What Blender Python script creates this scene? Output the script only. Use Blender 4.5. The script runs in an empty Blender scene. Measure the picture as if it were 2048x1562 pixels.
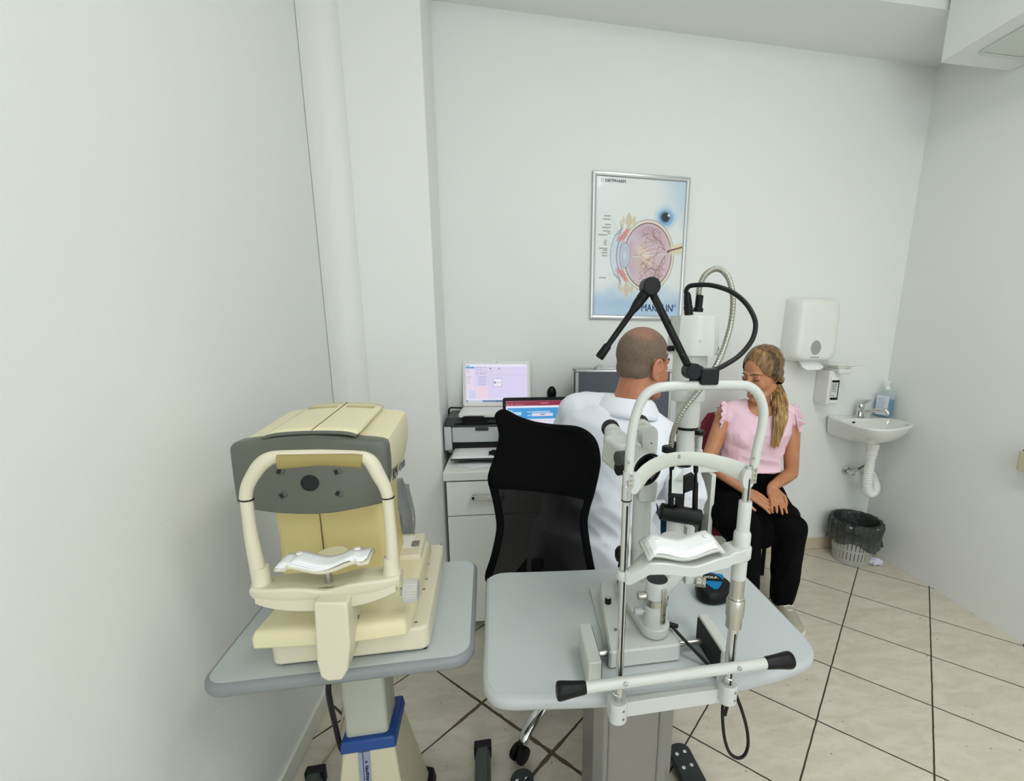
import bpy, bmesh, math, random
from mathutils import Vector as V, Matrix as M, noise as NZ
R = math.radians
random.seed(7)
SC = bpy.context.scene
COL = SC.collection
# ------------------------------------------------------------------ camera
CF, CP, CR, CX, CY, CW, CH = 916.16, 0.2130275, 0.01477431, 1152.73, 853.349, -0.1517797, 1.35
def _room(v):
    c, s = math.cos(CW), math.sin(CW)
    return V((c*v[0]-s*v[1], s*v[0]+c*v[1], v[2]))
_Rt = V((1, 0, 0)); _Ft = V((0, math.cos(CP), -math.sin(CP))); _Ut = V((0, math.sin(CP), math.cos(CP)))
_cx = _room(math.cos(CR)*_Rt + math.sin(CR)*_Ut)
_cy = _room(-math.sin(CR)*_Rt + math.cos(CR)*_Ut)
_cz = _room(-_Ft)
cam_data = bpy.data.cameras.new('camera')
cam = bpy.data.objects.new('camera', cam_data); COL.objects.link(cam)
cam.matrix_world = M(((_cx[0], _cy[0], _cz[0], 0), (_cx[1], _cy[1], _cz[1], 0), (_cx[2], _cy[2], _cz[2], CH), (0, 0, 0, 1)))
cam_data.sensor_fit = 'HORIZONTAL'; cam_data.sensor_width = 36
cam_data.lens = CF/2048*36
cam_data.shift_x = -(CX-1024)/2048; cam_data.shift_y = (CY-781)/2048
cam_data.clip_start = 0.02
SC.camera = cam
def ray(px, py):
    return _cx*((px-CX)/CF) + _cy*(-(py-CY)/CF) - _cz
def at(px, py, X=None, Y=None, z=None):
    """the point of the room that a survey sighting meets on a plane X=, Y= or z="""
    d = ray(px, py); o = V((0, 0, CH))
    if X is not None: t = (X-o.x)/d.x
    elif Y is not None: t = (Y-o.y)/d.y
    else: t = (z-o.z)/d.z
    return o + d*t
# ------------------------------------------------------------------ mesh builder
class MB:
    def __init__(s, m=None): s.v = []; s.f = []; s.m = m or M.Identity(4)
    def add(s, vs, fs):
        k = len(s.v); s.v += [s.m @ V(p) for p in vs]; s.f += [tuple(i+k for i in f) for f in fs]; return s
    def box(s, x0, x1, y0, y1, z0, z1):
        return s.add([(x0,y0,z0),(x1,y0,z0),(x1,y1,z0),(x0,y1,z0),(x0,y0,z1),(x1,y0,z1),(x1,y1,z1),(x0,y1,z1)],
                     [(0,3,2,1),(4,5,6,7),(0,1,5,4),(1,2,6,5),(2,3,7,6),(3,0,4,7)])
    def hexa(s, lo, hi):
        return s.add(list(lo)+list(hi), [(0,3,2,1),(4,5,6,7),(0,1,5,4),(1,2,6,5),(2,3,7,6),(3,0,4,7)])
    def loft(s, rings, c0=True, c1=True, closed=True):
        n = len(rings[0]); vs = [p for r in rings for p in r]; fs = []
        for i in range(len(rings)-1):
            for j in range(n if closed else n-1):
                a, b = i*n+j, i*n+(j+1) % n
                fs.append((a, b, b+n, a+n))
        if closed and c0: fs.append(tuple(reversed(range(n))))
        if closed and c1: fs.append(tuple(range((len(rings)-1)*n, len(rings)*n)))
        return s.add(vs, fs)
    def prism(s, out, z0, z1):
        return s.loft([[(p[0], p[1], z0) for p in out], [(p[0], p[1], z1) for p in out]])
    def prism_y(s, out, y0, y1):       # outline in x,z pushed along y
        return s.loft([[(p[0], y0, p[1]) for p in out], [(p[0], y1, p[1]) for p in out]])
    def prism_x(s, out, x0, x1):       # outline in y,z pushed along x
        return s.loft([[(x0, p[0], p[1]) for p in out], [(x1, p[0], p[1]) for p in out]])
    def tube(s, path, r, n=14, caps=True, rb=None, up=None):
        path = [V(p) for p in path]; k = len(path)
        rs = r if isinstance(r, (list, tuple)) else [r]*k
        rbs = (rb if isinstance(rb, (list, tuple)) else [rb]*k) if rb is not None else rs
        ts = []
        for i in range(k):
            a = path[max(i-1, 0)]; b = path[min(i+1, k-1)]
            ts.append((b-a).normalized())
        u = V(up) if up is not None else (V((0,0,1)) if abs(ts[0].z) < .9 else V((0,1,0)))
        rings = []
        for i in range(k):
            t = ts[i]; u = (u - t*u.dot(t))
            if u.length < 1e-6: u = t.orthogonal()
            u.normalize(); w = t.cross(u)
            rings.append([path[i] + w*(math.cos(a)*rs[i]) + u*(math.sin(a)*rbs[i]) for a in [2*math.pi*j/n for j in range(n)]])
        return s.loft(rings, caps, caps)
    def lathe(s, prof, o=(0,0,0), ax=(0,0,1), n=28, caps=True):
        o = V(o); ax = V(ax).normalized(); u = ax.orthogonal().normalized(); w = ax.cross(u)
        rings = [[o + ax*h + u*(math.cos(2*math.pi*j/n)*r) + w*(math.sin(2*math.pi*j/n)*r) for j in range(n)] for r, h in prof]
        return s.loft(rings, caps, caps)
    def cyl(s, a, b, r, n=24, r2=None):
        a = V(a); b = V(b); return s.lathe([(r, 0), (r if r2 is None else r2, (b-a).length)], a, b-a, n)
    def ball(s, c, r, n=20, k=12):
        c = V(c); r = (r, r, r) if not isinstance(r, (list, tuple)) else r
        rings = []
        for i in range(1, k):
            t = math.pi*i/k
            rings.append([c + V((r[0]*math.sin(t)*math.cos(2*math.pi*j/n), r[1]*math.sin(t)*math.sin(2*math.pi*j/n), -r[2]*math.cos(t))) for j in range(n)])
        return s.loft(rings)
    def caps(s, path, rs, n=16):
        """a tapered limb with round ends"""
        path = [V(p) for p in path]; rs = list(rs)
        d0 = (path[0]-path[1]).normalized(); d1 = (path[-1]-path[-2]).normalized()
        pre = [(path[0]+d0*rs[0]*math.sin(a), rs[0]*math.cos(a)) for a in (1.45, 1.1, .75, .38)]
        post = [(path[-1]+d1*rs[-1]*math.sin(a), rs[-1]*math.cos(a)) for a in (.38, .75, 1.1, 1.45)]
        P = [p for p, _ in pre]+path+[p for p, _ in post]; Q = [q for _, q in pre]+rs+[q for _, q in post]
        return s.tube(P, Q, n)
    def sheet(s, fn, nu, nv):
        vs = [fn(i/nu, j/nv) for i in range(nu+1) for j in range(nv+1)]
        fs = [(i*(nv+1)+j, (i+1)*(nv+1)+j, (i+1)*(nv+1)+j+1, i*(nv+1)+j+1) for i in range(nu) for j in range(nv)]
        return s.add(vs, fs)
def spline(pts, n=8, closed=False):
    pts = [V(p) for p in pts]; out = []; k = len(pts)
    for i in range(k if closed else k-1):
        if closed: a, b, c, d = pts[i-1], pts[i], pts[(i+1) % k], pts[(i+2) % k]
        else: a, b, c, d = pts[max(i-1,0)], pts[i], pts[i+1], pts[min(i+2,k-1)]
        for j in range(n):
            t = j/n
            out.append(.5*((2*b)+(c-a)*t+(2*a-5*b+4*c-d)*t*t+(3*b-a-3*c+d)*t**3))
    if not closed: out.append(pts[-1])
    return out
def spl2(pts, n=8, closed=True):
    return [(p.x, p.y) for p in spline([(a, b, 0) for a, b in pts], n, closed)]
def rrect(x0, x1, y0, y1, r, n=6):
    rr = r if isinstance(r, (list, tuple)) else [r]*4
    out = []
    for (cx, cy, a0, q) in ((x1-rr[0], y0+rr[0], -90, rr[0]), (x1-rr[1], y1-rr[1], 0, rr[1]), (x0+rr[2], y1-rr[2], 90, rr[2]), (x0+rr[3], y0+rr[3], 180, rr[3])):
        for i in range(n+1):
            a = R(a0+90*i/n); out.append((cx+q*math.cos(a), cy+q*math.sin(a)))
    return out
def frame(o, rz=0, rx=0, ry=0):
    return M.Translation(V(o)) @ M.Rotation(rz, 4, 'Z') @ M.Rotation(ry, 4, 'Y') @ M.Rotation(rx, 4, 'X')
ROOT = {}
def thing(name, label, cat, loc=(0,0,0), rz=0, group=None):
    o = bpy.data.objects.new(name, None); COL.objects.link(o)
    o.location = loc; o.rotation_euler = (0, 0, rz); o.empty_display_size = .05
    o['label'] = label; o['category'] = cat
    if group: o['group'] = group
    ROOT[o] = frame(loc, rz); return o
def finish(me, smooth):
    me.validate(); me.update()
    bm = bmesh.new(); bm.from_mesh(me); bmesh.ops.recalc_face_normals(bm, faces=bm.faces); bm.to_mesh(me); bm.free()
    if smooth:
        for p in me.polygons: p.use_smooth = True
        if smooth is not True: me.set_sharp_from_angle(angle=R(smooth))
def mobj(name, vs, fs, mat, smooth=35):
    me = bpy.data.meshes.new(name); me.from_pydata([tuple(p) for p in vs], [], fs)
    finish(me, smooth); me.materials.append(mat)
    o = bpy.data.objects.new(name, me); COL.objects.link(o); return o
def mods(o, bevel, seg, sub, solid):
    if solid:
        m = o.modifiers.new('solid', 'SOLIDIFY'); m.thickness = solid; m.offset = 0
    if bevel:
        m = o.modifiers.new('bevel', 'BEVEL'); m.width = bevel; m.segments = seg; m.limit_method = 'ANGLE'; m.angle_limit = R(38); m.use_clamp_overlap = True
    if sub:
        m = o.modifiers.new('sub', 'SUBSURF'); m.levels = sub; m.render_levels = sub
def part(name, mb, mat, parent, bevel=0, seg=2, smooth=35, sub=0, solid=0, label=None):
    inv = ROOT[parent].inverted()
    o = mobj(name, [inv @ p for p in mb.v], mb.f, mat, smooth)
    o.parent = parent; ROOT[o] = ROOT[parent]
    mods(o, bevel, seg, sub, solid)
    if label: o['label'] = label
    return o
def solo(name, mb, mat, label, cat, loc=None, bevel=0, seg=2, smooth=35, sub=0, solid=0, group=None, kind=None):
    if loc is None:
        n = len(mb.v); loc = V((sum(p.x for p in mb.v)/n, sum(p.y for p in mb.v)/n, min(p.z for p in mb.v)))
    loc = V(loc)
    o = mobj(name, [p-loc for p in mb.v], mb.f, mat, smooth); o.location = loc
    ROOT[o] = M.Translation(loc); mods(o, bevel, seg, sub, solid)
    if kind: o['kind'] = kind
    else: o['label'] = label; o['category'] = cat
    if group: o['group'] = group
    return o
def struct(name, mb, mat, bevel=0, smooth=None):
    return solo(name, mb, mat, None, None, (0,0,0), bevel=bevel, smooth=smooth, kind='structure')
_txt = {}
def text_mb(body, size, m, bold=0.0, depth=.0006, align='LEFT', sx=1.0, shear=0.0, thick=0.0):
    """lettering as flat raised shapes, lying in the x,y plane of the matrix m"""
    cu = bpy.data.curves.new('lettering', 'FONT'); cu.body = body; cu.size = size; cu.offset = bold*size; cu.extrude = depth
    cu.align_x = align; cu.shear = shear; cu.resolution_u = 3
    o = bpy.data.objects.new('lettering', cu); COL.objects.link(o)
    dg = bpy.context.evaluated_depsgraph_get(); me = o.evaluated_get(dg).to_mesh()
    mb = MB(m @ M.Diagonal((sx, 1, 1, 1))); 
    for dx, dy in ((0, 0), (thick, 0), (thick/2, thick/2))[:3 if thick else 1]: mb.add([v.co+V((dx, dy, 0)) for v in me.vertices], [tuple(p.vertices) for p in me.polygons])
    o.evaluated_get(dg).to_mesh_clear(); bpy.data.objects.remove(o); bpy.data.curves.remove(cu)
    return mb
def basis(o, x, y):
    x = V(x).normalized(); y = V(y); y = (y - x*y.dot(x)).normalized(); z = x.cross(y)
    return M(((x.x,y.x,z.x,o[0]),(x.y,y.y,z.y,o[1]),(x.z,y.z,z.z,o[2]),(0,0,0,1)))
# ------------------------------------------------------------------ materials
def lin(c):
    return tuple(((x/255/12.92) if x/255 <= .04045 else ((x/255+.055)/1.055)**2.4) for x in c)+(1,)
MATS = {}
def pm(name, rgb, rough=.5, metal=0, var=.04, scale=30, bump=0, bscale=200, spec=.5, coat=0, trans=0, emit=None, estr=0, alpha=1, sheen=0):
    """procedural paint, plastic or metal: principled with slight noise in colour and a fine bump"""
    m = bpy.data.materials.new(name); m.use_nodes = True; nt = m.node_tree; b = nt.nodes['Principled BSDF']
    L = nt.links.new
    tc = nt.nodes.new('ShaderNodeTexCoord')
    nz = nt.nodes.new('ShaderNodeTexNoise'); nz.inputs['Scale'].default_value = scale; nz.inputs['Detail'].default_value = 3
    L(tc.outputs['Object'], nz.inputs['Vector'])
    mx = nt.nodes.new('ShaderNodeMix'); mx.data_type = 'RGBA'
    c = lin(rgb); mx.inputs['A'].default_value = tuple(x*(1-var) for x in c[:3])+(1,); mx.inputs['B'].default_value = tuple(min(1, x*(1+var)) for x in c[:3])+(1,)
    L(nz.outputs['Fac'], mx.inputs['Factor']); L(mx.outputs['Result'], b.inputs['Base Color'])
    b.inputs['Roughness'].default_value = rough; b.inputs['Metallic'].default_value = metal
    b.inputs['Specular IOR Level'].default_value = spec; b.inputs['Coat Weight'].default_value = coat
    b.inputs['Transmission Weight'].default_value = trans; b.inputs['Alpha'].default_value = alpha
    b.inputs['Sheen Weight'].default_value = sheen
    if emit: b.inputs['Emission Color'].default_value = lin(emit); b.inputs['Emission Strength'].default_value = estr
    if bump:
        n2 = nt.nodes.new('ShaderNodeTexNoise'); n2.inputs['Scale'].default_value = bscale; n2.inputs['Detail'].default_value = 4
        L(tc.outputs['Object'], n2.inputs['Vector'])
        bp = nt.nodes.new('ShaderNodeBump'); bp.inputs['Strength'].default_value = bump; bp.inputs['Distance'].default_value = .002
        L(n2.outputs['Fac'], bp.inputs['Height']); L(bp.outputs['Normal'], b.inputs['Normal'])
    MATS[name] = m; return m
class NT:
    """short-hand for node maths"""
    def __init__(s, m): s.nt = m.node_tree; s.L = s.nt.links.new
    def node(s, t, **k):
        n = s.nt.nodes.new(t)
        for a, b in k.items(): setattr(n, a, b)
        return n
    def put(s, sock, v):
        if hasattr(v, 'is_output') or hasattr(v, 'links'): s.L(v, sock)
        else: sock.default_value = v
    def math(s, op, a, b=None, c=None, clamp=False):
        n = s.node('ShaderNodeMath', operation=op, use_clamp=clamp); s.put(n.inputs[0], a)
        if b is not None: s.put(n.inputs[1], b)
        if c is not None: s.put(n.inputs[2], c)
        return n.outputs[0]
    def mix(s, f, a, b):
        n = s.node('ShaderNodeMix', data_type='RGBA'); s.put(n.inputs['Factor'], f); s.put(n.inputs['A'], a); s.put(n.inputs['B'], b); return n.outputs['Result']
    def noise(s, vec, scale, detail=3, rough=.5, dist=0, w=None):
        n = s.node('ShaderNodeTexNoise'); s.L(vec, n.inputs['Vector']); n.inputs['Scale'].default_value = scale; n.inputs['Detail'].default_value = detail
        n.inputs['Roughness'].default_value = rough; n.inputs['Distortion'].default_value = dist; return n.outputs['Fac']
    def step(s, x, a, b):   # smooth ramp 0..1 from a to b
        n = s.node('ShaderNodeMapRange', interpolation_type='SMOOTHSTEP'); s.put(n.inputs['Value'], x); n.inputs['From Min'].default_value = a; n.inputs['From Max'].default_value = b; return n.outputs['Result']
wall_white = pm('wall_paint', (233, 235, 232), .75, var=.012, scale=3, bump=.22, bscale=140, spec=.25)
trim_white = pm('trim_paint', (235, 236, 233), .7, var=.012, scale=4, bump=.3, bscale=110, spec=.25)
def floor_material():
    m = bpy.data.materials.new('floor_tile'); m.use_nodes = True; k = NT(m); nt = m.node_tree; b = nt.nodes['Principled BSDF']
    tc = k.node('ShaderNodeTexCoord'); vec = tc.outputs['Object']
    sx = k.node('ShaderNodeSeparateXYZ'); k.L(vec, sx.inputs[0]); X, Y = sx.outputs[0], sx.outputs[1]
    S = .33304
    wob = k.math('MULTIPLY', k.math('SUBTRACT', k.noise(vec, 30, 2), .5), .003)
    u = k.math('ADD', k.math('MULTIPLY_ADD', X, .70711, k.math('MULTIPLY', Y, .70711)), wob)
    w = k.math('ADD', k.math('MULTIPLY_ADD', X, .70711, k.math('MULTIPLY', Y, -.70711)), wob)
    un = k.math('DIVIDE', k.math('SUBTRACT', u, .95295), S); wn = k.math('DIVIDE', k.math('SUBTRACT', w, -.11276), S)
    def edge(n):
        f = k.math('FRACT', n); return k.math('MULTIPLY', k.math('MINIMUM', f, k.math('SUBTRACT', 1.0, f)), S)
    e = k.math('MINIMUM', edge(un), edge(wn))
    # some joints crumble wider
    br = k.math('MULTIPLY', k.step(k.noise(vec, 1.3, 2), .44, .6), k.math('MULTIPLY_ADD', k.noise(vec, 22, 3), .012, -.0022))
    left = k.step(X, 1.0, .55)
    wid = k.math('ADD', .0024, k.math('MULTIPLY', k.math('MAXIMUM', br, 0.0), left))
    g = k.math('SUBTRACT', 1.0, k.step(k.math('SUBTRACT', e, wid), -.0006, .0011))
    cell = k.node('ShaderNodeCombineXYZ'); k.L(k.math('FLOOR', un), cell.inputs[0]); k.L(k.math('FLOOR', wn), cell.inputs[1])
    wn_ = k.node('ShaderNodeTexWhiteNoise'); k.L(cell.outputs[0], wn_.inputs['Vector'])
    off = k.node('ShaderNodeVectorMath', operation='MULTIPLY_ADD'); k.L(wn_.outputs['Color'], off.inputs[0]); off.inputs[1].default_value = (9, 9, 9); k.L(vec, off.inputs[2])
    st = k.node('ShaderNodeMapping'); st.inputs['Scale'].default_value = (1, 2.6, 1); st.inputs['Rotation'].default_value = (0, 0, .6); k.L(off.outputs[0], st.inputs['Vector'])
    n1 = k.noise(st.outputs[0], 7, 6, .62, .6); n2 = k.noise(st.outputs[0], 26, 4, .6, .4)
    c = k.mix(k.step(n1, .35, .7), lin((217, 210, 193)), lin((203, 195, 177)))
    c = k.mix(k.math('MULTIPLY', k.step(n2, .5, .75), .5), c, lin((189, 180, 161)))
    c = k.mix(k.math('MULTIPLY', wn_.outputs['Value'], .22), c, lin((226, 219, 203)))
    spk = k.math('MULTIPLY', k.step(k.noise(vec, 55, 0), .83, .86), .6)
    c = k.mix(spk, c, lin((96, 82, 62)))
    c = k.mix(g, c, k.mix(k.step(k.math('MULTIPLY', br, left), .0008, .0035), lin((60, 52, 43)), lin((98, 84, 62))))
    k.L(c, b.inputs['Base Color'])
    k.L(k.math('MULTIPLY_ADD', g, .5, .33), b.inputs['Roughness'])
    bp = k.node('ShaderNodeBump'); bp.inputs['Strength'].default_value = .6; bp.inputs['Distance'].default_value = .002
    k.L(k.math('MULTIPLY_ADD', g, -1.0, k.math('MULTIPLY', n1, .12)), bp.inputs['Height']); k.L(bp.outputs['Normal'], b.inputs['Normal'])
    return m
# ------------------------------------------------------------------ the room
XL, XR, YB0, YB1, YF, ZC = -.671, 2.257, 2.364, 2.4365, -2.1, 2.95
def yb(x): return YB0 + (x-XL)*(YB1-YB0)/(XR-XL)
mb = MB(); mb.box(XL-.1, XR+.1, YF-.1, YB1+.15, -.1, 0); struct('floor', mb, floor_material())
mb = MB(); mb.box(XL-.1, XR+.1, YF-.1, YB1+.15, ZC, ZC+.1); struct('ceiling', mb, wall_white)
mb = MB(); mb.box(XL-.1, XL, YF, YB1+.1, 0, ZC); struct('wall_left', mb, wall_white)
mb = MB(); mb.box(XR, XR+.1, YF, YB1+.1, 0, ZC); struct('wall_right', mb, wall_white)
mb = MB(); mb.prism([(XL, yb(XL)), (XR, yb(XR)), (XR, yb(XR)+.1), (XL, yb(XL)+.1)], 0, ZC); struct('wall_back', mb, wall_white)
WX0, WX1, WZ0, WZ1 = -.5, 1.8, .45, 2.4
mb = MB(); mb.box(XL, WX0, YF-.1, YF, 0, ZC); mb.box(WX1, XR, YF-.1, YF, 0, ZC); mb.box(WX0, WX1, YF-.1, YF, 0, WZ0); mb.box(WX0, WX1, YF-.1, YF, WZ1, ZC)
struct('wall_front', mb, wall_white)
win = MB()
for a in ((WX0, WX0+.05, WZ0, WZ1), (WX1-.05, WX1, WZ0, WZ1), (WX0+.05, WX1-.05, WZ0, WZ0+.05), (WX0+.05, WX1-.05, WZ1-.05, WZ1), ((WX0+WX1)/2-.03, (WX0+WX1)/2+.03, WZ0+.05, WZ1-.05)):
    win.box(a[0], a[1], YF-.08, YF-.02, a[2], a[3])
struct('added_window', win, trim_white, bevel=.004)  # unseen window added behind the camera, sized and placed to let fill in
# pillar in the left corner, pipe casing beside it, beam, boxed duct
PX, PY = -.298, 2.075
mb = MB(); mb.box(XL+.002, PX, PY, yb(PX)-.0005, 0.001, 2.709); struct('trim_1', mb, trim_white, bevel=.006, smooth=40)
mb = MB()
pc = [(p.x, p.y) for p in spline([(-.669, 1.885, 0), (-.664, 1.925, 0), (-.646, 1.975, 0), (-.620, 2.005, 0), (-.599, 2.03, 0), (-.590, 2.055, 0), (-.588, PY+.002, 0)], 5)]+[(-.669, PY+.002)]
mb.prism(pc, 0.001, 2.709); struct('trim_2', mb, trim_white, smooth=30)
mb = MB(); mb.prism([(XL, 2.04), (XR, 2.05), (XR, yb(XR)), (XL, yb(XL))], 2.711, ZC); struct('trim_3', mb, wall_white)
DX = 1.893
mb = MB(); mb.box(DX, XR-.001, YF, 2.03, 2.50, ZC-.001); struct('trim_4', mb, wall_white, bevel=.004, smooth=40)
# hatch set in the underside of the duct
mb = MB()
hx0, hx1, hy0, hy1 = DX+.075, XR-.05, 1.1, 1.93
for a in ((hx0, hx0+.012, hy0, hy1), (hx1-.012, hx1, hy0, hy1), (hx0+.012, hx1-.012, hy0, hy0+.012), (hx0+.012, hx1-.012, hy1-.012, hy1)):
    mb.box(a[0], a[1], a[2], a[3], 2.488, 2.4995)
mb.box(hx0+.016, hx1-.016, hy0+.016, hy1-.016, 2.491, 2.4995)
struct('trim_5', mb, pm('hatch_paint', (214, 218, 210), .6, var=.01), bevel=.002)
# baseboards
base_tile = pm('baseboard_tile', (206, 192, 168), .4, var=.06, scale=14)
mb = MB(); mb.prism([(PX, yb(PX)-.009), (XR, yb(XR)-.009), (XR, yb(XR)), (PX, yb(PX))], .001, .075); struct('baseboard_back', mb, base_tile, bevel=.002)
mb = MB(); mb.box(XL, XL+.012, YF, 1.884, .001, .07); struct('baseboard_left', mb, pm('baseboard_paint', (226, 226, 214), .45, var=.03, scale=10), bevel=.003)
# ------------------------------------------------------------------ lamps
lamp_white = pm('lamp_body', (240, 240, 236), .4)
glow = bpy.data.materials.new('lamp_diffuser'); glow.use_nodes = True
gb = glow.node_tree.nodes['Principled BSDF']; gb.inputs['Base Color'].default_value = (.9, .9, .9, 1); gb.inputs['Emission Color'].default_value = (1, 1, .975, 1); gb.inputs['Emission Strength'].default_value = 8.5
for i, (lx, ly, which) in enumerate(((.92, .60, 'nearest the desk'), (.92, -.55, 'in the middle of the row'), (.92, -1.6, 'added as fill farthest from the desk'))):  # the farthest panel is an unseen addition for more frontal fill
    t = thing('ceiling_light', 'white square ceiling panel light, the one '+which, 'lamp', (lx, ly, ZC-.06))
    mb = MB(); w = .31
    mb.prism(rrect(lx-w, lx+w, ly-w, ly+w, .02), ZC-.06, ZC-.001); part('lamp_body', mb, lamp_white, t, bevel=.003)
    mb = MB(); mb.box(lx-w+.02, lx+w-.02, ly-w+.02, ly+w-.02, ZC-.066, ZC-.058); part('diffuser', mb, glow, t)
ld = bpy.data.lights.new('fill_light', 'AREA'); ld.shape = 'RECTANGLE'; ld.size = WX1-WX0; ld.size_y = WZ1-WZ0; ld.energy = 24; ld.color = (.90, .96, 1)  # cool area light added outside the made-up window to brighten upright faces
lo = bpy.data.objects.new('fill_light', ld); COL.objects.link(lo); lo.location = ((WX0+WX1)/2, YF-.15, (WZ0+WZ1)/2); lo.rotation_euler = (R(-90), 0, 0)
lo.rotation_euler = (R(90), 0, 0)
wd = bpy.data.worlds.new('world'); SC.world = wd; wd.use_nodes = True
wd.node_tree.nodes['Background'].inputs[0].default_value = (.75, .86, 1, 1); wd.node_tree.nodes['Background'].inputs[1].default_value = .8
SC.view_settings.view_transform = 'Standard'; SC.view_settings.look = 'None'; SC.view_settings.gamma = 1; SC.view_settings.use_curve_mapping = False
SC.view_settings.exposure = 0.3
SC.cycles.max_bounces = 7; SC.cycles.diffuse_bounces = 5; SC.cycles.glossy_bounces = 3; SC.cycles.transmission_bounces = 5; SC.cycles.adaptive_threshold = .03
SC.cycles.caustics_reflective = False; SC.cycles.caustics_refractive = False
# ------------------------------------------------------------------ shared paints
import numpy as np
lam_white = pm('white_laminate', (228, 229, 222), .35, var=.01, scale=5)
lam_grey = pm('grey_laminate', (232, 234, 228), .4, var=.015, scale=6)
lam_dark = pm('dark_grey_board', (120, 124, 124), .6, var=.03)
alu = pm('brushed_aluminium', (190, 192, 190), .34, .9, var=.03, scale=60)
chrome = pm('chrome', (215, 216, 216), .09, 1, var=.01)
steel = pm('screw_steel', (150, 148, 142), .3, 1)
black_plastic = pm('black_plastic', (7, 8, 9), .42, spec=.25, var=.1)
black_matte = pm('black_matte', (10, 11, 12), .62, var=.1)
black_rubber = pm('black_rubber', (8, 9, 9), .55, spec=.35, var=.1)
white_plastic = pm('white_plastic', (232, 232, 226), .3, var=.01)
paper = pm('white_paper', (238, 239, 240), .75, var=.01, scale=8)
ceramic = pm('white_ceramic', (234, 234, 228), .07, var=.005, coat=.6)
dark_gap = pm('dark_gap', (28, 28, 28), .8)
def picture(name, o, ux, uy, nx, ny, fn, parent, rough=.35, glow_strength=0, coat=0):
    """a printed or lit flat surface: a fine grid whose colours are computed by fn(u, v)"""
    o, ux, uy = V(o), V(ux), V(uy); inv = ROOT[parent].inverted()
    vs = [inv @ (o+ux*(i/nx)+uy*(j/ny)) for j in range(ny+1) for i in range(nx+1)]
    fs = [(j*(nx+1)+i, j*(nx+1)+i+1, (j+1)*(nx+1)+i+1, (j+1)*(nx+1)+i) for j in range(ny) for i in range(nx)]
    me = bpy.data.meshes.new(name); me.from_pydata(vs, [], fs)
    U, W = np.meshgrid(np.linspace(0, 1, nx+1), np.linspace(0, 1, ny+1))
    c = np.clip(fn(U, W), 0, 255)/255.0
    l = np.where(c <= .04045, c/12.92, ((c+.055)/1.055)**2.4)
    a = me.color_attributes.new('print', 'FLOAT_COLOR', 'POINT')
    a.data.foreach_set('color', np.concatenate([l.reshape(-1, 3), np.ones((l.size//3, 1))], 1).astype(np.float32).ravel())
    m = bpy.data.materials.new(name+'_ink'); m.use_nodes = True; b = m.node_tree.nodes['Principled BSDF']
    n = m.node_tree.nodes.new('ShaderNodeVertexColor'); n.layer_name = 'print'
    if glow_strength:
        m.node_tree.links.new(n.outputs[0], b.inputs['Emission Color']); b.inputs['Emission Strength'].default_value = glow_strength; b.inputs['Base Color'].default_value = (.01, .01, .01, 1)
    else: m.node_tree.links.new(n.outputs[0], b.inputs['Base Color'])
    b.inputs['Roughness'].default_value = rough; b.inputs['Coat Weight'].default_value = coat
    me.materials.append(m); ob = bpy.data.objects.new(name, me); COL.objects.link(ob); ob.parent = parent; ROOT[ob] = ROOT[parent]
    return ob
def sm(x, a, b):
    t = np.clip((x-a)/(b-a), 0, 1); return t*t*(3-2*t)
def over(c, m, col):
    m = np.clip(m, 0, 1)[..., None]; return c*(1-m)+np.array(col, float)*m
def seg(U, W, x0, y0, x1, y1):
    dx, dy = x1-x0, y1-y0; t = np.clip(((U-x0)*dx+(W-y0)*dy)/(dx*dx+dy*dy+1e-12), 0, 1)
    return np.hypot(U-x0-t*dx, W-y0-t*dy)
def rect(U, W, x0, x1, y0, y1, s=.004):
    return sm(U, x0-s, x0+s)*sm(-U, -x1-s, -x1+s)*sm(W, y0-s, y0+s)*sm(-W, -y1-s, -y1+s)
# ------------------------------------------------------------------ desk along the back wall
YD = 1.886
t = thing('desk', 'white laminate worktop with drawer unit below, along the back wall', 'desk', (.3, 2.12, 0))
mb = MB(); mb.prism([(-.272, YD), (.95, YD), (.95, yb(.95)-.002), (-.272, yb(-.27)-.002)], .712, .75); part('worktop', mb, lam_white, t, bevel=.003)
mb = MB(); mb.box(-.262, -.244, YD+.02, yb(-.25)-.01, .03, .711); mb.box(.182, .2, YD+.02, yb(0)-.01, .03, .711); mb.box(-.244, .182, 2.33, 2.345, .03, .711); mb.box(-.244, .182, YD+.03, 2.33, .04, .056)
part('carcass', mb, lam_grey, t)
mb = MB(); mb.box(-.25, .19, YD+.06, 2.3, .001, .04); part('plinth', mb, pm('plinth_grey', (150, 146, 134), .5), t)
mb = MB(); mb.box(-.26, .198, YD+.002, YD+.02, .5555, .706); d = part('drawer', mb, lam_grey, t, bevel=.002)
h = MB(); h.box(-.155, -.02, YD-.026, YD-.016, .632, .652); h.box(-.155, -.143, YD-.026, YD+.002, .634, .650); h.box(-.032, -.02, YD-.026, YD+.002, .634, .650)
part('handle', h, alu, d, bevel=.002)
mb = MB(); mb.box(-.26, .198, YD+.002, YD+.02, .04, .5515); d = part('door', mb, lam_grey, t, bevel=.002)
h = MB(); h.box(.13, .15, YD-.026, YD-.016, .40, .52); h.box(.13, .15, YD-.026, YD+.002, .40, .412); h.box(.13, .15, YD-.026, YD+.002, .508, .52)
part('handle', h, alu, d, bevel=.002)
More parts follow.
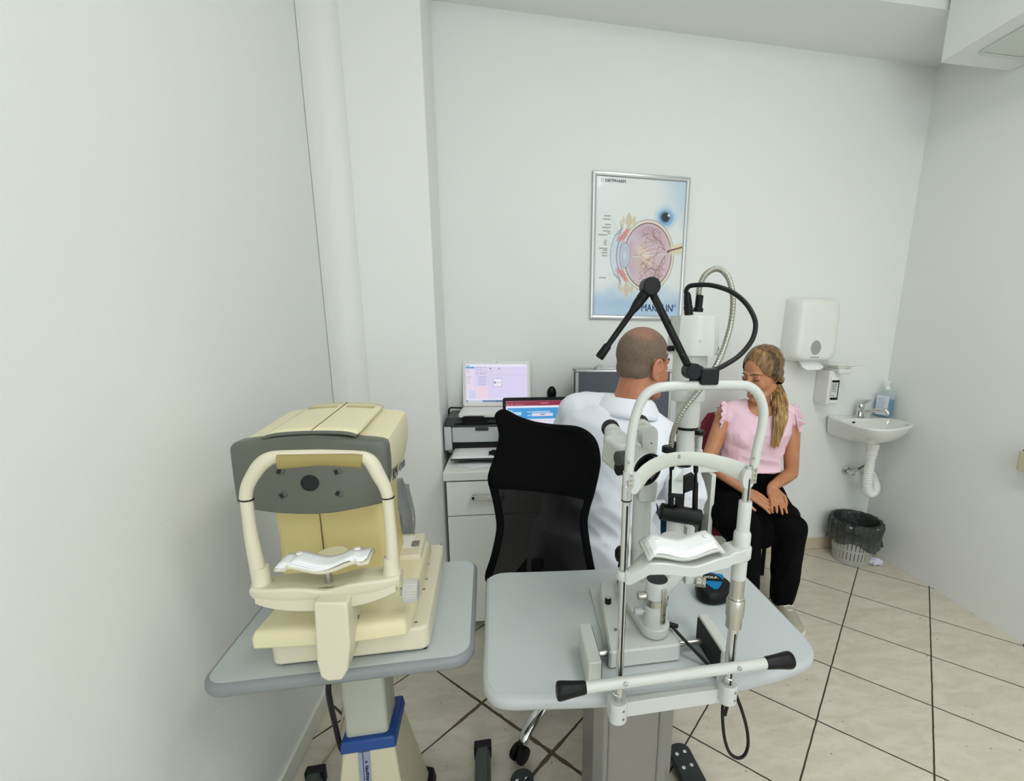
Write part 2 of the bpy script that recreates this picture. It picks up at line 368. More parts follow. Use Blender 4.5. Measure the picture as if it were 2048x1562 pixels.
# open shelf bay at the right end of the worktop
mb = MB(); mb.box(.906, .926, YD-.03, yb(.9)-.01, .001, .711); part('side_panel', mb, lam_white, t, bevel=.002)
mb = MB(); mb.box(.60, .618, YD+.03, yb(.6)-.01, .001, .711); part('side_panel', mb, lam_grey, t, bevel=.002)
mb = MB(); mb.box(.618, .906, YD+.02, 2.34, .50, .517); part('shelf', mb, lam_white, t, bevel=.002)
mb = MB(); mb.box(.618, .906, 2.34, 2.355, .06, .711); part('back_panel', mb, lam_dark, t)
mb = MB(); mb.prism([(.66, 1.99), (.88, 1.96), (.89, 2.2), (.67, 2.22)], .519, .55)
solo('document_stack', mb, paper, 'white stack of papers on the shelf under the desk end', 'papers', bevel=.002)
mb = MB(); mb.tube(spline([(.885, 2.29, .55), (.87, 2.15, .575), (.86, 2.03, .572), (.875, 1.945, .556), (.88, 1.905, .53), (.885, 1.894, .47), (.88, 1.894, .38)], 6), .006, 8)
solo('shelf_cable', mb, black_rubber, 'black cable lying over papers on the desk end shelf', 'cable')
mb = MB(); mb.box(.64, .87, 1.95, 2.28, .003, .34)
solo('storage_box', mb, pm('blue_plastic', (52, 104, 152), .45), 'blue box standing on the floor beneath the desk end shelf', 'box', bevel=.01)
# ------------------------------------------------------------------ printer
t = thing('laser_printer', 'grey and black laser printer on the desk by the pillar', 'printer', (-.12, 2.24, .751))
pg = pm('printer_grey', (200, 203, 204), .42, var=.015); pgd = pm('printer_charcoal', (52, 54, 56), .4)
x0, x1, y0, y1, z0, z1 = -.292, .05, 2.115, 2.345, .752, .897
mb = MB(); mb.box(x0, x0+.034, y0, y1, z0+.03, z1); mb.box(x1-.034, x1, y0, y1, z0+.03, z1); mb.box(x0+.034, x1-.034, y0+.02, y1, z0+.065, z1)
mb.box(x0+.034, x1-.034, y0+.11, y1, z0+.01, z0+.065); mb.box(x0+.005, x1-.005, y0+.07, y1, z0, z0+.03)
part('body', mb, pg, t, bevel=.008, seg=3)
mb = MB(); mb.box(x0+.036, x1-.036, y0+.006, y0+.024, z0+.067, z1-.004); f = part('front_panel', mb, pm('printer_silver', (192, 196, 198), .35), t, bevel=.006)
mb = MB(); mb.box(-.15, -.09, y0+.001, y0+.008, z1-.022, z1-.006); part('latch', mb, pgd, f, bevel=.002)
mb = MB(); mb.box(x0+.035, x1-.035, y0+.03, y0+.105, z0+.028, z0+.063); part('paper_slot', mb, dark_gap, t)
mb = MB(); mb.hexa([(x0+.002, y0-.004, z1), (x1-.002, y0-.004, z1), (x1-.002, y1, z1), (x0+.002, y1, z1)], [(x0+.012, y0+.03, z1+.038), (x1-.012, y0+.03, z1+.038), (x1-.012, y1-.01, z1+.038), (x0+.012, y1-.01, z1+.038)])
part('top_cover', mb, pgd, t, bevel=.008, seg=3)
mb = MB(); mb.hexa([(x0+.05, y0+.004, z1+.008), (x1-.05, y0+.004, z1+.008), (x1-.06, y0+.1, z1+.03), (x0+.06, y0+.1, z1+.03)], [(x0+.05, y0-.002, z1+.012), (x1-.05, y0-.002, z1+.012), (x1-.06, y0+.1, z1+.04), (x0+.06, y0+.1, z1+.04)])
part('output_tray', mb, black_plastic, t, bevel=.002)
mb = MB(); mb.hexa([(-.205, y0-.012, z1+.012), (-.085, y0-.012, z1+.012), (-.10, y0+.02, z1+.012), (-.19, y0+.02, z1+.012)], [(-.205, y0-.018, z1+.05), (-.105, y0-.018, z1+.05), (-.115, y0+.0, z1+.05), (-.195, y0+.0, z1+.05)])
part('paper_stop', mb, black_plastic, t, bevel=.003)
mb = MB(); mb.prism([(-.25, 1.99), (-.03, 1.99), (-.03, 2.13), (-.25, 2.13)], .772, .776); part('paper_tray', mb, pgd, t)
mb = MB(); mb.sheet(lambda u, v: (-.248+.215*u, 1.995+.22*v, .779+.006*math.sin(2.2*v)), 6, 8); solo('printed_sheet', mb, paper, 'white sheets lying in the printer paper tray', 'paper', solid=.003)
mb = MB(); c = [(-.178, 2.03), (-.245, 1.975), (-.165, 1.905), (-.065, 1.955)]; mb.prism([(-.24, 2.0), (-.15, 1.915), (-.05, 1.965), (-.13, 2.04)], .7515, .753)
solo('loose_paper', mb, pm('note_paper', (226, 227, 230), .8), 'small white paper lying slanted on the desk before the printer', 'paper')
mb = MB(); pts = []
for k in range(46):
    a = k*.62; pts.append((-.055+.028*math.cos(a)+.004*math.sin(3*a), 2.03+.02*math.sin(a), .79+.004*math.sin(1.7*a)+.008*(k % 3)/3))
pts += [(-.035, 1.99, .785), (-.036, 1.965, .765), (-.04, 1.94, .757)]
mb.tube(spline(pts, 4), .0032, 7); solo('coiled_cord', mb, black_rubber, 'black coiled cord on the sheets before the printer', 'cord')
# ------------------------------------------------------------------ laptops
def laptop(name, label, o, rz, w, d, tilt, hgt, lid_mat, base_mat, fn, bez, glow_s, thick=.018):
    t = thing(name, label, 'laptop', o, rz)
    F = frame(o, rz)
    mb = MB(F); mb.prism(rrect(-w/2, w/2, -d, 0, .012), .001, thick); b = part('base', mb, base_mat, t, bevel=.003)
    mb = MB(F); mb.prism(rrect(-w/2+.025, w/2-.025, -d*.58, -.035, .004), thick, thick+.0015); part('keyboard', mb, white_plastic if base_mat is white_plastic else black_plastic, b)
    mb = MB(F); mb.prism(rrect(-.045, .045, -d+.012, -d*.64, .004), thick, thick+.001); part('touchpad', mb, base_mat, b)
    S = F @ M.Translation((0, .004, thick)) @ M.Rotation(R(90-tilt), 4, 'X')
    mb = MB(S); mb.prism(rrect(-w/2, w/2, 0, hgt, .012), -.008, 0); l = part('lid', mb, lid_mat, t, bevel=.0025)
    p = S @ V((-w/2+bez, bez+.006, .0012)); ux = (S.to_3x3() @ V((w-2*bez, 0, 0))); uy = S.to_3x3() @ V((0, hgt-2*bez-.008, 0))
    picture('screen', p, ux, uy, 150, 100, fn, l, .3, glow_s)
    mb = MB(S); mb.lathe([(.0022, 0), (.0022, .001)], (0, hgt-bez*.5, .0003), (0, 0, 1), 10); part('webcam', mb, black_plastic, l)
    return t
def scr1(U, W):
    rg = np.random.default_rng(3)
    c = np.zeros(U.shape+(3,))+np.array((222, 214, 246.))
    c = over(c, rect(U, W, 0, 1, .93, 1), (236, 234, 252)); c = over(c, rect(U, W, .01, .06, .94, .965), (84, 166, 214)); c = over(c, rect(U, W, .0, .14, .885, .925), (90, 152, 214))
    c = over(c, rect(U, W, 0, .14, .09, .88), (232, 222, 242)); c = over(c, rect(U, W, .15, .37, .09, .42), (238, 216, 232)); c = over(c, rect(U, W, .05, .15, .09, .3), (206, 214, 244))
    for y in (.82, .78, .66, .61, .55, .5): c = over(c, rect(U, W, .012, .05+.05*rg.random(), y, y+.014)*.55, (150, 140, 170))
    for y, x1 in ((.905, .3), (.85, .26), (.79, .42), (.745, .3)):
        for x in np.arange(.16, x1, .06): c = over(c, rect(U, W, x, x+.045, y, y+.016)*.6, (140, 136, 168))
    c = over(c, rect(U, W, .39, .41, .87, .9), (70, 70, 90)); c = over(c, rect(U, W, .53, .55, .87, .9), (110, 110, 130))
    for y in (.66, .61, .56, .51, .46): c = over(c, rect(U, W, .2, .33, y, y+.012)*.6, (130, 130, 165))
    c = over(c, rect(U, W, .375, .38, .08, .72)*.6, (190, 182, 220)); c = over(c, rect(U, W, .16, 1, .715, .72)*.7, (176, 172, 206)); c = over(c, rect(U, W, .16, 1, .8, .804)*.7, (250, 248, 255))
    c = over(c, rect(U, W, .435, .585, .40, .63), (170, 166, 190)); c = over(c, rect(U, W, .443, .577, .415, .618), (240, 238, 252)); c = over(c, rect(U, W, .455, .48, .49, .54), (100, 96, 120)); c = over(c, rect(U, W, .49, .56, .5, .525)*.6, (170, 165, 190))
    c = over(c, rect(U, W, 0, 1, .07, .085), (250, 250, 255)); c = over(c, rect(U, W, 0, 1, 0, .055), (206, 212, 230)); c = over(c, rect(U, W, .26, .67, 0, .052), (120, 148, 190)); c = over(c, rect(U, W, .47, .67, .006, .046), (70, 102, 150))
    for x in (.28, .32, .36, .40, .43): c = over(c, rect(U, W, x, x+.018, .012, .04), (40, 74, 140))
    c = over(c, rect(U, W, .78, .96, .016, .036)*.7, (70, 84, 120)); c = over(c, rect(U, W, .005, .03, .012, .042), (60, 66, 84))
    return c
def scr2(U, W):
    c = np.zeros(U.shape+(3,))+np.array((226, 226, 244.))
    c = over(c, rect(U, W, 0, 1, .9, 1), (142, 22, 58)); c = over(c, rect(U, W, .5, .62, .945, .957), (230, 170, 190)); c = over(c, rect(U, W, .02, .04, .92, .94), (230, 190, 200)); c = over(c, rect(U, W, .07, .1, .92, .94), (226, 150, 120)); c = over(c, rect(U, W, .13, .26, .922, .936)*.7, (210, 150, 170))
    c = over(c, rect(U, W, 0, 1, .865, .9), (238, 240, 250)); c = over(c, rect(U, W, .02, .93, .64, .86), (58, 152, 218)); c = over(c, rect(U, W, .02, .1, .66, .82), (150, 206, 234)); c = over(c, rect(U, W, .1, .22, .72, .78), (190, 226, 240)); c = over(c, rect(U, W, .1, .17, .66, .69), (20, 40, 70))
    c = over(c, rect(U, W, .37, .68, .69, .75), (228, 220, 236)); c = over(c, rect(U, W, .37, .64, .76, .79), (180, 212, 236)); c = over(c, rect(U, W, .5, .56, .715, .735), (110, 110, 130)); c = over(c, rect(U, W, .3, .36, .7, .712), (220, 240, 250)); c = over(c, rect(U, W, .3, .36, .77, .782), (220, 240, 250))
    for y in (.78, .69): c = over(c, rect(U, W, .78, .85, y, y+.05), (196, 226, 244))
    c = over(c, rect(U, W, .02, .78, .0, .63), (232, 230, 246)); c = over(c, rect(U, W, .78, .93, .0, .63), (198, 222, 246))
    for i, y in enumerate(np.arange(.1, .6, .055)): c = over(c, rect(U, W, .03, .76, y, y+.008)*.6, (170, 176, 208)); c = over(c, rect(U, W, .05+.04*(i % 3), .3+.1*(i % 2), y+.02, y+.03)*.5, (140, 140, 170))
    c = over(c, rect(U, W, .56, .59, .44, .48), (110, 116, 140))
    return c
laptop('white_laptop', 'open white laptop with lilac screen standing on top of the printer', (-.052, 2.318, .936), R(-1), .338, .2, 12, .232, white_plastic, white_plastic, scr1, .016, .72)
laptop('black_laptop', 'open black laptop with red and blue window on the desk', (.153, 2.052, .751), R(3), .345, .165, 10, .268, black_plastic, black_plastic, scr2, .014, .74)
mb = MB(); mb.ball((.23, yb(.23)-.014, 1.012), (.024, .014, .038), 20, 12); mb.tube([(.23, yb(.23)-.014, .98), (.231, yb(.23)-.008, .95), (.232, yb(.23)-.006, .90)], .0018, 6)
t = thing('computer_mouse', 'black oval computer mouse hung on the back wall above the desk', 'mouse', (.23, yb(.23)-.014, .97)); part('body', mb, black_plastic, t)
mb = MB(); mb.box(.2285, .2315, yb(.23)-.0287, yb(.23)-.026, 1.02, 1.034); part('scroll_wheel', mb, pm('mouse_grey', (60, 62, 64), .4), t, bevel=.001)
mb = MB(); mb.tube(spline([(-.293, 2.355, .80), (-.294, 2.352, .92), (-.285, 2.34, .945), (-.26, 2.33, .948), (-.222, 2.325, .947)], 6), .004, 8); solo('power_cord', mb, black_rubber, 'short black cord running off the printer top by the pillar', 'cord')
# ------------------------------------------------------------------ instrument case standing against the wall
t = thing('metal_case', 'grey aluminium edged case standing on the desk behind the man', 'case', (.57, 2.22, .751))
cx0, cx1, cz0, cz1, cyf, cyb = .325, .805, .752, 1.155, 2.16, 2.29
mb = MB(); mb.prism_y([(cx0+.012, cz0+.012), (cx1-.012, cz0+.012), (cx1-.012, cz1-.012), (cx0+.012, cz1-.012)], cyf+.004, cyb-.004); part('shell', mb, pm('case_grey', (78, 84, 94), .5, var=.06, scale=80, bump=.3, bscale=400), t)
e = MB()
for y in (cyf, cyb-.022):
    for a in ((cx0, cx1, cz0, cz0+.014), (cx0, cx1, cz1-.014, cz1), (cx0, cx0+.014, cz0+.014, cz1-.014), (cx1-.014, cx1, cz0+.014, cz1-.014)): e.box(a[0], a[1], y, y+.022, a[2], a[3])
part('edge_profile', e, alu, t, bevel=.004)
for x in (.44, .71):
    mb = MB(); mb.box(x-.016, x+.016, cyf+.02, cyf+.05, cz1-.002, cz1+.012); mb.box(x-.006, x+.012, cyf+.024, cyf+.03, cz1+.01, cz1+.020); part('latch', mb, steel, t, bevel=.002)
# ------------------------------------------------------------------ framed poster
def yw(x): return yb(x)-.0005
PX0, PX1, PZ0, PZ1 = .425, .927, 1.394, 2.092
t = thing('framed_poster', 'silver framed eye anatomy poster on the back wall', 'poster', (.676, yw(.676)-.01, PZ0))
skew = math.atan2(YB1-YB0, XR-XL)
PF = basis(V((PX0, yw(PX0), PZ0)), (math.cos(skew), math.sin(skew), 0), (0, 0, 1))    # x right, y up, z toward the room
pw, ph, fw = PX1-PX0, PZ1-PZ0, .022
fr = MB(PF)
prof = [(0, .0), (0, .010), (.004, .0145), (.011, .016), (.018, .0135), (fw, .008), (fw, .0)]
ring = []
for (cx, cy, sx, sy) in ((0, 0, 1, 1), (pw, 0, -1, 1), (pw, ph, -1, -1), (0, ph, 1, -1)):
    ring.append([(cx+sx*a, cy+sy*a, b) for a, b in prof])
fr.loft(ring+[ring[0]], False, False, True)
part('frame', fr, pm('frame_silver', (200, 204, 204), .3, .75, var=.02), t, smooth=25)
mb = MB(PF); mb.box(fw-.002, pw-fw+.002, fw-.002, ph-fw+.002, .001, .006); part('backing', mb, paper, t)
def poster(U, W):
    # U,W 0..1; x in units of the print width
    A = (ph-2*fw)/(pw-2*fw); x = U; y = W
    c = np.zeros(U.shape+(3,))+np.array((226, 231, 230.))
    rg = np.random.default_rng(5)
    def fbm(s, o=0):
        r = 0
        for k in range(4):
            ph_ = rg.random(4)*6.28; r = r+np.sin(x*s*2**k*1.1+ph_[0]+1.3*np.sin(y*s*2**k*.9+ph_[1]))*np.cos(y*A*s*2**k+ph_[2])/2**k
        return r
    n = fbm(5)
    c = over(c, .85*sm(.26-y+.05*n, 0, .2), (160, 192, 222)); c = over(c, .35*sm(.08-y+.02*n, -.02, .08), (196, 216, 234))
    c = over(c, .6*sm(x+y*.9-1.45+.08*n, 0, .4), (176, 204, 228)); c = over(c, .25*sm(-x+y-.62+.1*n, 0, .3), (205, 220, 232))
    # loose eye, upper right
    dx, dy = (x-.785), (y-.742)*A; r = np.hypot(dx, dy); th = np.arctan2(dy, dx)
    c = over(c, .75*sm(.155-r, 0, .09), (150, 192, 226)); streak = .5+.5*np.sin(th*46+3*np.sin(r*60)); c = over(c, sm(.10-r, 0, .03)*(.35+.4*streak), (96, 146, 192)); c = over(c, .5*rect(x, y, .68, .90, .775, .83, .02)*streak, (226, 236, 242))
    c = over(c, sm(.062-np.hypot(dx+.005, dy), 0, .012)*.75, (40, 74, 116)); c = over(c, sm(.046-np.hypot(dx, dy), 0, .008), (14, 18, 28)); c = over(c, sm(.02-np.hypot(dx-.035, dy-.02), 0, .012), (232, 238, 242))
    # eyeball section
    ex, ey = .60, .452; bx, by = .272, .238*A
    q = np.hypot((x-ex)/bx, (y-ey)*A/by)
    lim = sm(x, .26, .30)
    c = over(c, sm(1.13-q, 0, .02)*lim*.9, (232, 224, 206)); c = over(c, sm(.03-abs(q-1.115), 0, .02)*.5*lim, (150, 140, 128))
    c = over(c, sm(1.035-q, 0, .015), (120, 96, 92)); c = over(c, sm(1.0-q, 0, .015), (210, 186, 196))
    c = over(c, sm(.97-q, 0, .03)*sm(x-.36+.1*n, 0, .28)*.0+sm(.97-q, 0, .02)*sm(.52-x, 0, .2)*.9, (206, 206, 222))
    c = over(c, sm(.9-q, 0, .2)*sm(.16-np.hypot(x-.54, (y-.44)*A*.8)+.03*n, 0, .14)*.9, (236, 222, 190)); c = over(c, sm(.95-q, 0, .1)*.55*sm(n, 0, .9), (196, 160, 178)); c = over(c, sm(.98-q, 0, .05)*sm(y-.55, 0, .12)*.4, (186, 156, 182))
    c = over(c, sm(.006-abs((y-ey-.0)*A-(x-.42)*.12+.012), 0, .006)*sm(1-q, 0, .05)*sm(x, .4, .45)*.8, (238, 236, 232)); c = over(c, sm(.003-abs((y-ey)*A-(x-.42)*.12+.002), 0, .003)*sm(.98-q, 0, .03)*sm(x, .42, .45)*.7, (96, 92, 100))
    # vessels branching from the optic disc
    def vessel(px, py, a, ln, wd, dep):
        nonlocal c
        for k in range(int(ln/.028)):
            a += rg.normal(0, .38); nx_, ny_ = px+.028*math.cos(a), py+.028*math.sin(a)/A
            if math.hypot((nx_-ex)/bx, (ny_-ey)*A/by) > .93 or nx_ < .50: return
            c = over(c, sm(wd-seg(x, y*A, px, py*A, nx_, ny_*A), 0, wd*.8)*.62, (132, 84, 70)); px, py = nx_, ny_
            if dep < 3 and rg.random() < .30: vessel(px, py, a+rg.choice((-.8, .8)), ln*.55, wd*.75, dep+1)
    for a0 in (2.1, 2.45, 2.8, 3.6, 3.95, 4.2):
        vessel(.80, .50 if a0 < 3.1 else .46, a0, .44, .0048, 0)
    for a0 in (2.5, 3.1, 3.7): vessel(.74, .55 if a0 < 3.1 else .38, a0, .36, .004, 1)
    # optic nerve
    c = over(c, sm(.055+.10*np.clip(x-.84, 0, 1)-abs(y*A-.50*A-(x-.84)*.16), 0, .02)*sm(x, .845, .87)*.9, (222, 214, 176)); c = over(c, sm(.012-abs(y*A-.497*A-(x-.84)*.30), 0, .008)*sm(x, .82, .84), (120, 62, 58)); c = over(c, sm(.02-np.hypot(x-.835, (y-.492)*A), 0, .015), (120, 70, 70))
    # front of the eye: cornea, iris, lens, muscle
    lx, ly = .33, .452
    q2 = np.hypot((x-lx-.03)/.19, (y-ly)*A/.29); c = over(c, sm(1-q2, 0, .04)*sm(lx+.0-x, 0, .04)*.8, (206, 216, 230)); c = over(c, sm(.035-abs(q2-1), 0, .03)*sm(lx-.01-x, 0, .03)*.7, (120, 130, 160))
    q3 = np.hypot((x-lx-.04)/.13, (y-ly)*A/.235); c = over(c, sm(.05-abs(q3-1), 0, .04)*sm(lx+.03-x, 0, .03), (92, 96, 140)); q4 = np.hypot((x-lx-.05)/.115, (y-ly)*A/.23); c = over(c, sm(.05-abs(q4-.93), 0, .04)*sm(lx+.04-x, 0, .03), (176, 120, 150))
    for sg in (1, -1):
        d = seg(x, y*A, .275, (ly+sg*.115)*A, .36, (ly+sg*.185)*A); c = over(c, sm(.026-d, 0, .01)*.9, (206, 112, 112)); c = over(c, sm(.010-abs(d-.012), 0, .006)*.4, (240, 196, 190))
        d = seg(x, y*A, .24, (ly+sg*.10)*A, .30, (ly+sg*.22)*A); c = over(c, sm(.014-d, 0, .012)*.6, (170, 150, 138))
    q5 = np.hypot((x-.335)/.062, (y-ly)*A/.132); c = over(c, sm(1-q5, 0, .1), (186, 198, 214)); c = over(c, sm(.5-q5, 0, .4)*.7, (212, 222, 230)); c = over(c, sm(.04-abs(q5-1), 0, .03)*.8, (110, 120, 150))
    # tissue above and below
    for sg, yy in ((1, .70), (-1, .20)):
        m = sm(.075-np.hypot(x-.37, (y-yy)*A*.9)+.02*np.sin(x*90), 0, .03)*sm(x, .275, .28); c = over(c, m*.85, (222, 210, 180)); c = over(c, m*.5*(.5+.5*np.sin((x*.8-sg*y*A*.7)*230)), (168, 148, 112))
        d = seg(x, y*A, .275, yy*A, .285, (yy-sg*.09)*A); c = over(c, sm(.005-d, 0, .004)*.8, (120, 108, 98)); d = seg(x, y*A, .285, (yy-sg*.085)*A, .215, (yy-sg*.105)*A); c = over(c, sm(.005-d, 0, .004)*.8, (126, 112, 100))
    # leader captions
    for yy, x0, x1 in ((.728, .09, .16), (.705, .075, .16), (.667, .10, .165), (.645, .07, .165), (.62, .08, .165), (.605, .13, .165), (.592, .03, .13), (.553, .10, .125), (.538, .085, .125), (.523, .095, .125), (.495, .04, .135), (.482, .09, .135), (.464, .07, .135), (.443, .075, .135), (.28, .05, .13)):
        tx = .5+.5*np.sin(x*420+yy*900); c = over(c, rect(x, y, x0, x1, yy-.0045, yy+.0045, .003)*(.35+.4*tx), (92, 92, 92)); c = over(c, sm(.0022-seg(x, y*A, x1+.01, yy*A, .27, (ly+(yy-ly)*.55)*A), 0, .002)*.3, (130, 130, 130))
    return c
picture('print', PF @ V((fw, fw, .0068)), PF.to_3x3() @ V((pw-2*fw, 0, 0)), PF.to_3x3() @ V((0, ph-2*fw, 0)), 260, 370, poster, t, .3, 0, .3)
ink = pm('poster_blue_ink', (38, 84, 140), .4)
part('lettering', text_mb('MAKULIN', .052, PF @ M.Translation((.272, .045, .0072)), 0, .0002, sx=.78, thick=.0016), ink, t, smooth=None)
part('lettering', text_mb('®', .022, PF @ M.Translation((.447, .067, .0072)), .0, .0002), ink, t, smooth=None)
part('lettering', text_mb('DIETPHARM', .0195, PF @ M.Translation((.062, .652, .0072)), 0, .0002, sx=1.0, thick=.0012), pm('poster_dark_ink', (44, 70, 84), .4), t, smooth=None)
mb = MB(PF); mb.lathe([(.0075, 0), (.0075, .0004), (.005, .0004), (.005, 0)], (.05, .659, .0072), (0, 0, 1), 20, False); part('emblem', mb, pm('emblem_grey', (150, 160, 166), .4), t)
# ------------------------------------------------------------------ towel dispenser, soap dispenser
t = thing('paper_towel_dispenser', 'white paper towel dispenser on the back wall above the soap dispenser', 'dispenser', (1.66, yw(1.66), 1.18))
yk = yw(1.66)+.004
rings = []
for dy, ix, iz, rr in ((0, 0, 0, .02), (-.03, 0, 0, .025), (-.09, .006, .004, .04), (-.118, .018, .010, .05), (-.13, .035, .022, .05), (-.133, .055, .04, .05)):
    zt = 1.528-iz; zb = 1.186+iz*.6; xa, xb = 1.524+ix, 1.802-ix
    ring_ = []
    for (px_, pz_) in rrect(xa, xb, zb, zt, min(rr, .06), 6):
        k_ = (pz_-1.18)/.35; ring_.append((1.663+(px_-1.663)*(1.02-.06*k_), yk+dy, pz_))
    rings.append(ring_)
mb = MB(); mb.loft(rings); part('cover', mb, white_plastic, t, smooth=60)
mb = MB(); mb.lathe([(.032, 0), (.030, .0035), (.026, .0035), (.025, -.002)], (1.70, yk-.131, 1.262), (0, -1, 0), 28, False)
mb.m = M.Identity(4); mb.v = [V((1.654+(p.x-1.70)*1.15, p.y, 1.262+(p.z-1.262)*1.5)) for p in mb.v]; part('window_ring', mb, white_plastic, t)
mb = MB(); mb.lathe([(.026, 0), (.026, .002)], (1.70, yk-.1325, 1.262), (0, -1, 0), 28); mb.v = [V((1.654+(p.x-1.70)*1.15, p.y, 1.262+(p.z-1.262)*1.5)) for p in mb.v]
part('window', mb, pm('smoked_window', (160, 162, 154), .2), t)
mb = MB(); mb.box(1.628, 1.68, yk-.1342, yk-.1332, 1.209, 1.2125); part('logo_strip', mb, pm('logo_grey', (120, 122, 124), .5), t)
mb = MB(); mb.sheet(lambda u, v: (1.60+.13*u+.01*v, yk-.07-.03*v-.008*math.sin(3*u), 1.192-.055*v*(1-.35*abs(2*u-1)**2)-.004*math.sin(9*u)), 14, 8)
solo('paper_towel', mb, paper, 'folded paper towel hanging out of the towel dispenser', 'towel', solid=.002)
t = thing('soap_dispenser', 'white lever soap dispenser on the back wall beside the sink', 'dispenser', (1.82, yw(1.82), .94))
ys = yw(1.8)
mb = MB(); mb.prism(rrect(1.772, 1.842, ys-.115, ys+.0, .008), .945, 1.135); part('housing', mb, white_plastic, t, bevel=.004)
mb = MB(); mb.prism(rrect(1.778, 1.836, ys-.125, ys-.07, .018), .955, 1.105); b = part('bottle', mb, pm('soap_bottle', (236, 236, 232), .3), t, bevel=.004)
mb = MB(); mb.box(1.784, 1.828, ys-.1275, ys-.1245, .975, 1.085); lb = part('label', mb, pm('label_white', (214, 216, 214), .5, var=.05, scale=150), b)
mb = MB(); mb.box(1.784, 1.828, ys-.1285, ys-.1272, .975, .988); mb.box(1.784, 1.828, ys-.1285, ys-.1272, 1.073, 1.085); mb.box(1.823, 1.828, ys-.1285, ys-.1272, .988, 1.073); part('label_border', mb, black_plastic, lb)
mb = MB()
for k, (a, c_) in enumerate(((1.062, .03), (1.054, .024), (1.046, .032), (1.038, .02), (1.03, .03), (1.02, .026), (.998, .018))): mb.box(1.787, 1.787+c_, ys-.1285, ys-.1272, a, a+.0035)
part('label_print', mb, pm('print_grey', (110, 112, 116), .6), lb)
mb = MB(); mb.hexa([(1.80, ys-.15, 1.12), (1.87, ys-.15, 1.122), (1.87, ys-.05, 1.125), (1.80, ys-.05, 1.12)], [(1.79, ys-.155, 1.146), (1.885, ys-.155, 1.15), (1.885, ys-.04, 1.155), (1.79, ys-.04, 1.15)]); part('nozzle', mb, white_plastic, t, bevel=.005)
mb = MB(); mb.tube(spline([(1.76, ys-.03, 1.165), (1.78, ys-.12, 1.17), (1.85, ys-.16, 1.168), (1.93, ys-.14, 1.172), (1.985, ys-.12, 1.172)], 6), .004, 8, rb=.004); mb.hexa([(1.80, ys-.14, 1.148), (1.84, ys-.14, 1.148), (1.84, ys-.06, 1.148), (1.80, ys-.06, 1.148)], [(1.78, ys-.16, 1.17), (1.9, ys-.16, 1.17), (1.9, ys-.04, 1.17), (1.78, ys-.04, 1.17)]); part('lever', mb, white_plastic, t, bevel=.002)
# ------------------------------------------------------------------ wash basin in the corner
t = thing('wash_basin', 'small white ceramic wash basin on the back wall in the corner', 'sink', (2.05, 2.3, .72))
ZR = .858
rim = [at(a, b, z=ZR) for a, b in ((1652, 832), (1672, 840), (1690, 846), (1708, 851), (1726, 855), (1744, 858), (1761, 859.5), (1779, 859.5), (1797, 858), (1814, 855), (1826, 852), (1832, 848.5))]
ctr = V((2.045, 2.28, 0))
out = [V((p.x, min(p.y, yw(p.x)-.001), 0)) for p in rim]
out[0] = V((1.865, yw(1.865)-.001, 0))
out.append(V((min(2.245, out[-1].x+.012), 2.26, 0))); out.append(V((2.235, 2.36, 0))); out.append(V((2.20, yw(2.2)-.001, 0)))
n0 = len(out)
back = [V((2.20+(1.865-2.20)*k/7, yw(2.20+(1.865-2.20)*k/7)-.001, 0)) for k in range(1, 7)]
ol = out+back
def sc(f, g, z, o=ol, c=ctr): # shrink toward the centre (back stays on the wall by g)
    r_ = []
    for p in o:
        w9 = max(0, min(1, (p.y-2.22)/.17)); w9 = w9*w9*(3-2*w9)*(1 if z > .76 else (.75 if z > .74 else .2)); f9 = f+(1-f)*w9; q_ = c+(p-c)*f9
        if p.y > 2.40: q_.y = p.y+(q_.y-p.y)*g
        r_.append((q_.x, q_.y, z))
    return r_
bc = V((2.04, 2.235, 0))
rings = [sc(.16, 1, .735, c=bc), sc(.40, .8, .742), sc(.66, .1, .762), sc(.86, .02, .80), sc(.97, 0, .838), sc(1, 0, .850), sc(1, 0, .857), sc(.985, .3, .860), sc(.945, 1, .860)]
bowl = [p for p in ol]
def inn(f, z): return [((bc+(V((p.x, min(p.y, 2.345), 0))-bc)*f).x, (bc+(V((p.x, min(p.y, 2.345), 0))-bc)*f).y, z) for p in ol]
rings += [inn(.88, .859), inn(.84, .853), inn(.80, .83), inn(.66, .79), inn(.42, .765), inn(.12, .757)]
mb = MB(); mb.loft(rings); part('basin', mb, ceramic, t, smooth=50, sub=1)
mb = MB(); mb.lathe([(.020, 0), (.022, .002), (.012, .003)], (bc.x, bc.y, .757), (0, 0, 1), 20); part('drain', mb, chrome, t)
p = at(1727, 849.5, z=.84); mb = MB(); mb.ball((p.x, 2.325, .838), (.011, .005, .006), 14, 8); part('overflow_hole', mb, dark_gap, t)
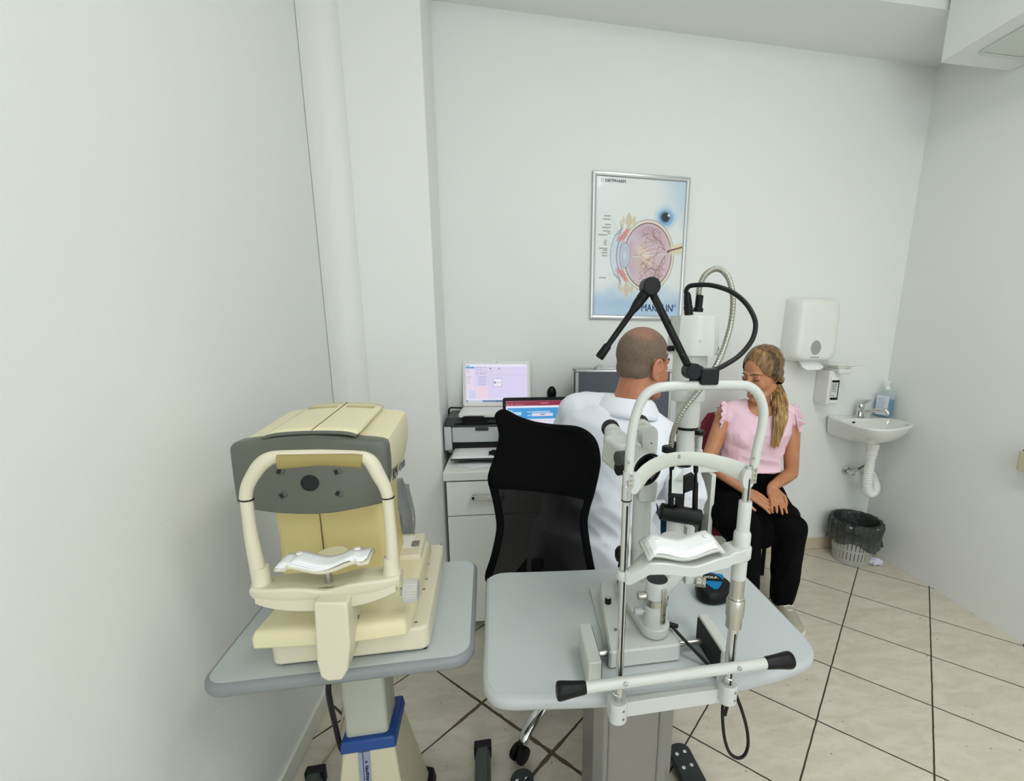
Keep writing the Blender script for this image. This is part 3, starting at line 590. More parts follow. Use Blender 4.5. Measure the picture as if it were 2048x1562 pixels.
# tap
fx = at(1718, 835, z=.86); fx = V((fx.x, min(fx.y, 2.385), .86)); fx = at(1718, 836, Y=2.375); fx.z = .86
t2 = thing('basin_tap', 'chrome single lever tap on the wash basin', 'tap', fx)
mb = MB(); mb.lathe([(.028, 0), (.028, .004), (.020, .008), (.018, .03), (.019, .055), (.021, .062), (.017, .078), (.006, .084)], fx, (0, 0, 1), 24); part('body', mb, chrome, t2)
mb = MB(); sp = spline([fx+V((0, 0, .028)), fx+V((.02, -.03, .038)), fx+V((.05, -.075, .052)), fx+V((.07, -.10, .056)), fx+V((.078, -.112, .045)), fx+V((.079, -.113, .032))], 6); mb.tube(sp, [.011]*len(sp), 14); part('spout', mb, chrome, t2)
mb = MB(); mb.hexa([fx+V((-.012, .012, .078)), fx+V((-.010, -.014, .072)), fx+V((.012, -.010, .072)), fx+V((.014, .012, .078))], [fx+V((-.004, .012, .098)), fx+V((.04, -.05, .112)), fx+V((.054, -.036, .112)), fx+V((.012, .012, .098))]); part('lever', mb, chrome, t2, bevel=.003)
# trap hose and valve
t3 = thing('drain_hose', 'white ribbed drain hose curving under the wash basin', 'pipe', (bc.x, bc.y, .5))
mb = MB(); mb.lathe([(.034, .735), (.034, .705), (.031, .70), (.031, .672), (.027, .668), (.027, .65)], (bc.x, bc.y, 0), (0, 0, 1), 28); part('trap_collar', mb, white_plastic, t3)
pth = spline([(bc.x, bc.y, .66), (bc.x, bc.y, .60), (bc.x+.001, bc.y, .53), (bc.x+.008, bc.y, .475), (bc.x+.032, bc.y+.01, .435), (bc.x+.075, bc.y+.025, .428), (bc.x+.112, bc.y+.055, .45), (bc.x+.13, bc.y+.10, .485), (bc.x+.14, yw(2.15)-.05, .51), (bc.x+.142, yw(2.15)-.002, .514)], 22)
mb = MB(); mb.tube(pth, [.0245+.0022*math.sin(i*1.55) for i in range(len(pth))], 18); part('ribbed_hose', mb, white_plastic, t3, smooth=60)
vx = at(1698, 943, Y=yw(2.05)-.03)
t4 = thing('angle_valve', 'chrome angle valve with hose on the wall under the basin', 'valve', vx)
mb = MB(); mb.lathe([(.028, 0), (.026, .008), (.012, .012), (.011, .05), (.014, .052), (.014, .066), (.004, .068)], (vx.x, yw(vx.x), vx.z), (0, -1, 0), 20); mb.cyl((vx.x, yw(vx.x)-.03, vx.z), (vx.x+.05, yw(vx.x)-.035, vx.z+.012), .010, 14); part('valve_body', mb, chrome, t4)
mb = MB(); mb.tube(spline([(vx.x+.05, yw(vx.x)-.035, vx.z+.012), (vx.x+.09, yw(vx.x)-.05, vx.z+.05), (vx.x+.125, yw(vx.x)-.05, vx.z+.11), (vx.x+.125, yw(vx.x)-.06, vx.z+.17), (vx.x+.09, yw(vx.x)-.065, vx.z+.22), (vx.x+.07, yw(vx.x)-.07, vx.z+.27)], 6), .006, 10); part('supply_hose', mb, pm('braided_hose', (96, 98, 98), .4, .6), t4)
# hand wash bottle
bx_ = at(1768, 833, z=.86); bb = V((2.205, 2.375, .8605)); bb = at(1766, 833, Y=2.372); bb.z = .8615
t = thing('soap_bottle', 'clear pump bottle of blue liquid with white label on the basin', 'bottle', bb)
clear = pm('clear_plastic', (196, 222, 226), .1, alpha=.26, spec=.5)
blue_l = pm('blue_liquid', (12, 112, 152), .12, var=.02, spec=.6)
BF = frame(bb, R(-74))
def slab(z0_, z1_, w_, d_, r_, bm, n=6): bm.loft([[(a, b, z) for a, b in rrect(-w_/2, w_/2, -d_/2, d_/2, r_, n)] for z in (z0_, z1_)])
mb = MB(BF); 
w_, d_ = .085, .055
rg_ = [[(a, b, z) for a, b in rrect(-w_/2*k, w_/2*k, -d_/2*k2, d_/2*k2, r_, 6)] for z, k, k2, r_ in ((.0, .94, .9, .012), (.006, 1, 1, .014), (.125, 1, 1, .014), (.14, .92, .95, .016), (.15, .62, .8, .018), (.156, .36, .56, .0145), (.162, .36, .56, .0145))]
mb.loft(rg_); part('bottle', mb, clear, t, smooth=50)
mb = MB(BF); slab(.004, .104, w_-.006, d_-.006, .011, mb); part('liquid', mb, blue_l, t, smooth=50)
mb = MB(BF); mb.box(-.034, .036, -d_/2-.0012, -d_/2-.0003, .012, .125); lb = part('label', mb, pm('lilac_label', (222, 228, 240), .5, var=.03, scale=120), t)
mb = MB(BF)
for k in range(8): mb.box(-.028, -.028+.04+.014*((k*7) % 3)/3, -d_/2-.0018, -d_/2-.0011, .03+.011*k, .0325+.011*k)
part('label_print', mb, pm('print_lilac', (160, 158, 190), .6), lb)
mb = MB(BF); mb.lathe([(.015, .160), (.015, .178), (.006, .180), (.005, .196), (.013, .197), (.013, .208), (.004, .209)], (0, 0, 0), (0, 0, 1), 18); mb.box(-.004, .004, -.03, .0, .198, .206); part('pump', mb, pm('pump_white', (238, 240, 240), .3), t)
# ------------------------------------------------------------------ waste bin with liner
bn = V((2.045, 2.275, 0))
t = thing('waste_bin', 'grey slotted waste bin with dark bin liner in the corner', 'bin', bn)
bin_m = pm('bin_grey', (178, 178, 170), .45)
mb = MB(); H0, r0, r1 = .25, .100, .128
mb.lathe([(r0-.02, .004), (r0, .001), (r0+.004, .03), (r0+.001, .032), (r0-.004, .01)], bn, (0, 0, 1), 40, True)
ns = 34
for ia, (za, zb_) in enumerate(((.03, .085), (.095, .15), (.16, .215))):
    for k in range(ns):
        a = 2*math.pi*k/ns; da = .075
        def pt(a_, z_, off): r_ = r0+(r1-r0)*z_/H0+off; return (bn.x+r_*math.cos(a_), bn.y+r_*math.sin(a_), z_)
        mb.hexa([pt(a-da, za, -.003), pt(a+da, za, -.003), pt(a+da, za, 0), pt(a-da, za, 0)], [pt(a-da, zb_, -.003), pt(a+da, zb_, -.003), pt(a+da, zb_, 0), pt(a-da, zb_, 0)])
    rz_ = r0+(r1-r0)*zb_/H0
    mb.lathe([(rz_-.004, zb_-.001), (rz_+.001, zb_-.001), (rz_+.002, zb_+.012), (rz_-.003, zb_+.012), (rz_-.004, zb_-.001)], bn, (0, 0, 1), 40, False)
part('basket', mb, bin_m, t)
mb = MB(); mb.lathe([(r1-.004, .225), (r1+.006, .235), (r1+.006, .25), (r1-.004, .25), (r1-.004, .225)], bn, (0, 0, 1), 40, False); part('rim', mb, bin_m, t)
liner = bpy.data.materials.new('bin_liner'); liner.use_nodes = True; k = NT(liner); b_ = liner.node_tree.nodes['Principled BSDF']
b_.inputs['Base Color'].default_value = lin((46, 50, 48)); b_.inputs['Roughness'].default_value = .28; b_.inputs['Alpha'].default_value = .82
tcn = k.node('ShaderNodeTexCoord'); bpn = k.node('ShaderNodeBump'); bpn.inputs['Strength'].default_value = .9; bpn.inputs['Distance'].default_value = .01
k.L(k.noise(tcn.outputs['Object'], 22, 4, .6, 1.5), bpn.inputs['Height']); k.L(bpn.outputs['Normal'], b_.inputs['Normal'])
def lnr(u, v):
    a = 2*math.pi*u
    prof_ = [(.05, .02), (r0-.012, .022), (r1-.012, .22), (r1-.004, .262), (r1+.009, .266), (r1+.014, .235), (r1+.010, .17), (r1+.018, .128)]
    f_ = v*(len(prof_)-1); i_ = min(int(f_), len(prof_)-2); g_ = f_-i_
    r_ = prof_[i_][0]*(1-g_)+prof_[i_+1][0]*g_; z_ = prof_[i_][1]*(1-g_)+prof_[i_+1][1]*g_
    w_ = NZ.noise(V((3*math.cos(a), 3*math.sin(a), z_*14)))*.010*(1 if v > .5 else .6)+.004*math.sin(17*a+9*z_)*(v > .55)
    if v > .8: z_ += .018*math.sin(2*a+.5)+.012*math.sin(5*a)
    return (bn.x+(r_+w_)*math.cos(a), bn.y+(r_+w_)*math.sin(a), z_)
mb = MB(); mb.sheet(lnr, 96, 36); part('liner', mb, liner, t, smooth=60, label='dark translucent bin liner folded over the rim')
mb = MB(); pw_ = at(1750, 1126, z=.012)
def crumple(u, v):
    a, b = 2*math.pi*u, math.pi*v; d = V((math.sin(b)*math.cos(a), math.sin(b)*math.sin(a), math.cos(b)))
    r_ = .032*(1+.5*NZ.noise(d*2.1+V((4, 1, 2)))+.3*NZ.noise(d*5))
    return (pw_.x+d.x*r_*1.25, pw_.y+d.y*r_*.8, .022+d.z*r_*.62)
mb.sheet(crumple, 28, 16); solo('crumpled_paper', mb, pm('tissue_lilac', (226, 226, 240), .8), 'crumpled white paper on the floor beside the waste bin', 'paper', smooth=15)
# a dispenser-like bracket on the right wall, cut by the frame
t = thing('wall_bracket', 'beige bracket with dark recess on the right wall at the frame edge', 'bracket', (2.23, 1.44, .95))
p0 = at(2057, 897, X=2.256); zb9, zt9 = at(2046, 940, X=2.22).z, at(2046, 900, X=2.2).z
mb = MB(); y0_ = p0.y; mb.hexa([(2.256, y0_+.02, zb9), (2.256, y0_-.12, zb9), (2.19, y0_-.12, zb9), (2.19, y0_-.02, zb9)], [(2.256, y0_, zt9), (2.256, y0_-.12, zt9), (2.17, y0_-.12, zt9), (2.17, y0_-.03, zt9)]); part('body', mb, pm('bracket_beige', (206, 200, 170), .6), t, bevel=.004)
mb = MB(); mb.box(2.18, 2.25, y0_-.11, y0_-.035, zt9-.004, zt9+.006); part('recess', mb, dark_gap, t, bevel=.002)
# ------------------------------------------------------------------ sightings on a turned upright plane
def atp(px, py, P0, yaw):
    d = ray(px, py); o = V((0, 0, CH)); n = V((-math.sin(yaw), math.cos(yaw), 0)); P0 = V((P0[0], P0[1], 0))
    return o + d*((P0-o).dot(n)/d.dot(n))
YAW = R(2.4)
table_top = pm('table_top_grey', (186, 192, 193), .5, var=.05, scale=420)
table_edge = pm('table_edge_grey', (132, 136, 138), .42, var=.03)
table_edge_light = pm('table_edge_silver', (178, 181, 182), .36, var=.02)
cream = pm('aged_cream_plastic', (228, 220, 182), .42, var=.02, scale=6)
cream_pale = pm('pale_cream_plastic', (214, 208, 184), .42, var=.02, scale=8)
cream_deep = pm('yellowed_plastic', (212, 196, 134), .45, var=.03, scale=5)
olive_grey = pm('olive_grey_plastic', (97, 100, 89), .4, var=.03)
instr_white = pm('instrument_white', (196, 198, 193), .3, var=.01)
instr_grey = pm('instrument_pale_grey', (180, 183, 178), .38, var=.015)
satin = pm('satin_metal', (192, 190, 180), .28, .95, var=.03, scale=50)
def slabtop(out, z1, th, mtop, medge, t, nm='table_top'):
    """a board with a softly rounded edge band and its laminate face"""
    c = V((sum(p[0] for p in out)/len(out), sum(p[1] for p in out)/len(out)))
    def off(d):
        r_ = []
        k = len(out)
        for i in range(k):
            a, b = V(out[i-1]), V(out[(i+1) % k]); e = (b-a).normalized(); n_ = V((e.y, -e.x)); r_.append(V(out[i])-n_*d)
        return r_
    prof = [(.010, -th), (.004, -th+.003), (.0005, -th*.7), (0, -th*.45), (.001, -th*.2), (.005, -.003), (.010, -.0005)]
    mb = MB(); mb.loft([[(p.x, p.y, z1+h) for p in off(d)] for d, h in prof]); part('edge_band', mb, medge, t, smooth=60)
    mb = MB(); o2 = off(.0095); mb.loft([[(p.x, p.y, z1-.004) for p in o2], [(p.x, p.y, z1) for p in o2]]); part(nm, mb, mtop, t, smooth=30)
def L2W(F, pts): return [(F @ V((a, b, 0)))[:2] for a, b in pts]
ZT = .70
# ------------------------------------------------------------------ left instrument table
F1 = frame((-.333, 1.018, 0), YAW)
t = thing('instrument_table', 'grey topped lift table under the cream eye tester, beside the left wall', 'table', (-.333, 1.018, 0), YAW)
slabtop(L2W(F1, rrect(-.249, .249, -.205, .203, .045, 8)), ZT, .03, table_top, table_edge, t)
colm = pm('lift_column_grey', (176, 178, 164), .45, var=.02)
mb = MB(F1); mb.prism(rrect(-.051, .042, -.075, .02, .010), .30, ZT-.031); part('lift_column', mb, colm, t, bevel=.002)
mb = MB(F1); mb.box(-.12, .10, -.13, .10, ZT-.045, ZT-.0305); part('top_bracket', mb, black_matte, t, bevel=.003)
blue = pm('blue_plastic_collar', (22, 66, 136), .4, var=.03)
mb = MB(F1); z = .424
lo = [(-.061, -.092), (.061, -.092), (.061, .040), (-.061, .040)]
mb.hexa([(a, b, z-.030) for a, b in lo], [(a+.004*(1 if a < 0 else -1), b+.004*(1 if b < 0 else -1), z) for a, b in lo]); part('collar', mb, blue, t, bevel=.005, seg=3)
mb = MB(F1); mb.hexa([(-.107, -.12, .055), (.09, -.12, .055), (.09, .14, .055), (-.107, .14, .055)], [(-.056, -.087, .396), (.056, -.087, .396), (.056, .035, .396), (-.056, .035, .396)])
b1 = part('base_cover', mb, pm('base_beige', (196, 190, 164), .5, var=.05, scale=9), t, bevel=.006)
# printed strip on the front of the cover
SB = basis(F1 @ V((-.022, -.1215, .06)), F1.to_3x3() @ V((1, 0, 0)), F1.to_3x3() @ V((.012, .033, .341)))
mb = MB(SB); mb.box(0, .024, 0, .335, -.0004, .0012); s1 = part('label_strip', mb, pm('strip_blue_grey', (136, 146, 168), .45), b1)
mb = MB(SB); mb.box(.009, .0105, 0, .335, .0012, .0018); part('strip_line', mb, pm('strip_navy', (22, 30, 66), .4), s1)
mb = MB(SB); y9 = .312; r9 = random.Random(4)
while y9 > .02:
    h9 = .0035+.003*r9.random(); x9 = .0135+.001*r9.random(); mb.box(x9, x9+.0045+.0025*r9.random(), y9-h9, y9, .0012, .0017); y9 -= h9+.0014+(.006 if r9.random() < .16 else 0)
part('illegible_print', mb, MATS['strip_navy'], s1, smooth=None)
foot_m = pm('foot_grey', (66, 74, 72), .45, var=.04)
for sx in (-.245, .245):
    mb = MB(F1); mb.hexa([(sx-.025, -.23, .012), (sx+.025, -.23, .012), (sx+.025, .215, .012), (sx-.025, .215, .012)], [(sx-.018, -.225, .05), (sx+.018, -.225, .05), (sx+.018, .21, .05), (sx-.018, .21, .05)]); ft = part('foot', mb, foot_m, t, bevel=.004)
    for sy in (.212, -.232):
        mb = MB(F1); mb.box(sx-.027, sx+.027, sy-.012, sy+.014, .001, .054); part('end_cap', mb, black_rubber, ft, bevel=.004)
mb = MB(F1); mb.box(-.225, .225, -.05, .05, .012, .056); part('cross_beam', mb, foot_m, t, bevel=.004)
mb = MB(F1); mb.hexa([(.07, .03, .01), (.108, .03, .01), (.108, .165, .01), (.07, .165, .01)], [(.07, .03, .07), (.103, .03, .055), (.103, .155, .055), (.07, .155, .07)]); part('pedal_housing', mb, black_rubber, t, bevel=.006)
# power cable hanging from it
ca = at(657, 1383, Y=.86); cb = at(684, 1500, Y=.99)
mb = MB(); mb.tube(spline([(ca.x, ca.y+.02, ca.z+.02), ca, ca*.5+cb*.5+V((0, -.004, 0)), cb, (cb.x+.005, cb.y+.03, .33), (cb.x+.03, cb.y+.05, .22)], 8), .0055, 10)
part('power_cable', mb, black_rubber, t)
# white cord on the floor behind it
mb = MB(); mb.tube(spline([at(695, 1372, z=.006), at(690, 1400, z=.006), at(684, 1440, z=.006), at(670, 1485, z=.006), at(640, 1530, z=.006), at(612, 1575, z=.006)], 6), .0045, 8)
solo('floor_cord', mb, pm('cord_beige', (206, 192, 166), .5), 'thin beige cord lying on the floor by the left wall', 'cord')
# ------------------------------------------------------------------ the eye tester on it
FD = frame((-.312, .85, ZT), YAW)
def loc(px, py, y=None, x=None, z=None):
    Fi = FD.inverted(); o = Fi @ V((0, 0, CH)); d = Fi.to_3x3() @ ray(px, py)
    k = (y-o.y)/d.y if y is not None else ((x-o.x)/d.x if x is not None else (z-o.z)/d.z)
    return o+d*k
t = thing('autorefractor', 'cream table-top eye tester with grey face plate and chin rest on the left table', 'eye tester', FD.translation, YAW)
mb = MB(FD); mb.prism(rrect(-.146, .146, -.005, .365, .018), .0045, .056); base = part('base_plate', mb, cream_pale, t, bevel=.006, seg=3)
mb = MB(FD)
for a, b in ((-.11, .05), (.11, .05), (-.11, .32), (.11, .32)): mb.lathe([(.014, .0005), (.014, .006)], (a, b, 0), (0, 0, 1), 16)
part('rubber_foot', mb, black_rubber, t)
mb = MB(FD); mb.box(-.13, .14, .002, .35, .0015, .006); part('underside', mb, dark_gap, t)
for px, py in ((856, 1128), (853, 1158), (848, 1178), (832, 1244), (882, 1088)):
    p = loc(px, py, z=.0565); mb = MB(FD); mb.lathe([(.0035, 0), (.003, .0008), (.001, .0009)], (p.x, p.y, .0562), (0, 0, 1), 12); part('screw', mb, steel, base)
# the sliding stage, pushed to the left
lf = loc(500, 1268, z=.092); rf = loc(817, 1240, z=.092)
st_o = [(lf.x, lf.y), (-.10, lf.y-.006), (-.02, lf.y-.012), (.05, lf.y-.010), (rf.x-.006, rf.y), (rf.x, rf.y+.02), (rf.x+.004, .31), (rf.x-.01, .33), (-.12, .33), (-.135, .31)]
mb = MB(FD); mb.loft([[(a, b, .058) for a, b in st_o], [(a, b, .080) for a, b in st_o], [((a+.02)*.97-.02, .16+(b-.16)*.975, .092) for a, b in st_o], [((a+.02)*.9-.02, .16+(b-.16)*.91, .096) for a, b in st_o]]); stg = part('stage', mb, pm('stage_cream', (222, 214, 176), .42, var=.02), t, smooth=60, bevel=.005, seg=3)
# printer lid at the back of the stage
q0, q1 = loc(792, 1110, z=.10), loc(846, 1064, z=.10)
mb = MB(FD); mb.hexa([(.03, .205, .094), (.108, .205, .094), (.108, .325, .094), (.03, .325, .094)], [(.03, .21, .107), (.104, .21, .107), (.104, .32, .113), (.03, .32, .113)]); pl = part('printer_lid', mb, cream_pale, t, bevel=.003)
mb = MB(FD); mb.hexa([(.04, .245, .1075), (.082, .245, .1075), (.082, .305, .111), (.04, .305, .111)], [(.04, .245, .1100), (.082, .245, .1100), (.082, .305, .1135), (.04, .305, .1135)]); part('lid_window', mb, white_plastic, pl)
mb = MB(FD); mb.hexa([(.078, .25, .1085), (.096, .25, .1085), (.096, .275, .110), (.078, .275, .110)], [(.078, .25, .112), (.096, .25, .112), (.096, .275, .1135), (.078, .275, .1135)]); part('lid_button', mb, pm('button_grey', (120, 120, 110), .4), pl, bevel=.001)
p = loc(826, 1110, z=.097); mb = MB(FD); mb.box(p.x-.009, p.x+.009, p.y-.009, p.y+.009, .0955, .0972); part('worn_sticker', mb, pm('worn_sticker', (140, 126, 84), .6, var=.4, scale=160), stg)
# body column under the head
yb_ = .13
xl, xr = loc(552, 1100, y=yb_).x, loc(775, 1100, y=yb_).x
rg_ = []
for z_, a, b, y0_, y1_ in ((.094, xl-.004, xr+.010, yb_-.01, .30), (.12, xl, xr+.006, yb_, .295), (.20, xl+.001, xr+.001, yb_+.002, .285), (.26, xl, xr, yb_, .30), (.32, xl, xr, yb_, .31)):
    rg_.append([(p_[0], p_[1], z_) for p_ in rrect(a, b, y0_, y1_, .022, 6)])
mb = MB(FD); mb.loft(rg_); part('column', mb, cream_deep, t, smooth=60)
xs = loc(643, 1060, y=yb_).x; mb = MB(FD); mb.box(xs-.0008, xs+.0008, yb_-.0012, yb_+.01, .13, .32); part('seam', mb, pm('seam_brown', (112, 92, 48), .7), t)
# head: shell and front plate
hy = .085
pts = [(458, 904), (458, 895), (465, 887), (477, 883), (524, 877), (572, 871.5), (621, 869), (668, 871.5), (713, 876.5), (745, 879), (762, 881.5), (770, 885), (774, 894), (777, 920), (778, 945), (775, 975), (771, 998), (765, 1007), (735, 1014), (704, 1020), (670, 1026), (636, 1029), (596, 1029), (557, 1027), (530, 1024), (510, 1021), (490, 1018), (480, 1014), (472, 1004), (465, 960)]
pl_ = [loc(a, b, y=hy) for a, b in pts]
cx_ = sum(p.x for p in pl_)/len(pl_); cz_ = sum(p.z for p in pl_)/len(pl_)
def ringp(f, y, o=pl_): return [(cx_+(p.x-cx_)*f, y, cz_+(p.z-cz_)*f) for p in o]
mb = MB(FD); mb.loft([ringp(.955, hy-.003), ringp(.985, hy), ringp(1, hy+.006), ringp(1, hy+.028)]); fp = part('face_plate', mb, olive_grey, t, smooth=45)
zt, zb0 = max(p.z for p in pl_), min(p.z for p in pl_)
def ringh(y, up, lowr):
    r_ = []
    for p in pl_:
        k_ = (p.z-zb0)/(zt-zb0); r_.append((cx_+(p.x-cx_)*.985, y, p.z+up*k_-.004*k_+lowr*(1-k_)))
    return r_
mb = MB(FD); mb.loft([ringh(hy+.026, 0, .002), ringh(hy+.12, .007, .002), ringh(hy+.20, .014, .008), ringh(hy+.262, .016, .030)]); 
r_ = ringh(hy+.275, .010, .038); r_ = [(cx_+(a-cx_)*.95, b, cz_+(c-cz_)*.93+.006) for a, b, c in r_]
mb.v = mb.v; mb.loft([ringh(hy+.262, .016, .030), r_]); shell = part('head_shell', mb, cream, t, smooth=38)
# raised centre panel along the top with its dividing line
pa, pb, pm_, pc_ = loc(524, 877, y=hy), loc(713, 877, y=hy), loc(621, 869, y=hy), loc(805, 838, y=hy+.26)
def topz(x, yy): 
    u = (x-cx_)/(pl_[13].x-cx_); return zt-.0035-.013*u*u+.016*(yy-hy)/.262
mb = MB(FD); x0_, x1_ = pa.x, pb.x
mb.sheet(lambda u, v: (x0_+(x1_-x0_)*u, hy+.006+.25*v, topz(x0_+(x1_-x0_)*u, hy+.25*v)+.0065-.004*abs(2*u-1)**8), 24, 8); mb.add([], [])
tp = part('top_panel', mb, cream, t, smooth=50, solid=.007)
mb = MB(FD); xm = pm_.x; mb.sheet(lambda u, v: (xm-.0009+.0018*u, hy+.008+.246*v, topz(xm, hy+.25*v)+.0102), 1, 8); part('panel_seam', mb, MATS['seam_brown'], tp, solid=.001)
for a, b in ((x0_+.012, xm-.010), (xm+.010, x1_-.012)):
    mb = MB(FD); mb.sheet(lambda u, v: (a+(b-a)*u, hy+.205+.03*v, topz(a+(b-a)*u, hy+.22)+.0098-.001*(v > .5)), 6, 2); part('finger_recess', mb, pm('recess_olive', (190, 182, 128), .5), tp, solid=.001)
# front rim of the panel in grey
mb = MB(FD); mb.sheet(lambda u, v: (x0_+(x1_-x0_)*u, hy-.001+.022*v, topz(x0_+(x1_-x0_)*u, hy)+.0068-.005*abs(2*u-1)**8), 24, 2); part('brow_rim', mb, olive_grey, fp, smooth=50, solid=.006)
# measuring window and four light ports
p = loc(620, 966, y=hy-.003); mb = MB(FD); mb.lathe([(.0165, .0), (.0165, -.002), (.0145, -.002), (.0143, .0005)], (p.x, hy-.003, p.z), (0, 1, 0), 30, False); mb.lathe([(.0145, .0), (.0145, -.0008)], (p.x, hy-.003, p.z), (0, 1, 0), 30); part('window', mb, black_matte, fp)
for a, b, an in ((561, 943, 20), (675, 943, -20), (566, 990, -25), (678, 987, 25)):
    p = loc(a, b, y=hy-.003); m_ = FD @ M.Translation((p.x, hy-.0032, p.z)) @ M.Rotation(R(an), 4, 'Y')
    mb = MB(m_); mb.box(-.007, .007, -.0015, .004, -.006, .006); pt_ = part('light_port', mb, pm('port_grey', (86, 88, 80), .5), fp, bevel=.001)
    mb = MB(m_); mb.box(-.0055, .001, -.0022, .003, -.0045, .0045); part('port_lens', mb, dark_gap, pt_)
# lettering on the right flank
nv = pm('navy_print', (52, 58, 80), .5)
s0, s1_ = loc(783, 968, x=pl_[13].x*.985+.002), None
rx_ = cx_+(pl_[14].x-cx_)*.985+.0008
ta, tb = loc(785, 962, x=rx_+.001), loc(812, 928, x=rx_-.001)
SB = basis(FD @ ta, FD.to_3x3() @ (tb-ta), FD.to_3x3() @ V((0, 0, 1)))
SB = SB @ M.Translation((0, .0, .0008)); k9 = (tb-ta).length/.132
part('lettering', text_mb('RM', .034, SB, 0, .0003, sx=.85*k9, shear=.2, thick=.0016), nv, shell, smooth=None)
part('lettering', text_mb('4700B', .024, SB @ M.Translation((.058*k9, .001, 0)), 0, .0003, sx=.95*k9, shear=.2), nv, shell, smooth=None)
# chin rest frame
ay = -.02
cb_ = [loc(a, b, y=ay-.02) for a, b in ((498, 1183), (520, 1196), (560, 1206), (610, 1213), (655, 1214), (700, 1211), (745, 1202), (782, 1190), (800, 1174))]
zc_ = cb_[0].z; xa_, xb_ = cb_[0].x, cb_[-1].x
def bar(u): return xa_+(xb_-xa_)*u
rg_ = []
for i in range(25):
    u = i/24; x_ = bar(u); e = abs(2*u-1); sag = -.010*math.exp(-((u-.5)/.13)**2)
    ztop = zc_+.004+sag; zb_ = zc_-.020-.012*(1-e**2.2); w_ = .030-.010*e**6
    rg_.append([(x_, ay-w_+.002, zb_+.010), (x_, ay-w_, zb_+.018 if e < .97 else zb_+.014), (x_, ay-w_, ztop-.003), (x_, ay-w_+.003, ztop), (x_, ay+w_-.003, ztop), (x_, ay+w_, ztop-.003), (x_, ay+w_, zb_+.014), (x_, ay+w_-.006, zb_), (x_, ay-w_+.008, zb_)])
mb = MB(FD); mb.loft(rg_); xbar = part('chin_rest_bar', mb, cream_pale, t, smooth=28, bevel=.0015)
rg_ = []
for i in range(25):
    u = .03+.94*i/24; x_ = bar(u); e = abs(2*u-1); z1_ = zc_-.020-.012*(1-e**2.2)+.014; z0_ = zc_-.024-.024*(1-e**2.2); w_ = .0275-.009*e**6
    rg_.append([(x_, ay-w_, z0_+.003), (x_, ay-w_, z1_), (x_, ay+w_-.004, z1_), (x_, ay+w_-.004, z0_), (x_, ay-w_+.003, z0_)])
mb = MB(FD); mb.loft(rg_); part('bar_skirt', mb, cream_pale, xbar, smooth=28)
for px, py in ((527, 1180), (785, 1165)):
    q = loc(px, py, y=ay); mb = MB(FD); mb.lathe([(.0180, zc_+.001-q.z), (.0158, zc_+.006-q.z), (.0142, zc_+.018-q.z), (.0132, zc_+.036-q.z)], q, (0, 0, 1), 26); part('post_foot', mb, cream_pale, t, smooth=60)
q = loc(655, 1172, y=ay); mb = MB(FD); zt9 = zc_+.004-.0098
for a, b, c_, d_ in ((-.030, .030, -.021, -.0200), (-.030, -.029, -.021, .018), (.029, .030, -.021, .018)): mb.hexa([(q.x+a, ay+c_, zt9-.003), (q.x+b, ay+c_, zt9-.003), (q.x+b, ay+d_, zt9-.003), (q.x+a, ay+d_, zt9-.003)], [(q.x+a, ay+c_, zt9+.0016), (q.x+b, ay+c_, zt9+.0016), (q.x+b, ay+d_, zt9+.0016), (q.x+a, ay+d_, zt9+.0016)])
part('access_plate_line', mb, pm('seam_olive', (96, 88, 60), .7), xbar)
yf_ = ay-.055
pf = [loc(a, b, y=yf_) for a, b in ((627, 1206), (694, 1206), (700, 1290), (695, 1342), (684, 1361), (655, 1364), (641, 1356), (633, 1325))]
mb = MB(FD); mb.loft([[(p.x, yf_, p.z) for p in pf], [(p.x, -.038, p.z+.004*(p.z < .01)) for p in pf], [(p.x, -.037, max(p.z, .003)) for p in pf], [(p.x, .004, max(p.z, .003)) for p in pf]]); 
part('support_bracket', mb, cream_pale, t, bevel=.004, seg=3)
p = loc(713, 1283, y=ay-.0); mb = MB(FD); mb.lathe([(.0035, 0), (.0035, .002), (.0015, .0022)], (pf[2].x+.0005, ay+.002, pf[2].z+.018), (1, 0, 0), 12); part('bracket_screw', mb, steel, t)
arch = [loc(a, b, y=ay) for a, b in ((525, 1180), (514, 1130), (502, 1070), (494, 1010), (492, 990), (497, 968), (510, 945), (523, 928), (540, 917), (560, 913), (600, 911), (640, 910), (680, 911), (715, 913), (733, 917), (745, 928), (757, 950), (768, 970), (774, 988), (777, 1010), (782, 1070), (785, 1130), (786, 1165))]
def tubep(ps, n=4): return spline(ps, n)
ps = tubep(arch, 3); rr = [.0098+.004*max(0, 1-i/7)+.004*max(0, 1-(len(ps)-1-i)/7)+.0025*math.exp(-((i-len(ps)*.32)/6)**2)+.0025*math.exp(-((i-len(ps)*.68)/6)**2) for i in range(len(ps))]
mb = MB(FD); mb.tube(ps, rr, 16, up=(0, 1, 0)); part('arch', mb, cream_pale, t, smooth=60)
for a, b in ((493, 999), (776, 995)):
    p = loc(a, b, y=ay); mb = MB(FD); mb.lathe([(.0105, -.0012), (.0118, 0), (.0105, .0014)], p, (.08 if a < 600 else -.04, 0, 1), 20); part('height_mark_ring', mb, black_plastic, t)
fh = [loc(a, b, y=ay-.010) for a, b in ((555, 924), (580, 923), (640, 920), (700, 921), (724, 923))]
ps = spline(fh, 6); mb = MB(FD); mb.tube(ps, [.006]*len(ps), 12, rb=[.0128-.0020*math.exp(-((i/(len(ps)-1)-.5)/.2)**2) for i in range(len(ps))], up=(0, 0, 1)); part('forehead_rest', mb, pm('forehead_pad_olive', (152, 138, 82), .5, var=.08, scale=40), t, smooth=60)
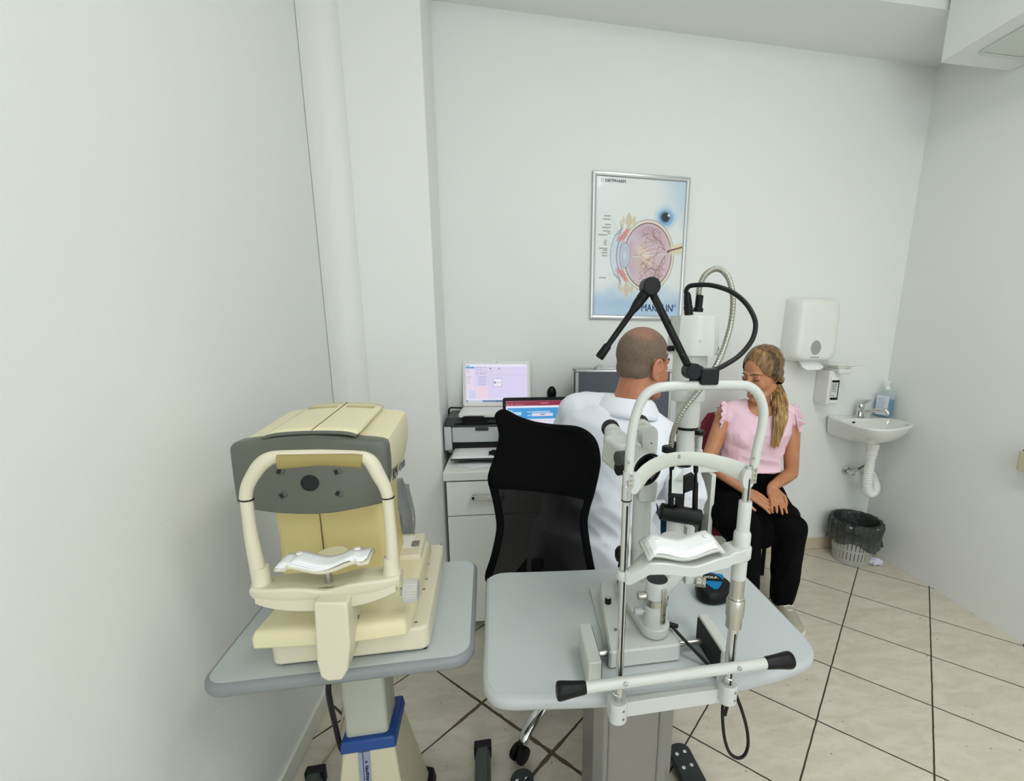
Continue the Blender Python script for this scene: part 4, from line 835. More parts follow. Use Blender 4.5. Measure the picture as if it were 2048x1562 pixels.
# chin plate, rod, knob
kp = loc(652, 1130, y=ay-.005); cxp, czp = kp.x, kp.z+.004
def chin(u, v, dz=0, wx=.077, dp=.026):
    s_ = 2*u-1; x_ = cxp+.002+wx*s_; y_ = ay-.030+2*dp*v
    return (x_, y_, czp+dz-.006*math.cos(s_*4.2)*(abs(s_) < .75)+.006*abs(s_)**2+.010*s_*0)
mb = MB(FD); mb.sheet(lambda u, v: chin(u, v), 30, 6); cpl = part('chin_plate', mb, cream_pale, t, smooth=60, solid=.006)
mb = MB(FD); mb.lathe([(.027, 0), (.0255, .004), (.016, .0045)], (cxp, ay+.034, czp-.003), (0, 0, 1), 24); part('chin_stop', mb, cream, cpl)
mb = MB(FD); mb.cyl((cxp, ay, czp-.005), (cxp, ay, zc_-.01), .0058, 16); part('chin_rod', mb, satin, t)
p = loc(822, 1181, y=ay); mb = MB(FD); mb.cyl((xb_-.004, ay, p.z), (p.x-.012, ay, p.z), .008, 16); mb2 = MB(FD)
nr = 28; rgk = []
for x_, f_ in ((-.014, .86), (-.0125, 1), (.0125, 1), (.014, .86)):
    rgk.append([(p.x+x_, ay+(.0215-(.0014 if j % 2 else 0))*f_*math.cos(2*math.pi*j/(2*nr)), p.z+(.0215-(.0014 if j % 2 else 0))*f_*math.sin(2*math.pi*j/(2*nr))) for j in range(2*nr)])
mb.loft(rgk); part('height_knob', mb, pm('knob_grey', (186, 186, 178), .45), t, smooth=25)
# paper pad on the chin plate
mb = MB(FD)
for k_ in range(3):
    mb.sheet(lambda u, v: tuple(V(chin(u, v, .0050+.0018*k_-.0012*(k_ == 0)*math.sin(6*u), .072, .021))+V((.0025*k_-.003, .002*k_, 0))), 26, 4)
mb.m = M.Identity(4)
pad = thing('chin_paper_pad', 'white chin paper pad with two pegs on the cream eye tester', 'paper pad', FD @ V((cxp, ay, czp+.005)), YAW)
part('papers', mb, paper, pad, smooth=60, solid=.0016)
for s_ in (-.048, .054):
    q = FD @ V(chin(.5+s_/.16, .6, .012)); mb = MB(); mb.lathe([(.0055, 0), (.005, .0025), (.002, .003)], q, (0, 0, 1), 14); part('peg', mb, white_plastic, pad)
# clear dust cover tucked behind it
film = pm('clear_film', (112, 120, 122), .16, alpha=.5, spec=.8, bump=.6, bscale=30)
fa = [FD @ V((.055+.05*u_, .31+.012*math.sin(9*u_), 0)) for u_ in (0, .2, .4, .6, .8, 1)]
mb = MB(); mb.sheet(lambda u, v: tuple(FD @ V((.03+.044*u+.006*math.sin(5*v), .335+.012*math.sin(11*u+2*v)+.01*math.sin(6*v+4*u), .092+.175*v*(1-.12*u)))), 16, 20)
solo('dust_cover', mb, film, 'crumpled clear plastic cover tucked behind the cream eye tester', 'cover', smooth=20, solid=.0012)
# ------------------------------------------------------------------ right instrument table
t = thing('instrument_table', 'wide grey lift table carrying the slit lamp, in front of the black chair', 'table', (.29, .92, 0))
o2 = [(-.064, 1.11), (-.062, 1.0), (-.058, .86), (-.056, .775), (-.050, .74), (-.034, .716), (-.006, .704), (.05, .698), (.167, .688), (.29, .684), (.414, .688), (.50, .700), (.56, .713), (.60, .728), (.625, .752), (.636, .785), (.637, .84), (.636, .95), (.634, 1.05), (.625, 1.095), (.60, 1.118), (.55, 1.126), (.4, 1.130), (.231, 1.136), (.06, 1.145), (-.01, 1.15), (-.04, 1.145), (-.058, 1.13)]
slabtop(spl2(o2, 4), ZT, .03, table_top, table_edge_light, t)
F2 = frame((.288, .95, 0), YAW)
colg = pm('lift_column_taupe', (140, 138, 132), .4, .25, var=.03); colg2 = pm('lift_column_side', (118, 122, 118), .4, .25)
mb = MB(F2); mb.prism([(-.100, -.04), (-.078, -.062), (.085, -.062), (.104, -.045), (.104, .075), (-.100, .075)], .05, ZT-.033); part('lift_column', mb, colg, t, bevel=.003)
mb = MB(F2)
for x_ in (-.066, .06): mb.box(x_-.0015, x_+.0015, -.0645, -.06, .06, ZT-.05)
part('column_groove', mb, colg2, t)
mb = MB(F2); mb.hexa([(-.06, -.10, ZT-.052), (.05, -.10, ZT-.052), (.05, .10, ZT-.052), (-.06, .10, ZT-.052)], [(-.15, -.20, ZT-.031), (.14, -.20, ZT-.031), (.14, .15, ZT-.031), (-.15, .15, ZT-.031)]); part('top_bracket', mb, black_matte, t, bevel=.003)
for sx, w_, an in ((-.262, .034, -1.5), (.252, .036, 2.5)):
    Ff = F2 @ M.Translation((sx, 0, 0)) @ M.Rotation(R(an), 4, 'Z')
    mb = MB(Ff); mb.prism(rrect(-w_, w_, -.30, .215, w_*.9, 8), .014, .036); ft = part('foot', mb, pm('foot_dark', (46, 54, 52), .5, var=.05), t, bevel=.005)
    for a, b in ((-.014, .175), (.014, .178), (-.014, .128), (.014, .131)):
        mb = MB(Ff); mb.lathe([(.0062, 0), (.0058, .0018), (.0028, .0019), (.0024, .0006)], (a, b, .0355), (0, 0, 1), 16); part('rivet', mb, chrome, ft)
    for b in (-.27, .185):
        mb = MB(Ff); mb.lathe([(.018, .001), (.018, .015)], (0, b, 0), (0, 0, 1), 18); part('foot_pad', mb, black_rubber, ft)
mb = MB(F2); mb.box(-.26, .25, -.06, .06, .014, .06); part('cross_beam', mb, foot_m, t, bevel=.005)
# ------------------------------------------------------------------ head rest clamped to the table's front edge
HY = .664
def hp(px, py, dy=0.0): return atp(px, py, (.28, HY+dy), YAW)
t = thing('head_rest', 'white slit lamp head rest with chrome posts and grip bar clamped to the right table', 'head rest', (.28, HY, ZT), YAW)
FH = frame((0, 0, 0), YAW)
lb, lt = hp(1238, 1408), hp(1255, 968); lb.x += 0
def post(a, b, r, n=18): m_ = MB(); m_.cyl(a, b, r, n); return m_
lpx = hp(1245, 1200); lx, ly = lpx.x, lpx.y
def lp(py): return V((lx, ly, hp(1245, py).z))
mb = MB(); mb.cyl(lp(1425), lp(988), .0066); mb.cyl(lp(985), lp(972), .0078); part('chrome_post', mb, chrome, t)
mb = MB(); mb.lathe([(.0072, -.0015), (.0088, 0), (.0072, .0018)], lp(1001), (0, 0, 1), 20); part('stop_ring', mb, black_rubber, t)
mb = MB(); mb.cyl(lp(999), lp(975), .0082, 20); part('sleeve', mb, chrome, t)
mb = MB(); mb.box(lx-.0015, lx+.0015, ly-.0069, ly-.0062, lp(1370).z, lp(1010).z); part('post_slot', mb, dark_gap, t)
rpx = hp(1478, 1120); rx0, ry0 = hp(1463, 1290).x, hp(1463, 1290).y
def rp(py): 
    q = hp(1470, py); return V((rx0, ry0, q.z))
mb = MB(); mb.cyl(rp(1395), rp(1250), .0088); part('chrome_post', mb, chrome, t)
mb = MB(); mb.box(rx0-.0016, rx0+.0016, ry0-.0093, ry0-.0084, rp(1370).z, rp(1262).z); part('post_slot', mb, dark_gap, t)
mb = MB(); za, zb_ = rp(1253).z, rp(1196).z; h_ = zb_-za
mb.lathe([(.0125, 0), (.0140, .001), (.0140, h_*.40), (.0158, h_*.42), (.0158, h_*.93), (.0140, h_), (.010, h_)], (rx0, ry0, za), (0, 0, 1), 30); part('height_ring', mb, satin, t)
mb = MB(); mb.lathe([(.0128, 0), (.0138, .002), (.0122, .004), (.0122, rp(1150).z-zb_)], (rx0, ry0, zb_), (0, 0, 1), 26); part('threaded_tube', mb, satin, t)
mb = MB(); mb.cyl(rp(1157), rp(1112), .0128, 26); part('lower_collar', mb, instr_white, t, bevel=.001)
mb = MB(); mb.lathe([(.0142, 0), (.0142, rp(1068).z-rp(1105).z), (.0125, rp(1064).z-rp(1105).z), (.0108, rp(1062).z-rp(1105).z), (.0108, rp(1006).z-rp(1105).z), (.0098, rp(1003).z-rp(1105).z), (.007, rp(1003).z-rp(1105).z)], rp(1105), (0, 0, 1), 28); part('upper_sleeve', mb, instr_white, t)
mb = MB(); mb.cyl(rp(1010), rp(955), .0062); part('upper_post', mb, chrome, t)
mb = MB(); mb.box(rx0-.0012, rx0+.0012, ry0-.0068, ry0-.006, rp(1000).z, rp(958).z); part('upper_slot', mb, dark_gap, t)
# perforated joint plates
for (xx, yy, p0, p1) in ((lx+.004, ly, lp(974).z, lp(943).z), (rx0+.0075, ry0, rp(966).z, rp(933).z)):
    mb = MB(); mb.box(xx-.0042, xx+.0042, yy-.0075, yy+.001, p0, p1); jp = part('joint_plate', mb, satin, t, bevel=.0008)
    for k_ in range(3):
        z_ = p0+(p1-p0)*(.2+.3*k_); mb = MB(); mb.lathe([(.0021, 0), (.0021, .0008), (.0011, .0009)], (xx, yy-.0074, z_), (0, -1, 0), 12); part('hole_screw', mb, steel, jp)
    mb = MB(); mb.cyl((xx-.006, yy, p0-.004), (xx-.006, yy, p1), .0055, 14); part('inner_post', mb, chrome, t)
# loop
lpth = [hp(a, b) for a, b in ((1257, 958), (1258, 940), (1261, 890), (1268, 845), (1278, 812), (1291, 790), (1311, 777), (1340, 772.5), (1380, 771), (1430, 770), (1470, 770), (1494, 772), (1511, 782), (1522, 800), (1527, 825), (1524, 855), (1516, 890), (1510, 920), (1507, 945))]
ps = spline(lpth, 5); mb = MB(); mb.tube(ps, .0075, 16, rb=.0075, up=(0, 1, 0)); lp_ = part('loop_tube', mb, instr_white, t, smooth=60)
for a, b in ((1257, 925), (1507, 917)):
    q = hp(a, b, -.0075); mb = MB(); mb.lathe([(.0022, 0), (.002, .001), (.001, .0011)], q, (0, -1, 0), 12); part('set_screw', mb, steel, lp_)
# forehead band, bowed away from the sitter
fb = []
for (a, b, dy, hh) in ((1268, 968, -.002, .0165), (1278, 960, .003, .0165), (1292, 944, .012, .0150), (1312, 930, .022, .0135), (1340, 920, .030, .0125), (1375, 917, .034, .0120), (1410, 920, .032, .0125), (1445, 929, .024, .0135), (1475, 940, .013, .0150), (1500, 952, .002, .0165)):
    fb.append((hp(a, b, dy), hh))
cs = spline([p for p, _ in fb], 5); hs = [fb[min(int(i/5), len(fb)-1)][1]*(1-(i % 5)/5)+fb[min(int(i/5)+1, len(fb)-1)][1]*((i % 5)/5) for i in range(len(cs))]
mb = MB(); mb.tube(cs, .0042, 12, rb=hs, up=(0, 0, 1)); part('forehead_band', mb, pm('band_white', (192, 195, 185), .35, var=.02), t, smooth=60)
q = hp(1359, 913, .027); mb = MB(); mb.ball(q, (.0022, .0014, .004), 12, 8); part('band_mark', mb, pm('mark_grey', (150, 150, 144), .6), t)
for (a, b, s_) in ((1264, 966, 1), (1497, 957, -1)):
    q = hp(a, b); mb = MB(); mb.lathe([(.0165, -.006), (.018, -.004), (.018, .004), (.0165, .006)], (q.x+s_*.004, q.y, q.z), (0, 1, 0), 24); mb.v = [V((q.x+(p.x-q.x)*.62, p.y, p.z)) for p in mb.v]; part('band_end', mb, instr_white, t)
# chin rest
cl, cr = hp(1262, 1140), hp(1478, 1118)
cm = V(((lx+rx0)/2, (ly+ry0)/2, 0)); zcr = hp(1360, 1112).z
crs = []
for i in range(31):
    u = i/30; p = V((lx, ly, 0))*(1-u)+V((rx0, ry0, 0))*u
    arm = min(1, max(0, (u-.03)/.14)); yo = -.004-.016*math.sin(math.pi*min(1, max(0, u)))**.6
    zt_ = zcr-.014+.022*arm-.010*math.exp(-((u-.52)/.16)**2)+(.004 if u > .85 else 0); hgt_ = .020-.003*math.exp(-((u-.5)/.2)**2)
    w_ = .010+.004*arm
    crs.append([(p.x, p.y+yo-w_, zt_-hgt_), (p.x, p.y+yo-w_, zt_-.002), (p.x, p.y+yo-w_+.002, zt_), (p.x, p.y+yo+w_+.012*arm-.002, zt_), (p.x, p.y+yo+w_+.012*arm, zt_-.002), (p.x, p.y+yo+w_+.012*arm, zt_-hgt_)])
mb = MB(); mb.loft(crs); part('chin_rest_bar', mb, instr_white, t, smooth=40)
mb = MB(); mb.lathe([(.016, 0), (.0172, .002), (.0172, .020), (.016, .022)], (rx0, ry0, rp(1113).z-.002), (0, 0, 1), 28); part('bar_eye', mb, instr_white, t)
mb = MB(); mb.lathe([(.0105, 0), (.0115, .002), (.0115, .014), (.0105, .016)], (lx, ly, crs[0][0][2]+.002), (0, 0, 1), 24); part('bar_eye', mb, instr_white, t)
ccx, ccy = hp(1362, 1090).x, hp(1362, 1090).y-.004
def cup(u, v, dz=0, wx=.066, dp=.026, dx=0, dyy=0):
    s_ = 2*u-1; return (ccx+dx+wx*s_*math.cos(YAW), ccy+dyy-.024+2*dp*v+.003*s_, zcr+.013+dz-.0052*math.cos(s_*3.6)*(abs(s_) < .87)+.0012*abs(s_)+.006*v)
mb = MB(); mb.sheet(lambda u, v: cup(u, v), 30, 6); cp_ = part('chin_cup', mb, instr_white, t, smooth=60, solid=.005)
mb = MB(); mb.lathe([(.026, -.008), (.0275, .006), (.024, .012), (.012, .0135)], (ccx, ccy+.032, zcr+.008), (0, 0, 1), 26); part('chin_stop', mb, instr_white, cp_)
pad = thing('chin_paper_pad', 'white chin paper pad on the white slit lamp head rest', 'paper pad', cup(.5, .5, .01), YAW)
mb = MB()
for k_ in range(3): mb.sheet(lambda u, v: cup(u, v, .0046+.0015*k_+.0006*math.sin(9*u+k_), .061-.0015*k_, .022, .001*k_, .002*k_), 28, 4)
part('papers', mb, paper, pad, smooth=60, solid=.0012)
for u_ in (.18, .84):
    mb = MB(); mb.lathe([(.0052, 0), (.0048, .002), (.002, .0026)], cup(u_, .62, .0090), (0, 0, 1), 14); part('peg', mb, white_plastic, pad)
# grip bar
g0, g1, g2, g3 = hp(1114, 1382, -.018), hp(1168, 1374, -.018), hp(1533, 1327, -.018), hp(1582, 1323, -.018)
ax = (g2-g1).normalized(); ax.z = 0; ax.normalize(); zb_ = (g1.z+g2.z)/2
def gp(p): return V((p.x, p.y, zb_+(p.z-zb_)*.15))
g0, g1, g2, g3 = gp(g0), gp(g1), gp(g2), gp(g3)
mb = MB(); mb.cyl(g1, g2, .0095, 24); part('grip_bar', mb, instr_white, t)
for a, b in ((g1, g0), (g2, g3)):
    L_ = (b-a).length; mb = MB(); mb.lathe([(.0098, -.003), (.0108, 0), (.0125, L_*.4), (.0150, L_*.8), (.0152, L_*.94), (.0138, L_), (.009, L_+.0015)], a, b-a, 28); part('hand_grip', mb, black_plastic, t, label='black flared rubber hand grip')
for p in (lp(1372), rp(1346)):
    q = g1+(g2-g1)*((p.x-g1.x)/(g2.x-g1.x)); mb = MB(); mb.lathe([(.0035, 0), (.0034, .0022), (.0016, .0024)], (q.x+.004, q.y-.0086, q.z+.004), (0, -1, .35), 14); part('bar_screw', mb, steel, t)
    mb = MB(); mb.tube(spline([(q.x-.012, q.y+.010, q.z-.012), (q.x-.0135, q.y+.0, q.z-.02), (q.x-.006, q.y-.004, q.z-.022)], 5), .002, 8); part('retaining_clip', mb, chrome, t)
# clamps and cross plate
zk0, zk1 = hp(1237, 1436).z, hp(1237, 1398).z
for (xx, yy, dz) in ((lx-.001, ly, 0), (rx0+.001, ry0, .004)):
    out_ = [(xx-.0155, yy+.018), (xx-.0155, yy-.004)]+[(xx+.0155*math.cos(R(180+18*k)), yy-.004+.0135*math.sin(R(180+18*k))) for k in range(1, 10)]+[(xx+.0155, yy-.004), (xx+.0155, yy+.018)]
    mb = MB(); mb.prism(out_, zk0+dz, zk1+dz-.001); ck = part('clamp', mb, instr_white, t, bevel=.002)
    for z_ in (.012, .028):
        mb = MB(); mb.lathe([(.0026, 0), (.0026, .001), (.0014, .0012)], (xx+.006, yy-.0155, zk0+dz+z_), (.25, -1, 0), 12); part('clamp_screw', mb, steel, ck)
mb = MB(); mb.hexa([(lx, ly+.004, ZT-.026), (rx0, ry0+.004, ZT-.026), (rx0, ry0+.018, ZT-.026), (lx, ly+.018, ZT-.026)], [(lx, ly+.004, ZT+.004), (rx0, ry0+.004, ZT+.004), (rx0, ry0+.018, ZT+.004), (lx, ly+.018, ZT+.004)]); part('cross_plate', mb, instr_white, t, bevel=.0015)
# fixation lamp on its folding arm
j1, j2, tip = hp(1383, 742, .004), hp(1300, 573, .03), hp(1198, 716, .05)
mb = MB(); q = hp(1414, 752); mb.prism_y(rrect(q.x-.0142, q.x+.0142, q.z-.0125, q.z+.0115, .003), q.y-.012, q.y+.012); part('arm_clamp', mb, black_plastic, t, bevel=.001)
mb = MB(); mb.cyl(j1+V((0, -.013, 0)), j1+V((0, .012, 0)), .0125, 26); mb.cyl(j1, hp(1404, 742, .004), .008, 16); part('arm_joint', mb, black_plastic, t, bevel=.0012)
mb = MB(); mb.cyl(j1+V((0, .004, 0)), j2+V((0, .004, 0)), .0058, 18); part('lower_arm', mb, black_plastic, t)
mb = MB(); mb.cyl(j2+V((0, -.012, 0)), j2+V((0, .014, 0)), .0132, 26); part('arm_joint', mb, black_plastic, t, bevel=.0012)
d_ = tip-j2; L_ = d_.length
mb = MB(); mb.lathe([(.006, .004), (.0082, .010), (.0082, .022), (.0074, .024), (.0080, .026), (.0072, .034), (.0048, .046), (.0044, L_-.026), (.0064, L_-.022), (.0070, L_-.003), (.0062, L_)], j2, d_, 20); part('lamp_wand', mb, black_plastic, t)
mb = MB(); mb.tube(spline([j2+V((.004, -.006, -.012)), j2+V((.012, -.006, -.035)), j2+V((.03, -.004, -.055)), j2*.6+j1*.4+V((.003, -.004, 0))], 6), .002, 8); mb.tube(spline([j2*.2+j1*.8+V((-.004, -.003, 0)), j1+V((-.012, -.003, .02)), j1+V((-.006, -.003, .008))], 6), .002, 8); part('arm_wire', mb, black_rubber, t)
# ------------------------------------------------------------------ slit lamp
LY = .86
def sp_(px, py, y=LY): return at(px, py, Y=y)
t = thing('slit_lamp', 'white slit lamp microscope with lamp tower standing on the right table', 'slit lamp', (.265, .86, ZT))
bo = spl2([(.186, .752), (.26, .750), (.333, .756), (.337, .80), (.337, .96), (.325, 1.015), (.275, 1.035), (.232, 1.02), (.212, .975), (.197, .85)], 6)
bo = [(.186, .756), (.190, .752), (.328, .756), (.333, .760), (.337, .96), (.330, 1.0), (.31, 1.022), (.275, 1.032), (.24, 1.022), (.219, 1.0), (.210, .965)]
mb = MB(); mb.loft([[(a, b, ZT+.004) for a, b in bo], [(.27+(a-.27)*.985, .89+(b-.89)*.99, ZT+.034) for a, b in bo], [(.27+(a-.27)*.94, .89+(b-.89)*.97, ZT+.038) for a, b in bo]]); bs = part('base', mb, instr_white, t, smooth=30)
mb = MB(); mb.prism([(.265+(a-.265)*.95, .89+(b-.89)*.97) for a, b in bo], ZT+.0006, ZT+.0045); part('base_underside', mb, dark_gap, t)
mb = MB(); mb.hexa([(.192, .80, ZT+.002), (.225, .80, ZT+.002), (.232, 1.03, ZT+.002), (.197, 1.03, ZT+.002)], [(.192, .80, ZT+.005), (.225, .80, ZT+.005), (.232, 1.03, ZT+.005), (.197, 1.03, ZT+.005)]); part('base_wing', mb, instr_white, bs, bevel=.002)
# rails: axle and end covers
mb = MB(); mb.cyl((.155, .757+.02, ZT+.017), (.395, .787, ZT+.017), .0062, 18); part('axle', mb, satin, t)
for x0_, x1_, inner in ((.136, .161, .1615), (.392, .414, .3915)):
    mb = MB(); mb.prism(rrect(x0_, x1_, .703, .818, .004), ZT+.001, ZT+.060); ec = part('rail_cover', mb, instr_white, t, bevel=.003)
    mb = MB(); mb.box(min(inner, inner-.002), max(inner, inner-.002)+.001, .708, .813, ZT+.002, ZT+.055); part('cover_inside', mb, black_matte, ec)
# joystick, knob
jb = at(1241, 1176, z=ZT+.04); jt = sp_(1243, 1112, jb.y+.012)
mb = MB(); mb.lathe([(.019, 0), (.017, .004), (.012, .007), (.006, .008)], (jb.x, jb.y, ZT+.037), (0, 0, 1), 24); part('joystick_collar', mb, instr_grey, t)
mb = MB(); mb.lathe([(.006, 0), (.0085, .012), (.0075, .035), (.0085, .055), (.007, .066), (.013, .070), (.0165, .080), (.0165, .094), (.012, .102), (.004, .104)], (jb.x, jb.y, ZT+.042), (jt-jb).normalized()*.2+V((0, 0, 1)), 22); part('joystick', mb, black_plastic, t)
kb = at(1216, 1206, z=ZT+.038); mb = MB(); mb.lathe([(.0072, 0), (.0068, .013), (.006, .014)], kb, (0, 0, 1), 18); k1_ = part('brightness_knob', mb, black_plastic, t)
mb = MB(); mb.lathe([(.0058, .0142), (.0055, .015)], kb, (0, 0, 1), 18); part('knob_cap', mb, satin, k1_)
pk = at(1231, 1260, z=ZT+.038); mb = MB(); mb.lathe([(.0035, 0), (.0033, .002), (.001, .0022)], pk, (0, 0, 1), 14); part('socket', mb, steel, t)
# rotating arms: front boat-shaped arm carrying the short pillar with black cap
pc = at(1306, 1240, Y=.80); px_, py_ = .2725, .80
cyx = at(1312, 1200, Y=.80).x; cyz0 = at(1305, 1262, Y=.782).z; cyz1 = at(1313, 1158, Y=.80).z
ao = [(cyx+.030*math.cos(R(a)), .80+.030*math.sin(R(a))) for a in range(180, 361, 15)]+[(cyx+.024, .90), (cyx+.006, .965), (cyx-.035, .975), (cyx-.046, .92)]
zb0_ = ZT+.040
mb = MB(); mb.loft([[(cyx+(a-cyx)*.93, .88+(b-.88)*.97, zb0_) for a, b in ao], [(a, b, zb0_+.006) for a, b in ao], [(a, b, max(zb0_+.02, cyz0-.004)+.05*max(0, b-.83)) for a, b in ao], [(cyx+(a-cyx)*.9, .88+(b-.88)*.97, max(zb0_+.022, cyz0)+.05*max(0, b-.83)) for a, b in ao]]); part('swing_arm', mb, instr_white, t, smooth=40)
mb = MB(); H_ = cyz1-cyz0
mb.lathe([(.0240, 0), (.0240, H_*.52), (.0228, H_*.525), (.0228, H_*.98), (.0215, H_)], (cyx, .80, cyz0), (0, 0, 1), 34); pil = part('pillar', mb, instr_white, t)
mb = MB(); mb.lathe([(.0245, H_*.50), (.0245, H_*.64)], (cyx, .80, cyz0), (0, 0, 1), 34, False); part('degree_ring', mb, satin, pil)
mb = MB(); mb.lathe([(.0212, H_-.001), (.0205, H_+.002), (.015, H_+.0025)], (cyx, .80, cyz0), (0, 0, 1), 30); part('pillar_cap', mb, pm('cap_charcoal', (32, 34, 36), .6, var=.15, scale=300), pil)
mb = MB(); m_ = basis((cyx, .80, cyz0), (math.cos(R(-62)), math.sin(R(-62)), 0), (0, 0, 1))
dx_, dy_ = math.cos(R(-72)), math.sin(R(-72)); c_ = V((cyx+.0245*dx_, .80+.0245*dy_, 0)); tx = V((-dy_, dx_, 0))
def sl(a, w0, w1, z0_, z1_, mbx): 
    n_ = V((dx_, dy_, 0)); mbx.hexa([c_+tx*w0-n_*.002+V((0, 0, z0_)), c_+tx*w0+n_*.003+V((0, 0, z0_)), c_+tx*w1+n_*.003+V((0, 0, z0_)), c_+tx*w1-n_*.002+V((0, 0, z0_))], [c_+tx*w0-n_*.002+V((0, 0, z1_)), c_+tx*w0+n_*.003+V((0, 0, z1_)), c_+tx*w1+n_*.003+V((0, 0, z1_)), c_+tx*w1-n_*.002+V((0, 0, z1_))])
mb = MB(); sl(0, -.005, .005, cyz0+H_*.18, cyz0+H_*.90, mb); sp2 = part('spring_plate', mb, satin, pil, bevel=.0008)
for f_ in (.26, .40):
    q = c_+V((dx_, dy_, 0))*.003+V((0, 0, cyz0+H_*f_)); mb = MB(); mb.lathe([(.0032, 0), (.003, .0012), (.0012, .0014)], q, (dx_, dy_, 0), 14); part('plate_screw', mb, steel, sp2)
for (a, b, r_, m_) in ((1283, 1191, .0085, satin), (1276, 1222, .0085, instr_grey)):
    q = sp_(a, b, .80); mb = MB(); mb.lathe([(.0045, -.014), (.0045, -.008), (r_, -.008), (r_, .006), (r_-.001, .0075)], (q.x, .80, q.z), (-1, 0, 0), 22); part('arm_knob', mb, m_, t)
q = sp_(1336, 1248, .805); mb = MB(); mb.tube(spline([(cyx+.024, .805, q.z+.002), (cyx+.034, .805, q.z), at(1352, 1262, Y=.79), at(1380, 1292, Y=.765), at(1412, 1325, Y=.735), at(1427, 1345, Y=.715), (at(1432, 1352, Y=.71).x, .700, ZT+.012), (.40, .68, ZT-.005), (.395, .678, ZT-.06)], 6), .0033, 9); mb.lathe([(.006, 0), (.0055, .02), (.004, .03)], (cyx+.022, .805, q.z+.002), (1, -.1, -.25), 14); part('lamp_cable', mb, black_rubber, t)
# rear microscope column and arm
mcx = sp_(1282, 1050, .97).x
mb = MB(); mb.lathe([(.030, ZT+.036), (.030, ZT+.05), (.0215, ZT+.06), (.0215, sp_(1282, 985, .97).z), (.020, sp_(1282, 980, .97).z)], (mcx, .97, 0), (0, 0, 1), 32); part('microscope_column', mb, instr_white, t)
mb = MB(); mb.hexa([(mcx-.02, .93, sp_(1282, 1000, .95).z), (mcx+.02, .93, sp_(1282, 1000, .95).z), (mcx+.02, 1.0, sp_(1282, 1000, .95).z), (mcx-.02, 1.0, sp_(1282, 1000, .95).z)], [(mcx-.02, .925, sp_(1282, 958, .95).z), (mcx+.022, .925, sp_(1282, 958, .95).z), (mcx+.022, 1.02, sp_(1282, 958, .95).z), (mcx-.02, 1.02, sp_(1282, 958, .95).z)]); part('microscope_bracket', mb, instr_white, t, bevel=.006, seg=3)
# microscope: objective drum, body, two eyepiece tubes
oc = sp_(1293, 938, .90); mdir = V((-.10, .26, .03)).normalized()
mb = MB(); mb.lathe([(.036, -.002), (.0385, 0), (.0385, .018), (.0350, .026), (.034, .075), (.030, .08)], oc, mdir, 36); obj_ = part('objective_drum', mb, instr_white, t)
mb = MB(); mb.lathe([(.0365, -.003), (.0365, -.0055), (.0325, -.0055), (.031, -.0015)], oc, mdir, 36, False); part('objective_ring', mb, black_plastic, obj_)
mb = MB(); mb.lathe([(.033, -.0025), (.030, -.002), (.02, -.0012), (.001, -.0008)], oc, mdir, 36); part('objective_lens', mb, pm('coated_lens', (14, 12, 16), .05, coat=1), obj_)
bo_ = oc+mdir*.085
Bm = basis(bo_, mdir.cross(V((0, 0, 1))), mdir)        # x right of the view, y along the tubes, z up
mb = MB(Bm); mb.hexa([(-.036, -.03, -.032), (.036, -.03, -.032), (.034, .045, -.026), (-.034, .045, -.026)], [(-.032, -.025, .034), (.032, -.025, .034), (.030, .045, .038), (-.030, .045, .038)]); part('microscope_body', mb, instr_white, t, bevel=.010, seg=4)
for a, b in ((1242, 922), (1330, 930)):
    pass
q = sp_(1243, 917, .915); mb = MB(); mb.lathe([(.012, -.012), (.0165, -.010), (.0165, .012), (.014, .014)], q, (1, .3, 0), 22); part('magnification_knob', mb, pm('knob_charcoal', (58, 62, 62), .45), t)
q2 = sp_(1243, 937, .915); mb = MB(); mb.lathe([(.011, -.012), (.0145, -.010), (.0145, .010), (.012, .012)], q2, (1, .3, 0), 20); part('focus_knob', mb, black_plastic, t)
for (hx_, hz_, ex_, ez_) in (((1234, 890, 1222, 868)), ((1295, 880, 1281, 858))):
    h0 = sp_(hx_, hz_, 1.02); e0 = sp_(ex_, ez_, 1.08)
    dv = (e0-h0).normalized()
    # prism housing with a rounded top
    hb = basis(h0, (1, .35, 0), (0, 0, 1)); pr_ = [(.0245*math.cos(R(a)), .012+.0245*math.sin(R(a))) for a in range(0, 181, 15)]+[(-.0225, -.030), (-.008, -.048), (.014, -.050), (.0235, -.030)]
    mb = MB(hb); mb.loft([[(x_*.93, z_*.95, .0105) for x_, z_ in pr_], [(x_, z_, .008) for x_, z_ in pr_], [(x_, z_, -.022) for x_, z_ in pr_], [(x_*.93, z_*.95, -.0245) for x_, z_ in pr_]]); hs_ = part('prism_housing', mb, instr_white, t, smooth=40)
    mb = MB(hb); mb.lathe([(.002, 0), (.0018, .0006)], (.004, -.006, .0105), (0, 0, 1), 10); part('housing_screw', mb, dark_gap, hs_)
    a_ = h0+V((0, .012, .013)); 
    mb = MB(); mb.lathe([(.0215, -.01), (.0215, .030), (.0195, .032), (.0190, .05)], a_, dv, 28); et = part('eyepiece_tube', mb, instr_white, t)
    mb = MB(); mb.lathe([(.0192, .044), (.0220, .046), (.0224, .062), (.0208, .067), (.0185, .067), (.0170, .056)], a_, dv, 28, False); part('eyecup', mb, black_rubber, et)
mb = MB(); q = sp_(1273, 872, .98); mb.lathe([(.006, -.016), (.006, -.010), (.0042, -.009), (.0042, .006), (.005, .007), (.005, .014)], q, (0, 0, 1), 16); part('tilt_screw', mb, satin, t)
